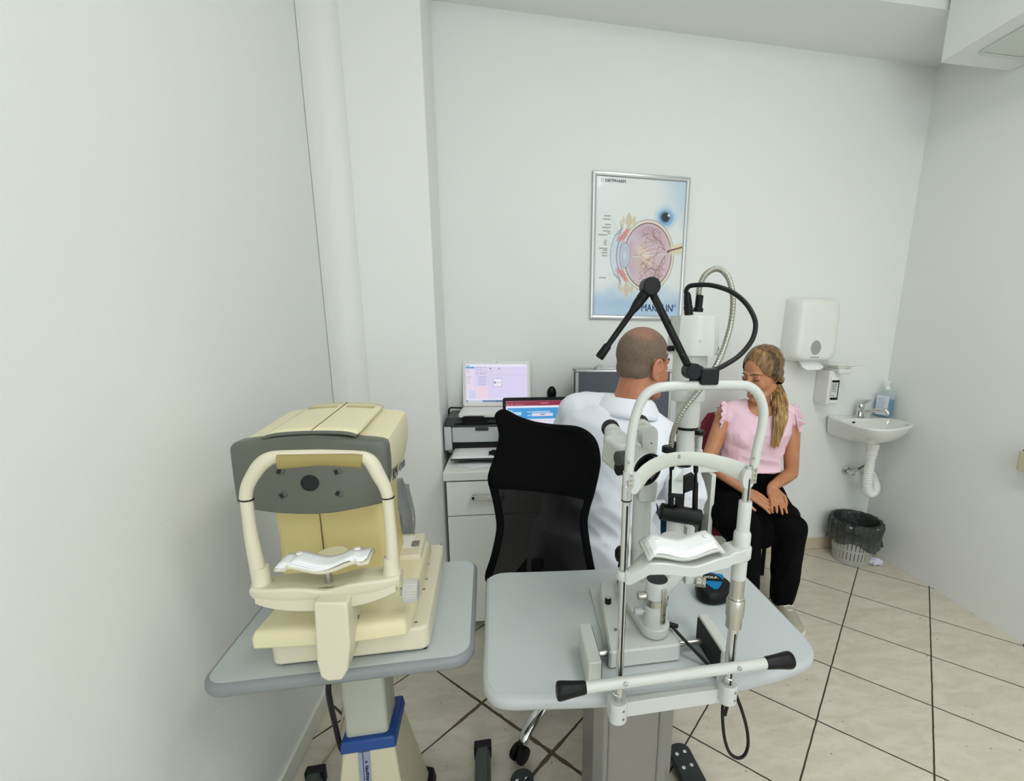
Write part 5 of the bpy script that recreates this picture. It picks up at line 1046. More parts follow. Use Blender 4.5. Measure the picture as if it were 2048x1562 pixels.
# lamp tower
twx = sp_(1378, 800).x
def tz(py): return sp_(1378, py).z
hx = sp_(1387, 660).x
hb0, hb1 = tz(709), tz(632)
ho = [(hx-.0405, LY-.02), (hx-.040, LY-.030), (hx-.022, LY-.043), (hx+.004, LY-.046), (hx+.026, LY-.040), (hx+.030, LY-.032), (hx+.0315, LY-.030), (hx+.0425, LY-.024), (hx+.043, LY+.03), (hx+.03, LY+.045), (hx-.03, LY+.045), (hx-.040, LY+.03)]
mb = MB(); mb.loft([[(hx+(a-hx)*1.01, LY+(b-LY)*1.01, hb0) for a, b in ho], [(hx+(a-hx)*1.01, LY+(b-LY)*1.01, hb0+.003) for a, b in ho], [(hx+(a-hx)*.955, LY+(b-LY)*.97, hb1-.004) for a, b in ho], [(hx+(a-hx)*.92, LY+(b-LY)*.92, hb1) for a, b in ho]]); lh = part('lamp_housing', mb, instr_white, t, smooth=32)
for a, b in ((1341, 697), (1431, 698)):
    q = sp_(a, b, LY-.01); mb = MB(); mb.lathe([(.0055, -.006), (.0058, .004), (.004, .006)], q, (-1 if a < 1380 else 1, -.3, 0), 16); part('housing_knob', mb, black_plastic, lh)
q = sp_(1402, 682, LY-.047); mb = MB(); mb.lathe([(.0022, 0), (.0018, .001)], (q.x, LY-.045, q.z), (.3, -1, 0), 12); part('vent_screw', mb, instr_grey, lh)
mb = MB(); mb.lathe([(.0335, hb0-tz(800)), (.0335, .004), (.0325, 0)][::-1]+[(.030, hb0-tz(800)+.002)], (hx-.003, LY, tz(800)), (0, 0, 1), 36); mb.v = [V((p.x, LY+(p.y-LY)*.9, p.z)) for p in mb.v]; part('tower_sleeve', mb, instr_white, t)
mb = MB(); zq = tz(852); mb.lathe([(.0225, 0), (.0235, .002), (.0245, tz(800)-zq), (.022, tz(800)-zq+.003)], (twx-.001, LY, zq), (0, 0, 1), 34); part('condenser_tube', mb, instr_white, t)
mb = MB(); mb.lathe([(.0205, -.006), (.0225, -.005), (.0225, .001), (.020, .002)], (twx-.001, LY, zq), (0, 0, 1), 34); part('filter_ring', mb, black_plastic, t)
zr_ = tz(904); mb = MB(); mb.lathe([(.0185, 0), (.020, .0015), (.0188, .003), (.0182, zq-zr_-.005)], (twx-.003, LY, zr_), (0, 0, 1), 32); part('aperture_tube', mb, instr_white, t)
mb = MB(); mb.lathe([(.016, 0), (.016, .012), (.014, .013)], (twx-.003, LY, tz(927)), (0, 0, 1), 28); rg__ = part('lens_mount', mb, instr_white, t)
mb = MB(); mb.lathe([(.0158, -.004), (.0165, -.003), (.0165, .002), (.0158, .003)], (twx-.003, LY, tz(927)), (0, 0, 1), 28); part('mount_ring', mb, black_plastic, rg__)
mb = MB(); mb.box(twx-.038, twx+.034, LY-.012, LY+.012, tz(924), tz(906)); part('cross_yoke', mb, instr_white, t, bevel=.003)
mb = MB(); mb.lathe([(.0085, 0), (.0085, .006), (.006, .008), (.0065, .035)], sp_(1397, 905, LY+.01), (0, 0, 1), 18); mb.lathe([(.0085, .0), (.0095, .001), (.0095, .006), (.008, .007)], sp_(1397, 870, LY+.01), (0, 0, 1), 20); part('filter_lever', mb, instr_grey, t)
mb = MB(); q = sp_(1398, 866, LY+.005); mb.lathe([(.011, -.003), (.0125, 0), (.0125, .004), (.010, .006)], q, (0, 0, 1), 22); part('filter_knob', mb, black_plastic, t)
mb = MB(); mb.lathe([(.006, -.004), (.0075, 0), (.0075, .006), (.006, .008)], sp_(1352, 862, LY+.005), (0, 0, 1), 18); part('filter_knob', mb, black_plastic, t)
mb = MB(); q = sp_(1337, 898, LY); mb.lathe([(.013, -.006), (.0135, -.004), (.0135, .004), (.012, .006)], q, (0, 0, 1), 22); mb.lathe([(.007, 0), (.007, .012)], sp_(1346, 895, LY+.006), (0, 0, 1), 16); part('conduit_socket', mb, black_plastic, t)
# two black rods, mirror, roller
for xk, y0k, y1k in ((1343, 928, 1012), (1391, 926, 1028)):
    a, b = sp_(xk+1, y0k, LY-.004), sp_(xk-1.5, y1k, LY-.004); ln = (a-b).length
    mb = MB(); mb.lathe([(.0048, 0), (.0060, .001), (.0058, ln*.62), (.0040, ln*.64), (.0030, ln*.80), (.0050, ln*.83), (.0055, ln)], b, a-b, 18); part('guide_rod', mb, black_plastic, t)
q = sp_(1352, 968, LY-.016); mm = basis(sp_(1355, 962, LY-.016), (1, 0, -.12), V((.40, .42, .95)).normalized())
mirror = pm('mirror_glass', (225, 228, 230), .03, 1, var=0)
mb = MB(mm); mb.box(-.0125, .0115, -.026, .027, -.0015, .0015); mi = part('prism_mirror', mb, mirror, t, bevel=.0004)
mb = MB(mm); mb.box(-.0130, .0120, -.030, .024, -.012, -.0017); part('mirror_holder', mb, black_plastic, mi, bevel=.001)
mb = MB(mm); mb.box(-.0145, .0145, -.033, -.025, -.014, .002); part('mirror_foot', mb, black_plastic, mi, bevel=.001)
a, b = sp_(1362, 975, LY-.006), sp_(1362, 1020, LY-.006); mb = MB(); mb.box(a.x-.008, a.x+.007, LY-.012, LY+.004, b.z, a.z); mb.hexa([(a.x+.002, LY-.012, a.z-.012), (a.x+.026, LY-.012, a.z-.004), (a.x+.026, LY+.004, a.z-.004), (a.x+.002, LY+.004, a.z-.012)], [(a.x+.006, LY-.012, a.z+.022), (a.x+.024, LY-.012, a.z+.03), (a.x+.024, LY+.004, a.z+.03), (a.x+.006, LY+.004, a.z+.022)]); part('mirror_stem', mb, black_plastic, t, bevel=.001)
r0_, r1_ = sp_(1320, 1022, LY), sp_(1401, 1036, LY-.012); ln = (r1_-r0_).length
mb = MB(); pr_ = [(.0125, 0), (.0175, .002)]
for k_ in range(1, 22): pr_ += [(.0180 if k_ % 2 else .0176, .002+(ln-.004)*k_/22)]
pr_ += [(.0178, ln-.002), (.0135, ln), (.0130, ln+.0005)]
mb.lathe(pr_, r0_, r1_-r0_, 32); ro = part('slit_width_roller', mb, black_plastic, t)
mb = MB(); mb.lathe([(.005, ln), (.0045, ln+.002), (.002, ln+.0025)], r0_, r1_-r0_, 16); part('roller_screw', mb, steel, ro)
# lower arm of the tower to the swing arm
mb = MB(); a = sp_(1352, 1040, LY+.01); b = sp_(1352, 1100, LY+.01); mb.lathe([(.0185, b.z-.05), (.0185, a.z-.006), (.017, a.z)], (a.x, LY+.012, 0), (0, 0, 1), 30); part('tower_foot', mb, instr_white, t)
mb = MB(); a2 = sp_(1378, 1052, LY+.02); mb.box(a2.x-.008, a2.x+.010, LY+.01, LY+.03, sp_(1378, 1110).z, a2.z); part('tower_bracket', mb, instr_white, t, bevel=.002)
mb = MB(); ps = spline([at(1352, 1085, Y=.872), at(1354, 1115, Y=.872), at(1352, 1140, Y=.87), at(1340, 1160, Y=.86), at(1322, 1176, Y=.85), at(1310, 1190, Y=.84)], 6); mb.tube(ps, [.0185+.0025*i/len(ps) for i in range(len(ps))], 20); part('curved_arm', mb, instr_white, t, smooth=60)
q = at(1388, 1152, Y=.87); mb = MB(); mb.box(q.x-.024, q.x+.016, .858, .885, q.z-.013, q.z+.016); part('angle_block', mb, instr_white, t, bevel=.002)
q = at(1402, 1164, Y=.855); mb = MB(); mb.lathe([(.008, -.012), (.011, -.009), (.011, -.001), (.0095, .001), (.0108, .003), (.0108, .008), (.009, .010)], q, (1, -.45, 0), 22); part('lock_knob', mb, satin, t)
# plugs, flexible conduit and black lead
p1 = sp_(1377, 622, LY-.012); mb = MB(); d1 = V((-.15, 0, 1)); mb.lathe([(.0082, -.008), (.0085, .008), (.0072, .011), (.0078, .013), (.0066, .028), (.0045, .034)], p1, d1, 20); part('lead_plug', mb, black_plastic, t)
p2 = sp_(1397, 613, LY+.004); mb = MB(); mb.lathe([(.0095, -.010), (.0095, -.003), (.0072, -.002), (.0072, .020), (.006, .021)], p2, (.05, 0, 1), 20); part('conduit_plug', mb, black_plastic, t)
cpts = [sp_(1397, 590, LY+.004), sp_(1399, 575, LY+.004), sp_(1408, 553, LY), sp_(1424, 540, LY-.005), sp_(1440, 539, LY-.010), sp_(1455, 553, LY-.015), sp_(1464, 580, LY-.02), sp_(1466, 610, LY-.02), sp_(1461, 650, LY-.02), sp_(1450, 690, LY-.03), sp_(1437, 722, LY-.04), sp_(1420, 752, LY-.05), sp_(1395, 785, LY-.05), sp_(1370, 816, LY-.045), sp_(1354, 845, LY-.035), sp_(1345, 872, LY-.02), sp_(1342, 896, LY-.004)]
ps = spline(cpts, 30); mb = MB(); mb.tube(ps, [.0053+.00045*math.sin(i*1.25) for i in range(len(ps))], 14); part('metal_conduit', mb, pm('conduit_steel', (168, 166, 156), .3, .9), t, smooth=80)
lpt = [p1+d1.normalized()*.030, sp_(1372, 583, LY-.014), sp_(1378, 573, LY-.018), sp_(1396, 570, LY-.03), sp_(1425, 571, LY-.05), sp_(1462, 583, LY-.07), sp_(1490, 605, LY-.09), sp_(1507, 632, LY-.11), sp_(1511, 655, LY-.12), sp_(1503, 682, LY-.13), sp_(1480, 710, LY-.14), sp_(1450, 730, LY-.15), sp_(1420, 744, LY-.165), sp_(1398, 752, LY-.18), sp_(1382, 762, LY-.185)]
ps = spline(lpt, 8); mb = MB(); mb.tube(ps, .0042, 12); part('lamp_lead', mb, black_rubber, t)
# looped cable under the table edge
mb = MB(); cps = [at(1448, 1398, Y=.70), at(1445, 1420, Y=.70), at(1446, 1450, Y=.70), at(1450, 1480, Y=.70), at(1459, 1505, Y=.70), at(1475, 1516, Y=.70), at(1489, 1510, Y=.70), at(1496, 1490, Y=.70), at(1494, 1460, Y=.70), at(1485, 1425, Y=.70), at(1474, 1395, Y=.705), at(1468, 1380, Y=.71)]
mb.tube(spline(cps, 7), .0032, 9); solo('looped_cable', mb, black_rubber, 'black cable hanging in a loop below the right table edge', 'cable')
# lens case
lc = at(1428, 1202, z=ZT+.004); lcx, lcy = lc.x+.006, lc.y+.024
t = thing('lens_case', 'round black case with blue metallic top on the right table', 'case', (lcx, lcy, ZT), R(-10))
FL = frame((lcx, lcy, ZT), R(-10))
mb = MB(FL); rgl = []
for z_, f_ in ((.0008, .86), (.004, .95), (.016, 1.0), (.026, .99), (.034, .95), (.039, .88), (.041, .5)):
    rgl.append([(.045*f_*math.cos(a)*(1+.06*math.cos(3*a+.5)), .043*f_*math.sin(a)*(1+.06*math.cos(3*a+.5)), z_+(.006*math.sin(a) if z_ > .02 else 0)) for a in [2*math.pi*j/40 for j in range(40)]])
mb.loft(rgl); lcb = part('shell', mb, black_plastic, t, smooth=50)
tri = [(.034*math.cos(R(-90+120*k)), .034*math.sin(R(-90+120*k))+.008) for k in range(3)]
tp_ = spl2([tri[0], (.018, -.006), tri[1], (.012, .031), (-.012, .031), tri[2], (-.018, -.006)], 6)
mb = MB(FL); mb.loft([[(a*1.05, b, .0385+.16*b) for a, b in tp_], [(a*1.05, b, .0412+.16*b) for a, b in tp_]]); bl = part('blue_insert', mb, pm('blue_foil', (16, 134, 196), .28, .7, var=.03), lcb, smooth=40)
part('lettering', text_mb('VOLK', .0115, FL @ M.Translation((-.0185, .010, .0446)) @ M.Rotation(R(9), 4, 'X'), 0, .0002, sx=1.1, thick=.0008), white_plastic, bl, smooth=None)
# ------------------------------------------------------------------ black office chair
CBP, CBY = (.10, 1.30), R(-24)
t = thing('office_chair', 'black mesh-backed swivel chair behind the slit lamp table', 'chair', (.24, 1.432, 0))
out_px = [(990, 828), (996, 823), (1003, 824), (1025, 837), (1045, 845), (1066, 851), (1104, 856), (1148, 858), (1172, 866), (1190, 883), (1198, 912), (1197, 936), (1188, 980), (1179, 1012), (1175, 1039), (1181, 1074), (1190, 1110), (1198, 1140), (1199, 1156), (1188, 1166), (1090, 1170), (1015, 1166), (996, 1158), (988, 1142), (998, 1104), (1005, 1053), (998, 1012), (989, 980), (982, 956), (985, 935), (990, 918), (998, 877), (996, 853), (991, 836)]
cl_ = spline([atp(a, b, CBP, CBY) for a, b in out_px], 4, True)
cc = sum(cl_, V())/len(cl_); ux_ = V((math.cos(CBY), math.sin(CBY), 0)); nn = V((-math.sin(CBY), math.cos(CBY), 0))
def bow(p):
    s_ = (p-cc).dot(ux_); h_ = p.z-cc.z; return p+nn*(-.9*s_*s_+.030*math.sin(6*h_+.3)+.04*h_*0)
zsp = atp(1090, 985, CBP, CBY).z
cmesh = bpy.data.materials.new('chair_net'); cmesh.use_nodes = True; k = NT(cmesh); b_ = cmesh.node_tree.nodes['Principled BSDF']
b_.inputs['Base Color'].default_value = lin((5, 5, 6)); b_.inputs['Roughness'].default_value = .85; b_.inputs['Specular IOR Level'].default_value = .15
tcn = k.node('ShaderNodeTexCoord'); sxn = k.node('ShaderNodeSeparateXYZ'); k.L(tcn.outputs['Object'], sxn.inputs[0])
ga = k.math('SINE', k.math('MULTIPLY', k.math('ADD', sxn.outputs[0], k.math('MULTIPLY', sxn.outputs[2], .55)), 1500)); gb_ = k.math('SINE', k.math('MULTIPLY', k.math('SUBTRACT', sxn.outputs[2], k.math('MULTIPLY', sxn.outputs[0], .4)), 1500))
al = k.math('SUBTRACT', 1.0, k.math('MULTIPLY', k.step(k.math('MULTIPLY', ga, gb_), .30, .70), .34)); k.L(al, b_.inputs['Alpha'])
fabric_black = pm('chair_fabric', (5, 5, 6), .9, spec=.15, var=.15, scale=400)
mb = MB(); nl = len(cl_)
def inner(f, th): return [bow(cc+(p-cc)*f)+nn*th for p in cl_]
mb.loft([inner(f, 0) for f in (.93, .8, .65, .5, .35, .2, .08)], False, True); part('backrest_net', mb, cmesh, t, smooth=60)
mb = MB(); bp_ = [bow(p) for p in cl_]; mb.tube([bow(cc+(p-cc)*.965) for p in cl_]+[bow(cc+(cl_[0]-cc)*.965)], .012, 10, False); part('backrest_frame', mb, fabric_black, t, smooth=60)
up_ = [p for p in cl_ if p.z > zsp-.002]
rgu = []
zs_ = [zsp+(atp(1080, 850, CBP, CBY).z-zsp)*i/12 for i in range(13)]
def span(z_):
    xs = []
    for i in range(nl):
        a, b = cl_[i], cl_[(i+1) % nl]
        if (a.z-z_)*(b.z-z_) <= 0 and a.z != b.z: xs.append(((a+(b-a)*((z_-a.z)/(b.z-a.z)))-cc).dot(ux_))
    return (min(xs), max(xs)) if len(xs) > 1 else None
mb = MB()
def headp(u, v):
    zt_l = zsp+(max(p.z for p in cl_)-zsp)*v*.985
    sp__ = span(zt_l) or (-.05, -.04); s_ = sp__[0]+(sp__[1]-sp__[0])*u
    return bow(cc+ux_*s_+V((0, 0, zt_l-cc.z)))-nn*.006
mb.sheet(headp, 20, 16); part('headrest_panel', mb, fabric_black, t, smooth=60, solid=.012)
# seat, lift, star base
mb = MB(frame((.27, 1.46, .46), CBY)); mb.prism(rrect(-.235, .235, -.22, .24, .09, 8), 0, .07); part('seat', mb, fabric_black, t, bevel=.025, seg=4)
mb = MB(); mb.tube(spline([(cc.x, cc.y+.035, .62), (cc.x+.005, cc.y+.045, .50), (cc.x+.05, cc.y+.07, .44), (.23, 1.42, .44)], 5), .02, 10); part('back_bracket', mb, black_plastic, t)
mb = MB(); mb.cyl((.24, 1.432, .10), (.24, 1.432, .30), .025, 20); mb.cyl((.24, 1.432, .30), (.24, 1.432, .455), .014, 18); part('gas_lift', mb, black_plastic, t)
ang0 = math.atan2(1.22-1.432, .028-.24); 
for k_ in range(5):
    a = ang0+2*math.pi*k_/5; d = V((math.cos(a), math.sin(a), 0)); sd = V((-d.y, d.x, 0)); c0 = V((.24, 1.432, 0))
    ps = spline([c0+d*.02+V((0, 0, .13)), c0+d*.12+V((0, 0, .135)), c0+d*.22+V((0, 0, .112)), c0+d*.285+V((0, 0, .078)), c0+d*.30+V((0, 0, .058))], 6)
    mb = MB(); mb.tube(ps, [.025-.008*i/len(ps) for i in range(len(ps))], 14, rb=[.015-.003*i/len(ps) for i in range(len(ps))]); lg = part('star_leg', mb, chrome, t, smooth=60)
    w0 = c0+d*.306; 
    for s_ in (-1, 1):
        q = w0+sd*s_*.014+d*.006+V((0, 0, .0275)); mb = MB(); mb.lathe([(.012, -.009), (.025, -.008), (.0265, -.004), (.0265, .004), (.025, .008), (.012, .009)], q, sd, 26); part('caster_wheel', mb, black_plastic, lg)
    mb = MB(); mb.lathe([(.014, 0), (.016, .004), (.012, .022), (.006, .026)], w0+V((0, 0, .042)), (0, 0, 1), 16); part('caster_hood', mb, black_plastic, lg)
# ------------------------------------------------------------------ people
def meld(mb, voxel, it=4, cut=None, disp=None, fac=.5):
    """melt overlapping shapes into one continuous skin"""
    me = bpy.data.meshes.new('melt'); me.from_pydata([tuple(p) for p in mb.v], [], mb.f); me.update()
    bm = bmesh.new(); bm.from_mesh(me); bmesh.ops.recalc_face_normals(bm, faces=bm.faces); bm.to_mesh(me); bm.free()
    o = bpy.data.objects.new('melt', me); COL.objects.link(o)
    m = o.modifiers.new('r', 'REMESH'); m.mode = 'VOXEL'; m.voxel_size = voxel
    m = o.modifiers.new('s', 'SMOOTH'); m.iterations = it; m.factor = fac
    dg = bpy.context.evaluated_depsgraph_get(); ev = o.evaluated_get(dg); e = ev.to_mesh()
    vs = [v.co.copy() for v in e.vertices]; ns = [v.normal.copy() for v in e.vertices]; fs = [tuple(p.vertices) for p in e.polygons]
    ev.to_mesh_clear(); bpy.data.objects.remove(o); bpy.data.meshes.remove(me)
    if disp: vs = [p+n*disp(p, n) for p, n in zip(vs, ns)]
    if cut:
        keep = [not cut(p) for p in vs]; mp = {}; out = []
        for i, k_ in enumerate(keep):
            if k_: mp[i] = len(out); out.append(vs[i])
        fs = [tuple(mp[i] for i in f) for f in fs if all(keep[i] for i in f)]; vs = out
    r = MB(); r.v = vs; r.f = fs; return r
def torso(mb, secs, n=28, p=2.5):
    rings = []
    for c, rt, fw, hw, hf, hb in secs:
        rg = []
        for j in range(n):
            a = 2*math.pi*j/n; ca, sa = math.cos(a), math.sin(a)
            x = hw*abs(ca)**(2/p)*(1 if ca >= 0 else -1); y = abs(sa)**(2/p)*(hf if sa >= 0 else -hb)
            rg.append(V(c)+V(rt)*x+V(fw)*y)
        rings.append(rg)
    mb.loft(rings)
def hand(mb, w, d, nrm, side, L=.175, curl=.5, spread=.10, tcurl=.3):
    """palm, four fingers and a thumb; d points along the hand, nrm out of its back; side +1 puts the thumb toward d x nrm"""
    w = V(w); d = V(d).normalized(); nrm = V(nrm); nrm = (nrm-d*nrm.dot(d)).normalized(); s = d.cross(nrm)*side
    k = L/.18
    pl = .085*k
    for t in (-.026, -.010, .008, .024):
        mb.caps([w+d*.005+s*t*.55*k, w+d*pl*.55+s*t*k, w+d*pl+s*t*1.02*k+nrm*.001], [.0115*k, .0125*k, .0100*k], 10)
    for i, (t, ln) in enumerate(((.027, .070), (.0095, .078), (-.0085, .073), (-.0255, .058))):
        ln *= k; b = w+d*pl*.96+s*t*k; dd = (d+s*spread*(t/.027)).normalized(); pts = [b]; c = curl*(.25+.06*i)
        for q, seg_ in enumerate((.42, .32, .26)):
            ang = c*(q+.6); v = dd*math.cos(ang)-nrm*math.sin(ang); pts.append(pts[-1]+v*ln*seg_)
        mb.caps(pts, [.0088*k, .0082*k, .0074*k, .0062*k], 9)
    b = w+d*.022*k+s*.026*k-nrm*.004
    t1 = b+(d*.55+s*.75-nrm*.2).normalized()*.036*k; t2 = t1+(d*.9+s*(.45-tcurl)-nrm*.2).normalized()*.030*k; t3 = t2+(d+s*(.15-tcurl)-nrm*.25).normalized()*.022*k
    mb.caps([w+d*.012*k+s*.012*k, b, t1, t2, t3], [.014*k, .0135*k, .0105*k, .0092*k, .0072*k], 10)
def head_shapes(H, fem):
    """skull, jaw, nose, brow, cheeks, lips and ears in the head's own frame (x right, y forward, z up)"""
    mb = MB(H); f = .94 if fem else 1.0
    mb.ball((0, -.014, .042), (.0745*f, .094, .084), 24, 16); mb.ball((0, .022, -.012), (.0635*f, .066, .088), 22, 14)
    mb.ball((0, -.035, -.005), (.062*f, .062, .06), 18, 12)
    j = .046 if fem else .053
    mb.caps([(-j, .0, -.052), (-.028, .052, -.084), (0, .066, -.092), (.028, .052, -.084), (j, .0, -.052)], [.022, .019, .019, .019, .022], 12)
    mb.caps([(0, .080, .022), (0, .094, -.004), (0, .103, -.020)], [.0085, .0095, .0115], 12)
    for s in (-1, 1):
        mb.ball((s*.0105, .094, -.024), (.0085, .0095, .0075), 10, 8); mb.ball((s*.036, .056, -.022), (.025, .024, .028), 14, 10)
        mb.ball((s*.031, .068, .010), (.0155, .0135, .0125), 14, 10); mb.caps([(s*.008, .083-.004*fem, .030), (s*.028, .080-.006*fem, .034), (s*.048, .062-.004*fem, .028)], [.008, .009, .007] if not fem else [.0065, .0065, .0055], 10)
        if fem: continue
        # ear: rim, lobe and a thin plate
        e0 = V((s*.0735*f, -.012, -.004)); ps = [e0+V((s*(.006+.006*math.sin(a*.5)), -.016*math.cos(a)*1.0-.006, .030*math.sin(a))) for a in [R(-80+25*i) for i in range(12)]]
        mb.caps(ps, [.0062]*len(ps), 8); mb.ball(e0+V((s*.003, -.004, .0)), (.007, .016, .026), 12, 8); mb.ball(e0+V((s*.004, .004, -.030)), (.006, .008, .010), 10, 8); mb.ball(e0+V((s*.004, .010, -.004)), (.006, .005, .008), 8, 6)
    mb.caps([(-.021, .079, -.050), (0, .089, -.047), (.021, .079, -.050)], [.005, .0068, .005], 10); mb.caps([(-.018, .079, -.058), (0, .088, -.059), (.018, .079, -.058)], [.005, .0074, .005], 10)
    return mb
def skin_mat(name, rgb, rgb2, rough=.5):
    m = bpy.data.materials.new(name); m.use_nodes = True; k = NT(m); b = m.node_tree.nodes['Principled BSDF']; tc = k.node('ShaderNodeTexCoord')
    c = k.mix(k.step(k.noise(tc.outputs['Object'], 14, 4), .3, .75), lin(rgb), lin(rgb2)); k.L(c, b.inputs['Base Color']); b.inputs['Roughness'].default_value = rough
    b.inputs['Subsurface Weight'].default_value = .08; b.inputs['Subsurface Radius'].default_value = (.01, .004, .002); b.inputs['Subsurface Scale'].default_value = .5
    bp = k.node('ShaderNodeBump'); bp.inputs['Strength'].default_value = .12; bp.inputs['Distance'].default_value = .001; k.L(k.noise(tc.outputs['Object'], 300, 2), bp.inputs['Height']); k.L(bp.outputs['Normal'], b.inputs['Normal'])
    return m
def hair_mat(name, dark, mid, light, sc=(60, 60, 4), rough=.45):
    m = bpy.data.materials.new(name); m.use_nodes = True; k = NT(m); b = m.node_tree.nodes['Principled BSDF']; tc = k.node('ShaderNodeTexCoord'); mp = k.node('ShaderNodeMapping'); mp.inputs['Scale'].default_value = sc; k.L(tc.outputs['Object'], mp.inputs['Vector'])
    n = k.noise(mp.outputs[0], 3, 2, .55, .3); c = k.mix(k.step(n, .32, .55), lin(dark), lin(mid)); c = k.mix(k.step(n, .55, .75), c, lin(light)); k.L(c, b.inputs['Base Color']); b.inputs['Roughness'].default_value = rough
    bp = k.node('ShaderNodeBump'); bp.inputs['Strength'].default_value = .25; bp.inputs['Distance'].default_value = .002; k.L(n, bp.inputs['Height']); k.L(bp.outputs['Normal'], b.inputs['Normal']); return m
UP = V((0, 0, 1))
def fold(p, fr, amp, dirv, seed=0):
    d = V(dirv); q = p-d*(p.dot(d))*.75
    n = NZ.noise(q*fr+V((seed, seed*2.1, 0))); return amp*(1-abs(n)*2.6)
# ---- the man, seated with his back to the camera
t = thing('person', 'man seated from behind in a white coat with short greying hair', 'person', (.27, 1.45, 0))
mskin = skin_mat('man_skin', (186, 128, 96), (170, 108, 80)); coat = pm('coat_white', (226, 229, 237), .8, var=.015, scale=6, bump=.12, bscale=500)
jeans = pm('jeans_navy', (40, 50, 78), .85, var=.1, scale=60); shoe_dark = pm('shoe_dark', (26, 24, 24), .5)
rt0 = V((math.cos(R(26)), -math.sin(R(26)), 0)); fw0 = V((math.sin(R(26)), math.cos(R(26)), 0))
shL, shR = V((.245, 1.545, 1.065)), V((.535, 1.415, .985)); rts = (shR-shL).normalized(); fws = UP.cross(rts).normalized()
elL, wrL, elR, wrR = V((.150, 1.665, .82)), V((.225, 1.875, .798)), V((.625, 1.475, .765)), V((.575, 1.745, .792))
nb = V((.395, 1.478, 1.085)); hc = V((.454, 1.500, 1.224)); pel = V((.27, 1.43, .60))
def man_torso(mb, e):
    secs = []
    for c, k_, hw, hf, hb in ((pel+V((0, 0, -.075)), 0, .16, .12, .11), (pel, 0, .175, .13, .125), (pel+V((.02, .012, .12)), .15, .162, .125, .115), (pel+V((.05, .025, .25)), .5, .172, .125, .12), (pel+V((.085, .04, .36)), .85, .188, .12, .125), (nb+V((-.018, -.006, -.055)), 1, .165, .095, .11), (nb+V((0, 0, -.005)), 1, .10, .07, .085)):
        r_ = (rt0*(1-k_)+rts*k_).normalized(); f_ = (fw0*(1-k_)+fws*k_).normalized(); secs.append((c, r_, f_, hw+e, hf+e, hb+e))
    torso(mb, secs)
    for s_ in (shL, shR): mb.ball(s_+V((0, 0, -.005)), (.062+e, .062+e, .058+e), 16, 10)
    mb.caps([nb+V((0, 0, -.01)), shL+V((.02, -.01, .012))], [.052+e*.6, .046+e], 14); mb.caps([nb+V((0, 0, -.01)), shR+V((-.02, .01, .012))], [.052+e*.6, .046+e], 14)
H1 = basis(hc, V((math.cos(R(60)), -math.sin(R(60)), 0)), V((math.sin(R(60)), math.cos(R(60)), -.18)))
b = head_shapes(H1, False); b.m = M.Identity(4)
b.caps([nb+V((-.005, -.004, -.02)), nb*.45+hc*.55+V((-.014, -.012, -.04)), hc+V((-.02, -.014, -.03))], [.066, .060, .058], 18)
man_torso(b, 0)
for a_, e_, w_ in ((shL, elL, wrL), (shR, elR, wrR)): b.caps([a_, a_*.5+e_*.5, e_], [.052, .046, .040], 14); b.caps([e_, e_*.65+w_*.35, w_], [.041, .038, .027], 14)
hand(b, wrL, (.12, 1, -.22), (.1, .2, 1), 1, .19, .5); hand(b, wrR, (-.35, 1, -.02), (0, 0, 1), -1, .19, .35)
hipL, hipR = pel-rt0*.09+V((0, 0, -.02)), pel+rt0*.09+V((0, 0, -.02)); knL, knR = V((.395, 1.835, .60)), V((.565, 1.77, .585)); anL, anR = V((.40, 1.80, .10)), V((.56, 1.72, .10))
for h_, k_, a_ in ((hipL, knL, anL), (hipR, knR, anR)):
    b.caps([h_, h_*.5+k_*.5, k_], [.088, .076, .058], 14); b.caps([k_, k_*.6+a_*.4, a_], [.056, .052, .036], 14); b.caps([a_+V((-.01, -.03, -.055)), a_+V((.02, .10, -.07)), a_+V((.03, .14, -.075))], [.036, .030, .022], 12)
part('body', meld(b, .0038, 4), mskin, t, smooth=True)
c = MB(); man_torso(c, .013)
c.caps([shL, shL*.5+elL*.5+V((0, 0, -.004)), elL+V((0, 0, -.006))], [.066, .063, .058], 16); c.caps([elL, elL*.4+wrL*.6, wrL-(wrL-elL)*.05], [.058, .052, .044], 16)
c.caps([shR, shR*.5+elR*.5+V((0, 0, -.004)), elR+V((0, 0, -.006))], [.066, .064, .062], 16); c.caps([elR, elR*.4+wrR*.6, wrR-(wrR-elR)*.05], [.060, .054, .045], 16)
torso(c, [(pel+V((.005, .0, .10)), rt0, fw0, .175, .135, .13), (pel+V((.0, .0, .0)), rt0, fw0, .197, .15, .145), (pel+V((.01, .01, -.10)), rt0, fw0, .205, .17, .15)])
for h_, k_ in ((hipL, knL), (hipR, knR)): c.caps([h_, h_*.45+k_*.55], [.108, .102], 14)
tl = V((.55, .2, -.8)).normalized()
def cd(p, n):
    low = max(0, min(1, (1.0-p.z)/.25)); return fold(p, 9, .016, V((.85, -.1, -.5)).normalized(), 3)*low+fold(p, 17, .006, V((.7, 0, -.7)).normalized(), 1)*(.3+.7*low)+.002*NZ.noise(p*7)
part('coat', meld(c, .006, 5, None, cd), coat, t, smooth=True, label='white doctor coat')
def band(c0, axis, fwd, prof, squash=.86, gap=.0, n=48):
    ax = V(axis).normalized(); fw_ = (V(fwd)-ax*V(fwd).dot(ax)).normalized(); rt_ = fw_.cross(ax)
    m_ = MB(); rows = []
    for i in range(n+1):
        a = R(90)+gap+(2*math.pi-2*gap)*i/n
        rows.append([c0+ax*h+(rt_*math.cos(a)+fw_*math.sin(a)*squash)*r_ for r_, h in prof])
    for i in range(n): pass
    m_.sheet(lambda u, v: tuple(rows[int(round(u*n))][int(round(v*(len(prof)-1)))]), n, len(prof)-1); return m_
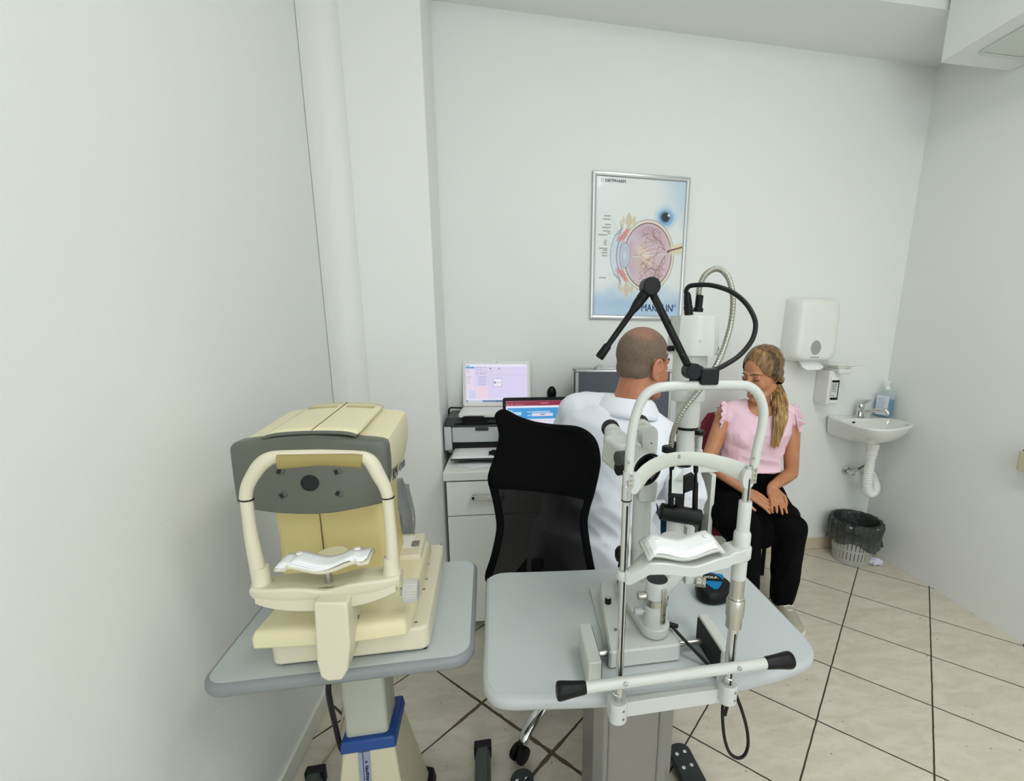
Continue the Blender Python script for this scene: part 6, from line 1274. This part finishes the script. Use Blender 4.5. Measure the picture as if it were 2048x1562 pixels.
cm_ = band(nb+V((0, 0, -.012)), (.10, .04, 1), fws, [(.088, -.012), (.078, .022), (.074, .044), (.078, .050), (.090, .040), (.108, .010), (.117, -.008)], .92, .3)
part('collar', cm_, coat, t, smooth=40, solid=.005)
jm = MB()
for h_, k_, a_ in ((hipL, knL, anL), (hipR, knR, anR)): jm.caps([h_, h_*.5+k_*.5, k_], [.097, .086, .070], 14); jm.caps([k_, k_*.6+a_*.4, a_], [.068, .064, .056], 14)
part('trousers', meld(jm, .008, 3), jeans, t, smooth=True)
for a_ in (anL, anR):
    s_ = MB(); s_.caps([a_+V((-.012, -.04, -.06)), a_+V((.01, .05, -.058)), a_+V((.03, .15, -.066))], [.040, .042, .032], 14); s_.v = [V((p.x, p.y, max(p.z, .002))) for p in s_.v]; part('shoe', s_, shoe_dark, t, smooth=60)
# cropped hair: a thin shell over the skull, thin at the crown
hm = bpy.data.materials.new('cropped_hair'); hm.use_nodes = True; k = NT(hm); bb_ = hm.node_tree.nodes['Principled BSDF']; tc = k.node('ShaderNodeTexCoord')
fine = k.noise(tc.outputs['Object'], 330, 3, .7); patch = k.noise(tc.outputs['Object'], 16, 3, .6)
cc_ = k.mix(k.step(fine, .38, .62), lin((94, 78, 66)), lin((120, 101, 86)))
geo = k.node('ShaderNodeSeparateXYZ'); k.L(tc.outputs['Object'], geo.inputs[0])
top = k.math('MULTIPLY', k.step(k.math('ADD', geo.outputs[2], k.math('MULTIPLY', patch, .11)), 1.362, 1.412), .55)
cc_ = k.mix(top, cc_, lin((172, 122, 98))); k.L(cc_, bb_.inputs['Base Color']); bb_.inputs['Roughness'].default_value = .75
bpn = k.node('ShaderNodeBump'); bpn.inputs['Strength'].default_value = .5; bpn.inputs['Distance'].default_value = .002; k.L(fine, bpn.inputs['Height']); k.L(bpn.outputs['Normal'], bb_.inputs['Normal'])
hs = MB(H1); hs.ball((0, -.014, .042), (.0780, .0975, .0875), 40, 28); hs.ball((0, -.035, -.005), (.0655, .0655, .0635), 30, 20)
Hi = H1.inverted()
def hcut(p):
    q = Hi @ p
    line = -.046 if q.y < -.045 else (-.046+(q.y+.045)*.9 if q.y < .0 else (-.005+q.y*1.15))
    if abs(q.x) > .055 and -.032 < q.y < .012: line = max(line, .028)
    return q.z < line+.003*NZ.noise(p*120) or (q.z < .075 and q.y > .062)
part('hair', meld(hs, .0045, 3, hcut, lambda p, n: .001*NZ.noise(p*160)), hm, t, smooth=True, label='short cropped greying brown hair thinning on top')
for s_ in (-1, 1):
    m_ = MB(H1); m_.ball((s_*.031, .0725, .010), (.0120, .0105, .0105), 14, 10); part('eye', m_, pm('eye_white', (226, 224, 218), .2), t)
    m_ = MB(H1); m_.tube([(s_*.012, .0915, .036), (s_*.030, .0885, .042), (s_*.048, .071, .035)], [.002, .003, .0015], 8); part('eyebrow', m_, pm('brow_brown', (84, 66, 52), .8), t)
# ---- the girl, seated facing left with her hands in her lap
t = thing('person', 'girl in a pink ruffled top and black trousers seated with hands on her lap', 'person', (1.15, 1.95, 0))
gskin = skin_mat('girl_skin', (196, 138, 100), (180, 120, 84)); pink = pm('pink_cotton', (241, 206, 221), .85, var=.02, scale=20, bump=.1, bscale=600); black_cloth = pm('black_cloth', (4, 4, 5), .9, var=.1, scale=80, spec=.12)
rg0 = V((-.955, .295, 0)).normalized()     # her right
fg0 = V((-.295, -.955, 0)).normalized()
gnb = V((1.170, 1.965, 1.02)); ghc = V((1.142, 1.93, 1.152)); gpel = V((1.155, 2.01, .565))
gsR, gsL = V((1.018, 2.005, .955)), V((1.338, 1.965, .945)); geR, geL = V((.925, 1.955, .742)), V((1.362, 1.955, .672)); gwR, gwL = V((1.058, 1.835, .640)), V((1.190, 1.835, .650))
def girl_torso(mb, e, lo=0):
    S = [(gpel+V((0, 0, -.06)), .165, .11, .11), (gpel, .168, .11, .115), (gpel+V((0, -.01, .10)), .140, .095, .095), (gpel+V((.003, -.018, .19)), .132, .092, .085), (gpel+V((.006, -.022, .26)), .140, .105, .085), (gpel+V((.010, -.024, .32)), .152, .118, .09), (gpel+V((.014, -.026, .375)), .150, .095, .085), (gnb+V((0, .006, -.045)), .135, .070, .075), (gnb+V((0, .004, -.010)), .075, .052, .06)]
    torso(mb, [(c, -rg0, fg0, a+e, f_+e, b_+e) for c, a, f_, b_ in S[lo:]])
    if True:
        for s_ in (-1, 1): mb.ball(gpel+V((.010, -.024, .300))+rg0*s_*.056+fg0*.070, (.055+e, .048+e, .055+e), 16, 10)
    for s_ in (gsL, gsR): mb.ball(s_, (.043+e, .043+e, .043+e), 14, 10); mb.caps([gnb+V((0, .004, -.015)), s_*.85+gnb*.15+V((0, 0, .010))], [.042+e*.5, .036+e], 12)
fgh = V((-.92, -.39, 0)).normalized()
H2 = basis(ghc, V((fgh.y, -fgh.x, 0)), fgh+V((0, 0, -.30)))
b = head_shapes(H2, True); b.m = M.Identity(4)
b.caps([gnb+V((0, .004, -.03)), gnb*.5+ghc*.5+V((.012, .018, -.025)), ghc+V((.02, .012, -.02))], [.050, .045, .045], 16)
girl_torso(b, 0)
for a_, e_, w_ in ((gsR, geR, gwR), (gsL, geL, gwL)): b.caps([a_, a_*.5+e_*.5, e_], [.041, .038, .033], 14); b.caps([e_, e_*.65+w_*.35, w_], [.033, .032, .021], 14)
hand(b, gwL, (-.20, -.88, -.42), (.1, -.35, 1), -1, .170, .42, .10, .35); hand(b, gwR, (.62, -.72, -.36), (-.1, -.3, 1), 1, .170, .45, .06, .3)
ghR, ghL = gpel+rg0*.085+V((0, 0, -.02)), gpel-rg0*.085+V((0, 0, -.02)); gkR, gkL = V((1.018, 1.735, .500)), V((1.222, 1.715, .492)); gaR, gaL = V((1.066, 1.745, .095)), V((1.296, 1.812, .095))
for h_, k_, a_ in ((ghR, gkR, gaR), (ghL, gkL, gaL)):
    b.caps([h_, h_*.5+k_*.5, k_], [.080, .068, .050], 14); b.caps([k_, k_*.6+a_*.4, a_], [.048, .046, .031], 14); b.caps([a_+V((0, .02, -.055)), a_+V((-.01, -.09, -.072))], [.030, .024], 12)
part('body', meld(b, .0032, 3), gskin, t, smooth=True)
s = MB(); girl_torso(s, .007, 2)
def pcut(p):
    if p.z < .695+.02*(p.x-1.15): return True
    q = p-(gnb+fg0*.078+V((0, 0, .022))); q2 = p-(gnb+V((0, .004, .01)))
    if q.length < .082 or q2.length < .068: return True
    for a_, o_ in ((gsR, rg0), (gsL, -rg0)):
        if (p-a_).dot(o_) > .012 and p.z < a_.z+.09: return True
    return False
def pd(p, n):
    u = max(0, min(1, (.84-p.z)/.1)); return fold(p, 16, .0075, V((.95, -.1, -.12)).normalized(), 5)*u+fold(p, 14, .003, V((.5, -.2, -.8)).normalized(), 2)*(1-u)
shirt_ = meld(s, .0042, 4, pcut, pd)
part('top', shirt_, pink, t, smooth=True, solid=.003, label='pale pink ribbed top')
# neckline binding and ruffles
ed_ = {}
for f_ in shirt_.f:
    for i in range(len(f_)):
        a, b = f_[i], f_[(i+1) % len(f_)]; k_ = (min(a, b), max(a, b)); ed_[k_] = ed_.get(k_, 0)+1
ring_ = [V((shirt_.v[i].x, shirt_.v[i].y, shirt_.v[i].z)) for i in {j for k_, n_ in ed_.items() if n_ == 1 for j in k_} if (shirt_.v[i]-gnb).length < .135]
buck = {}
for p_ in ring_:
    a = math.atan2((p_-gnb).dot(fg0), (p_-gnb).dot(rg0)); buck.setdefault(int((a+math.pi)/(2*math.pi)*26) % 26, []).append(p_)
loop_ = [sum(v_, V())/len(v_) for _, v_ in sorted(buck.items())]
if len(loop_) > 8:
    m_ = MB(); ps = spline(loop_, 4, True); m_.tube(ps+[ps[0]], .0042, 8, False); part('neckline_binding', m_, pink, t, smooth=60)
for a_, o_, sg in ((gsR, rg0, 1), (gsL, -rg0, -1)):
    ax = (o_+V((0, 0, .30))).normalized(); u1 = V((0, 0, 1)); u1 = (u1-ax*u1.dot(ax)).normalized(); u2 = ax.cross(u1)
    def ruf(u, v):
        a = R(-125)+R(250)*u; r_ = .050+.016*v+.0075*v*math.sin(u*58+1.5*math.sin(9*u)); end = math.sin(math.pi*u)**.35
        return tuple(a_+ax*(.004+.036*v*end+.006*v*math.cos(u*58))+V((0, 0, -.012*v*v))+(u1*math.cos(a)*1.06+u2*math.sin(a)*1.12)*r_+V((0, 0, -.004)))
    m_ = MB(); m_.sheet(ruf, 110, 8); part('ruffle', m_, pink, t, smooth=70, solid=.0022)
    m_ = MB(); m_.sheet(lambda u, v: tuple(V(ruf(u, .04))+ax*(.004*math.sin(math.pi*v))+((V(ruf(u, .04))-a_).normalized())*(.006*v)+V((0, 0, .002*math.sin(u*170)))), 110, 3); part('ruffle_seam', m_, pink, t, smooth=70, solid=.002)
p = MB()
torso(p, [(gpel+V((0, 0, -.07)), -rg0, fg0, .178, .122, .122), (gpel+V((0, 0, .0)), -rg0, fg0, .180, .122, .126), (gpel+V((0, -.008, .085)), -rg0, fg0, .152, .107, .107), (gpel+V((0, -.014, .125)), -rg0, fg0, .143, .104, .098)])
p.caps([ghR, ghR*.5+gkR*.5+V((-.03, 0, 0)), gkR+V((-.012, 0, 0))], [.105, .105, .080], 16); p.caps([gkR+V((-.01, .0, 0)), gkR*.5+gaR*.5, gaR+V((0, 0, .03))], [.074, .062, .054], 16)
p.caps([ghL+V((.0, 0, 0)), ghL*.5+gkL*.5+V((.0, 0, 0)), gkL+V((-.004, 0, 0))], [.104, .090, .073], 16); p.caps([gkL, gkL*.55+gaL*.45+V((.0, 0, 0)), gaL*.85+gkL*.15, gaL+V((0, 0, .005))], [.070, .064, .056, .054], 16)
gm_ = (gkR+gkL)*.5; p.caps([gpel+fg0*.05+V((0, 0, -.03)), gm_+V((0, .10, -.005)), gm_+V((0, .045, -.035))], [.10, .085, .070], 16)
part('trousers', meld(p, .006, 4, None, lambda q, n: fold(q, 12, .006, V((0, .2, -1)).normalized(), 4)+.003*NZ.noise(q*16)), black_cloth, t, smooth=True)
m_ = MB(); q = ghL+V((.13, .02, .115)); m_.tube(spline([gpel-rg0*.13+fg0*.03+V((0, 0, .10)), gpel-rg0*.17+fg0*.02+V((0, 0, .095)), gpel-rg0*.215+V((0, 0, .088))], 5), [.012, .011, .004, .004, .008, .009, .010, .011, .012, .012, .008][:11], 10, rb=.006); part('belt_tie', m_, black_cloth, t)
sneak = pm('sneaker_cream', (172, 167, 150), .6, var=.08, scale=50)
for a_, d_ in ((gaL, V((-.10, -.99, 0))), (gaR, V((-.25, -.97, 0)))):
    d_.normalize(); s_ = MB(); sd = V((-d_.y, d_.x, 0)); c0 = V((a_.x, a_.y, 0))
    rows = []
    for u, w_, h_ in ((-.055, .028, .062), (-.045, .034, .078), (-.01, .037, .092), (.03, .039, .088), (.07, .041, .066), (.11, .042, .052), (.145, .037, .042), (.165, .024, .032)):
        rows.append([c0+d_*u+sd*(w_*x_)+V((0, 0, z_*h_+.012)) for x_, z_ in ((-1, 0), (-1.02, .3), (-.86, .7), (-.45, 1), (.45, 1), (.86, .7), (1.02, .3), (1, 0))])
    s_.loft(rows); sh = part('sneaker', s_, sneak, t, sub=1, smooth=True)
    s_ = MB(); s_.loft([[c0+d_*u+sd*(w_*x_)+V((0, 0, z_)) for u, w_, x_ in ((-.06, .024, -1), (-.03, .038, -1), (.03, .041, -1), (.10, .045, -1), (.15, .040, -1), (.174, .022, -1), (.174, .022, 1), (.15, .040, 1), (.10, .045, 1), (.03, .041, 1), (-.03, .038, 1), (-.06, .024, 1))] for z_ in (.002, .020)]); part('sole', s_, pm('sole_white', (232, 228, 214), .5), sh, bevel=.003)
    for k_ in range(4):
        u = .035+.018*k_; z_ = .099-.0125*k_; s_ = MB(); s_.tube([c0+d_*u-sd*.022+V((0, 0, z_-.006)), c0+d_*(u+.006)+V((0, 0, z_+.004)), c0+d_*u+sd*.022+V((0, 0, z_-.006))], .0028, 8); part('lace', s_, pm('lace_white', (236, 234, 224), .7), sh)
# face details
for s_ in (-1, 1):
    m_ = MB(H2); m_.ball((s_*.030, .0722, .0085), (.0122, .0105, .0092), 14, 10); part('eye', m_, MATS['eye_white'] if 'eye_white' in MATS else paper, t)
    m_ = MB(H2); m_.sheet(lambda u, v: (s_*.030+.0135*math.cos(R(180*u)), .0722+.0128*math.sin(R(35+75*v))*math.sin(R(18+144*u))**.5, .0085+.0122*math.cos(R(35+62*v))*math.sin(R(10+160*u))**.4), 14, 6); part('eyelid', m_, pm('eyelid_skin', (160, 104, 82), .5), t, smooth=60, solid=.0008)
    m_ = MB(H2); m_.tube([(s_*.016, .0815, .0045), (s_*.026, .0855, .0022), (s_*.036, .0835, .003), (s_*.045, .075, .007)], [.0012, .0019, .0019, .001], 8); part('eyelashes', m_, pm('lash_dark', (34, 24, 20), .7), t)
    m_ = MB(H2); m_.tube([(s_*.012, .0905, .030), (s_*.028, .0885, .0355), (s_*.046, .072, .030)], [.0016, .0022, .001], 8); part('eyebrow', m_, pm('brow_dark', (72, 50, 34), .8), t)
m_ = MB(H2); m_.caps([(-.019, .0805, -.050), (-.006, .0920, -.0455), (0, .0915, -.047), (.006, .0920, -.0455), (.019, .0805, -.050)], [.0022, .0042, .0042, .0042, .0022], 10); m_.caps([(-.016, .081, -.056), (0, .0915, -.0585), (.016, .081, -.056)], [.0025, .005, .0025], 10); part('lips', m_, pm('lip_rose', (188, 104, 96), .45), t)
# hair: swept cap and a ponytail over the shoulder
gh = hair_mat('blonde_hair', (72, 52, 30), (124, 94, 54), (182, 148, 92), (16, 16, 2))
hs = MB(H2); hs.ball((0, -.018, .046), (.0805, .0985, .0885), 40, 28); hs.ball((0, -.045, -.004), (.066, .066, .066), 30, 20)
for s_ in (-1, 1): hs.caps([(s_*.050, .028, .074), (s_*.070, .008, .020), (s_*.058, -.045, -.034), (s_*.02, -.088, -.052)], [.013, .015, .020, .018], 14)
hs.caps([(0, -.085, -.02), (.012, -.102, -.054)], [.034, .018], 12)
H2i = H2.inverted()
def gcut(p):
    q = H2i @ p
    if q.z < 0 and q.y > .022+q.z*1.3: return True
    return q.y > .012 and (q.x/.061)**2+((q.z+.02)/(.112+.10*q.x))**2 < 1
def strand(p, n):
    q = H2i @ p; a = math.atan2(q.x, q.z+.05); return .0011*math.sin(a*44+2.5*NZ.noise(q*9))+.0008*math.sin(a*17+4*NZ.noise(q*6))
part('hair', meld(hs, .0042, 3, gcut, strand), gh, t, smooth=True, label='dark blonde hair swept back')
tie = H2 @ V((.014, -.104, -.056))
m_ = MB(); m_.lathe([(.0125, -.006), (.0165, -.003), (.0165, .003), (.0125, .006)], tie, (H2.to_3x3() @ V((.1, -.5, -1))), 18); part('hair_tie', m_, pm('hair_tie_brown', (70, 50, 36), .7), t)
e1, e2, e3, e4 = at(1559, 800, Y=1.905), at(1560, 836, Y=1.858), at(1555, 866, Y=1.842), at(1550, 894, Y=1.838)
m_ = MB()
rr_ = random.Random(11)
for k_ in range(46):
    a = rr_.random()*6.28; q = rr_.random()**.5; ox, oy = q*math.cos(a), q*math.sin(a)*.6; ln = .84+.16*rr_.random()
    pts = [tie+V((ox*.010, oy*.010, .004))]
    for e_, w_, i_ in ((e1, .028, 1), (e2, .031, 2), (e3, .026, 3), (e4, .014, 4)):
        pts.append(e_+V((ox*w_+.003*math.sin(k_+i_*2.1), oy*w_, .006*math.sin(k_*1.7))))
    pts[-1] = pts[-2]+(pts[-1]-pts[-2])*(ln*1.15-.1); ps = spline(pts, 6); n_ = len(ps)
    m_.tube(ps, [max(.0010, .0074*(1-.75*(i/n_)**1.6)) for i in range(n_)], 7)
part('ponytail', m_, hair_mat('ponytail_blonde', (96, 70, 38), (166, 130, 78), (216, 186, 130), (20, 20, 1.5)), t, smooth=60, label='blonde ponytail falling over her shoulder')
m_ = MB(); c_ = gwL*.92+geL*.08; dv = (gwL-geL).normalized(); m_.lathe([(.0235, -.0008), (.0245, 0), (.0235, .0008)], c_, dv, 30, False); part('bracelet', m_, pm('gold_chain', (214, 178, 112), .3, .9), t)
# ---- her chair
t = thing('visitor_chair', 'burgundy upholstered chair with black legs under the girl', 'chair', (1.17, 1.98, 0))
burg = pm('burgundy_fabric', (124, 34, 52), .8, var=.08, scale=120, bump=.2, bscale=500)
CH_ = frame((1.175, 1.98, 0), R(-4))
m_ = MB(CH_); m_.prism(rrect(-.225, .247, -.085, .20, .06, 8), .375, .452); part('seat', m_, burg, t, bevel=.022, seg=4)
m_ = MB(CH_)
rows = []
for z_, w_ in ((.60, .17), (.66, .205), (.80, .215), (.88, .205), (.93, .17)):
    yq = .205+.10*(z_-.6)
    rows.append([(x_*w_, yq+y_, z_) for x_, y_ in [(math.cos(R(a))*(1 if True else 1), .024*math.sin(R(a))-.03*math.cos(R(a))**2) for a in range(0, 360, 20)]])
m_.loft(rows); part('backrest', m_, burg, t, bevel=.012, seg=3)
for sx in (-1, 1):
    for sy in (-.03, .17):
        m_ = MB(CH_); m_.tube(spline([(sx*.19, sy, .385), (sx*.205, sy*1.12, .2), (sx*.215, sy*1.2, .002)], 4), .0115, 12); part('leg', m_, black_plastic, t)
    m_ = MB(CH_); m_.tube(spline([(sx*.14, .17, .39), (sx*.14, .215, .48), (sx*.14, .225, .66)], 5), .011, 12); part('back_support', m_, black_plastic, t)
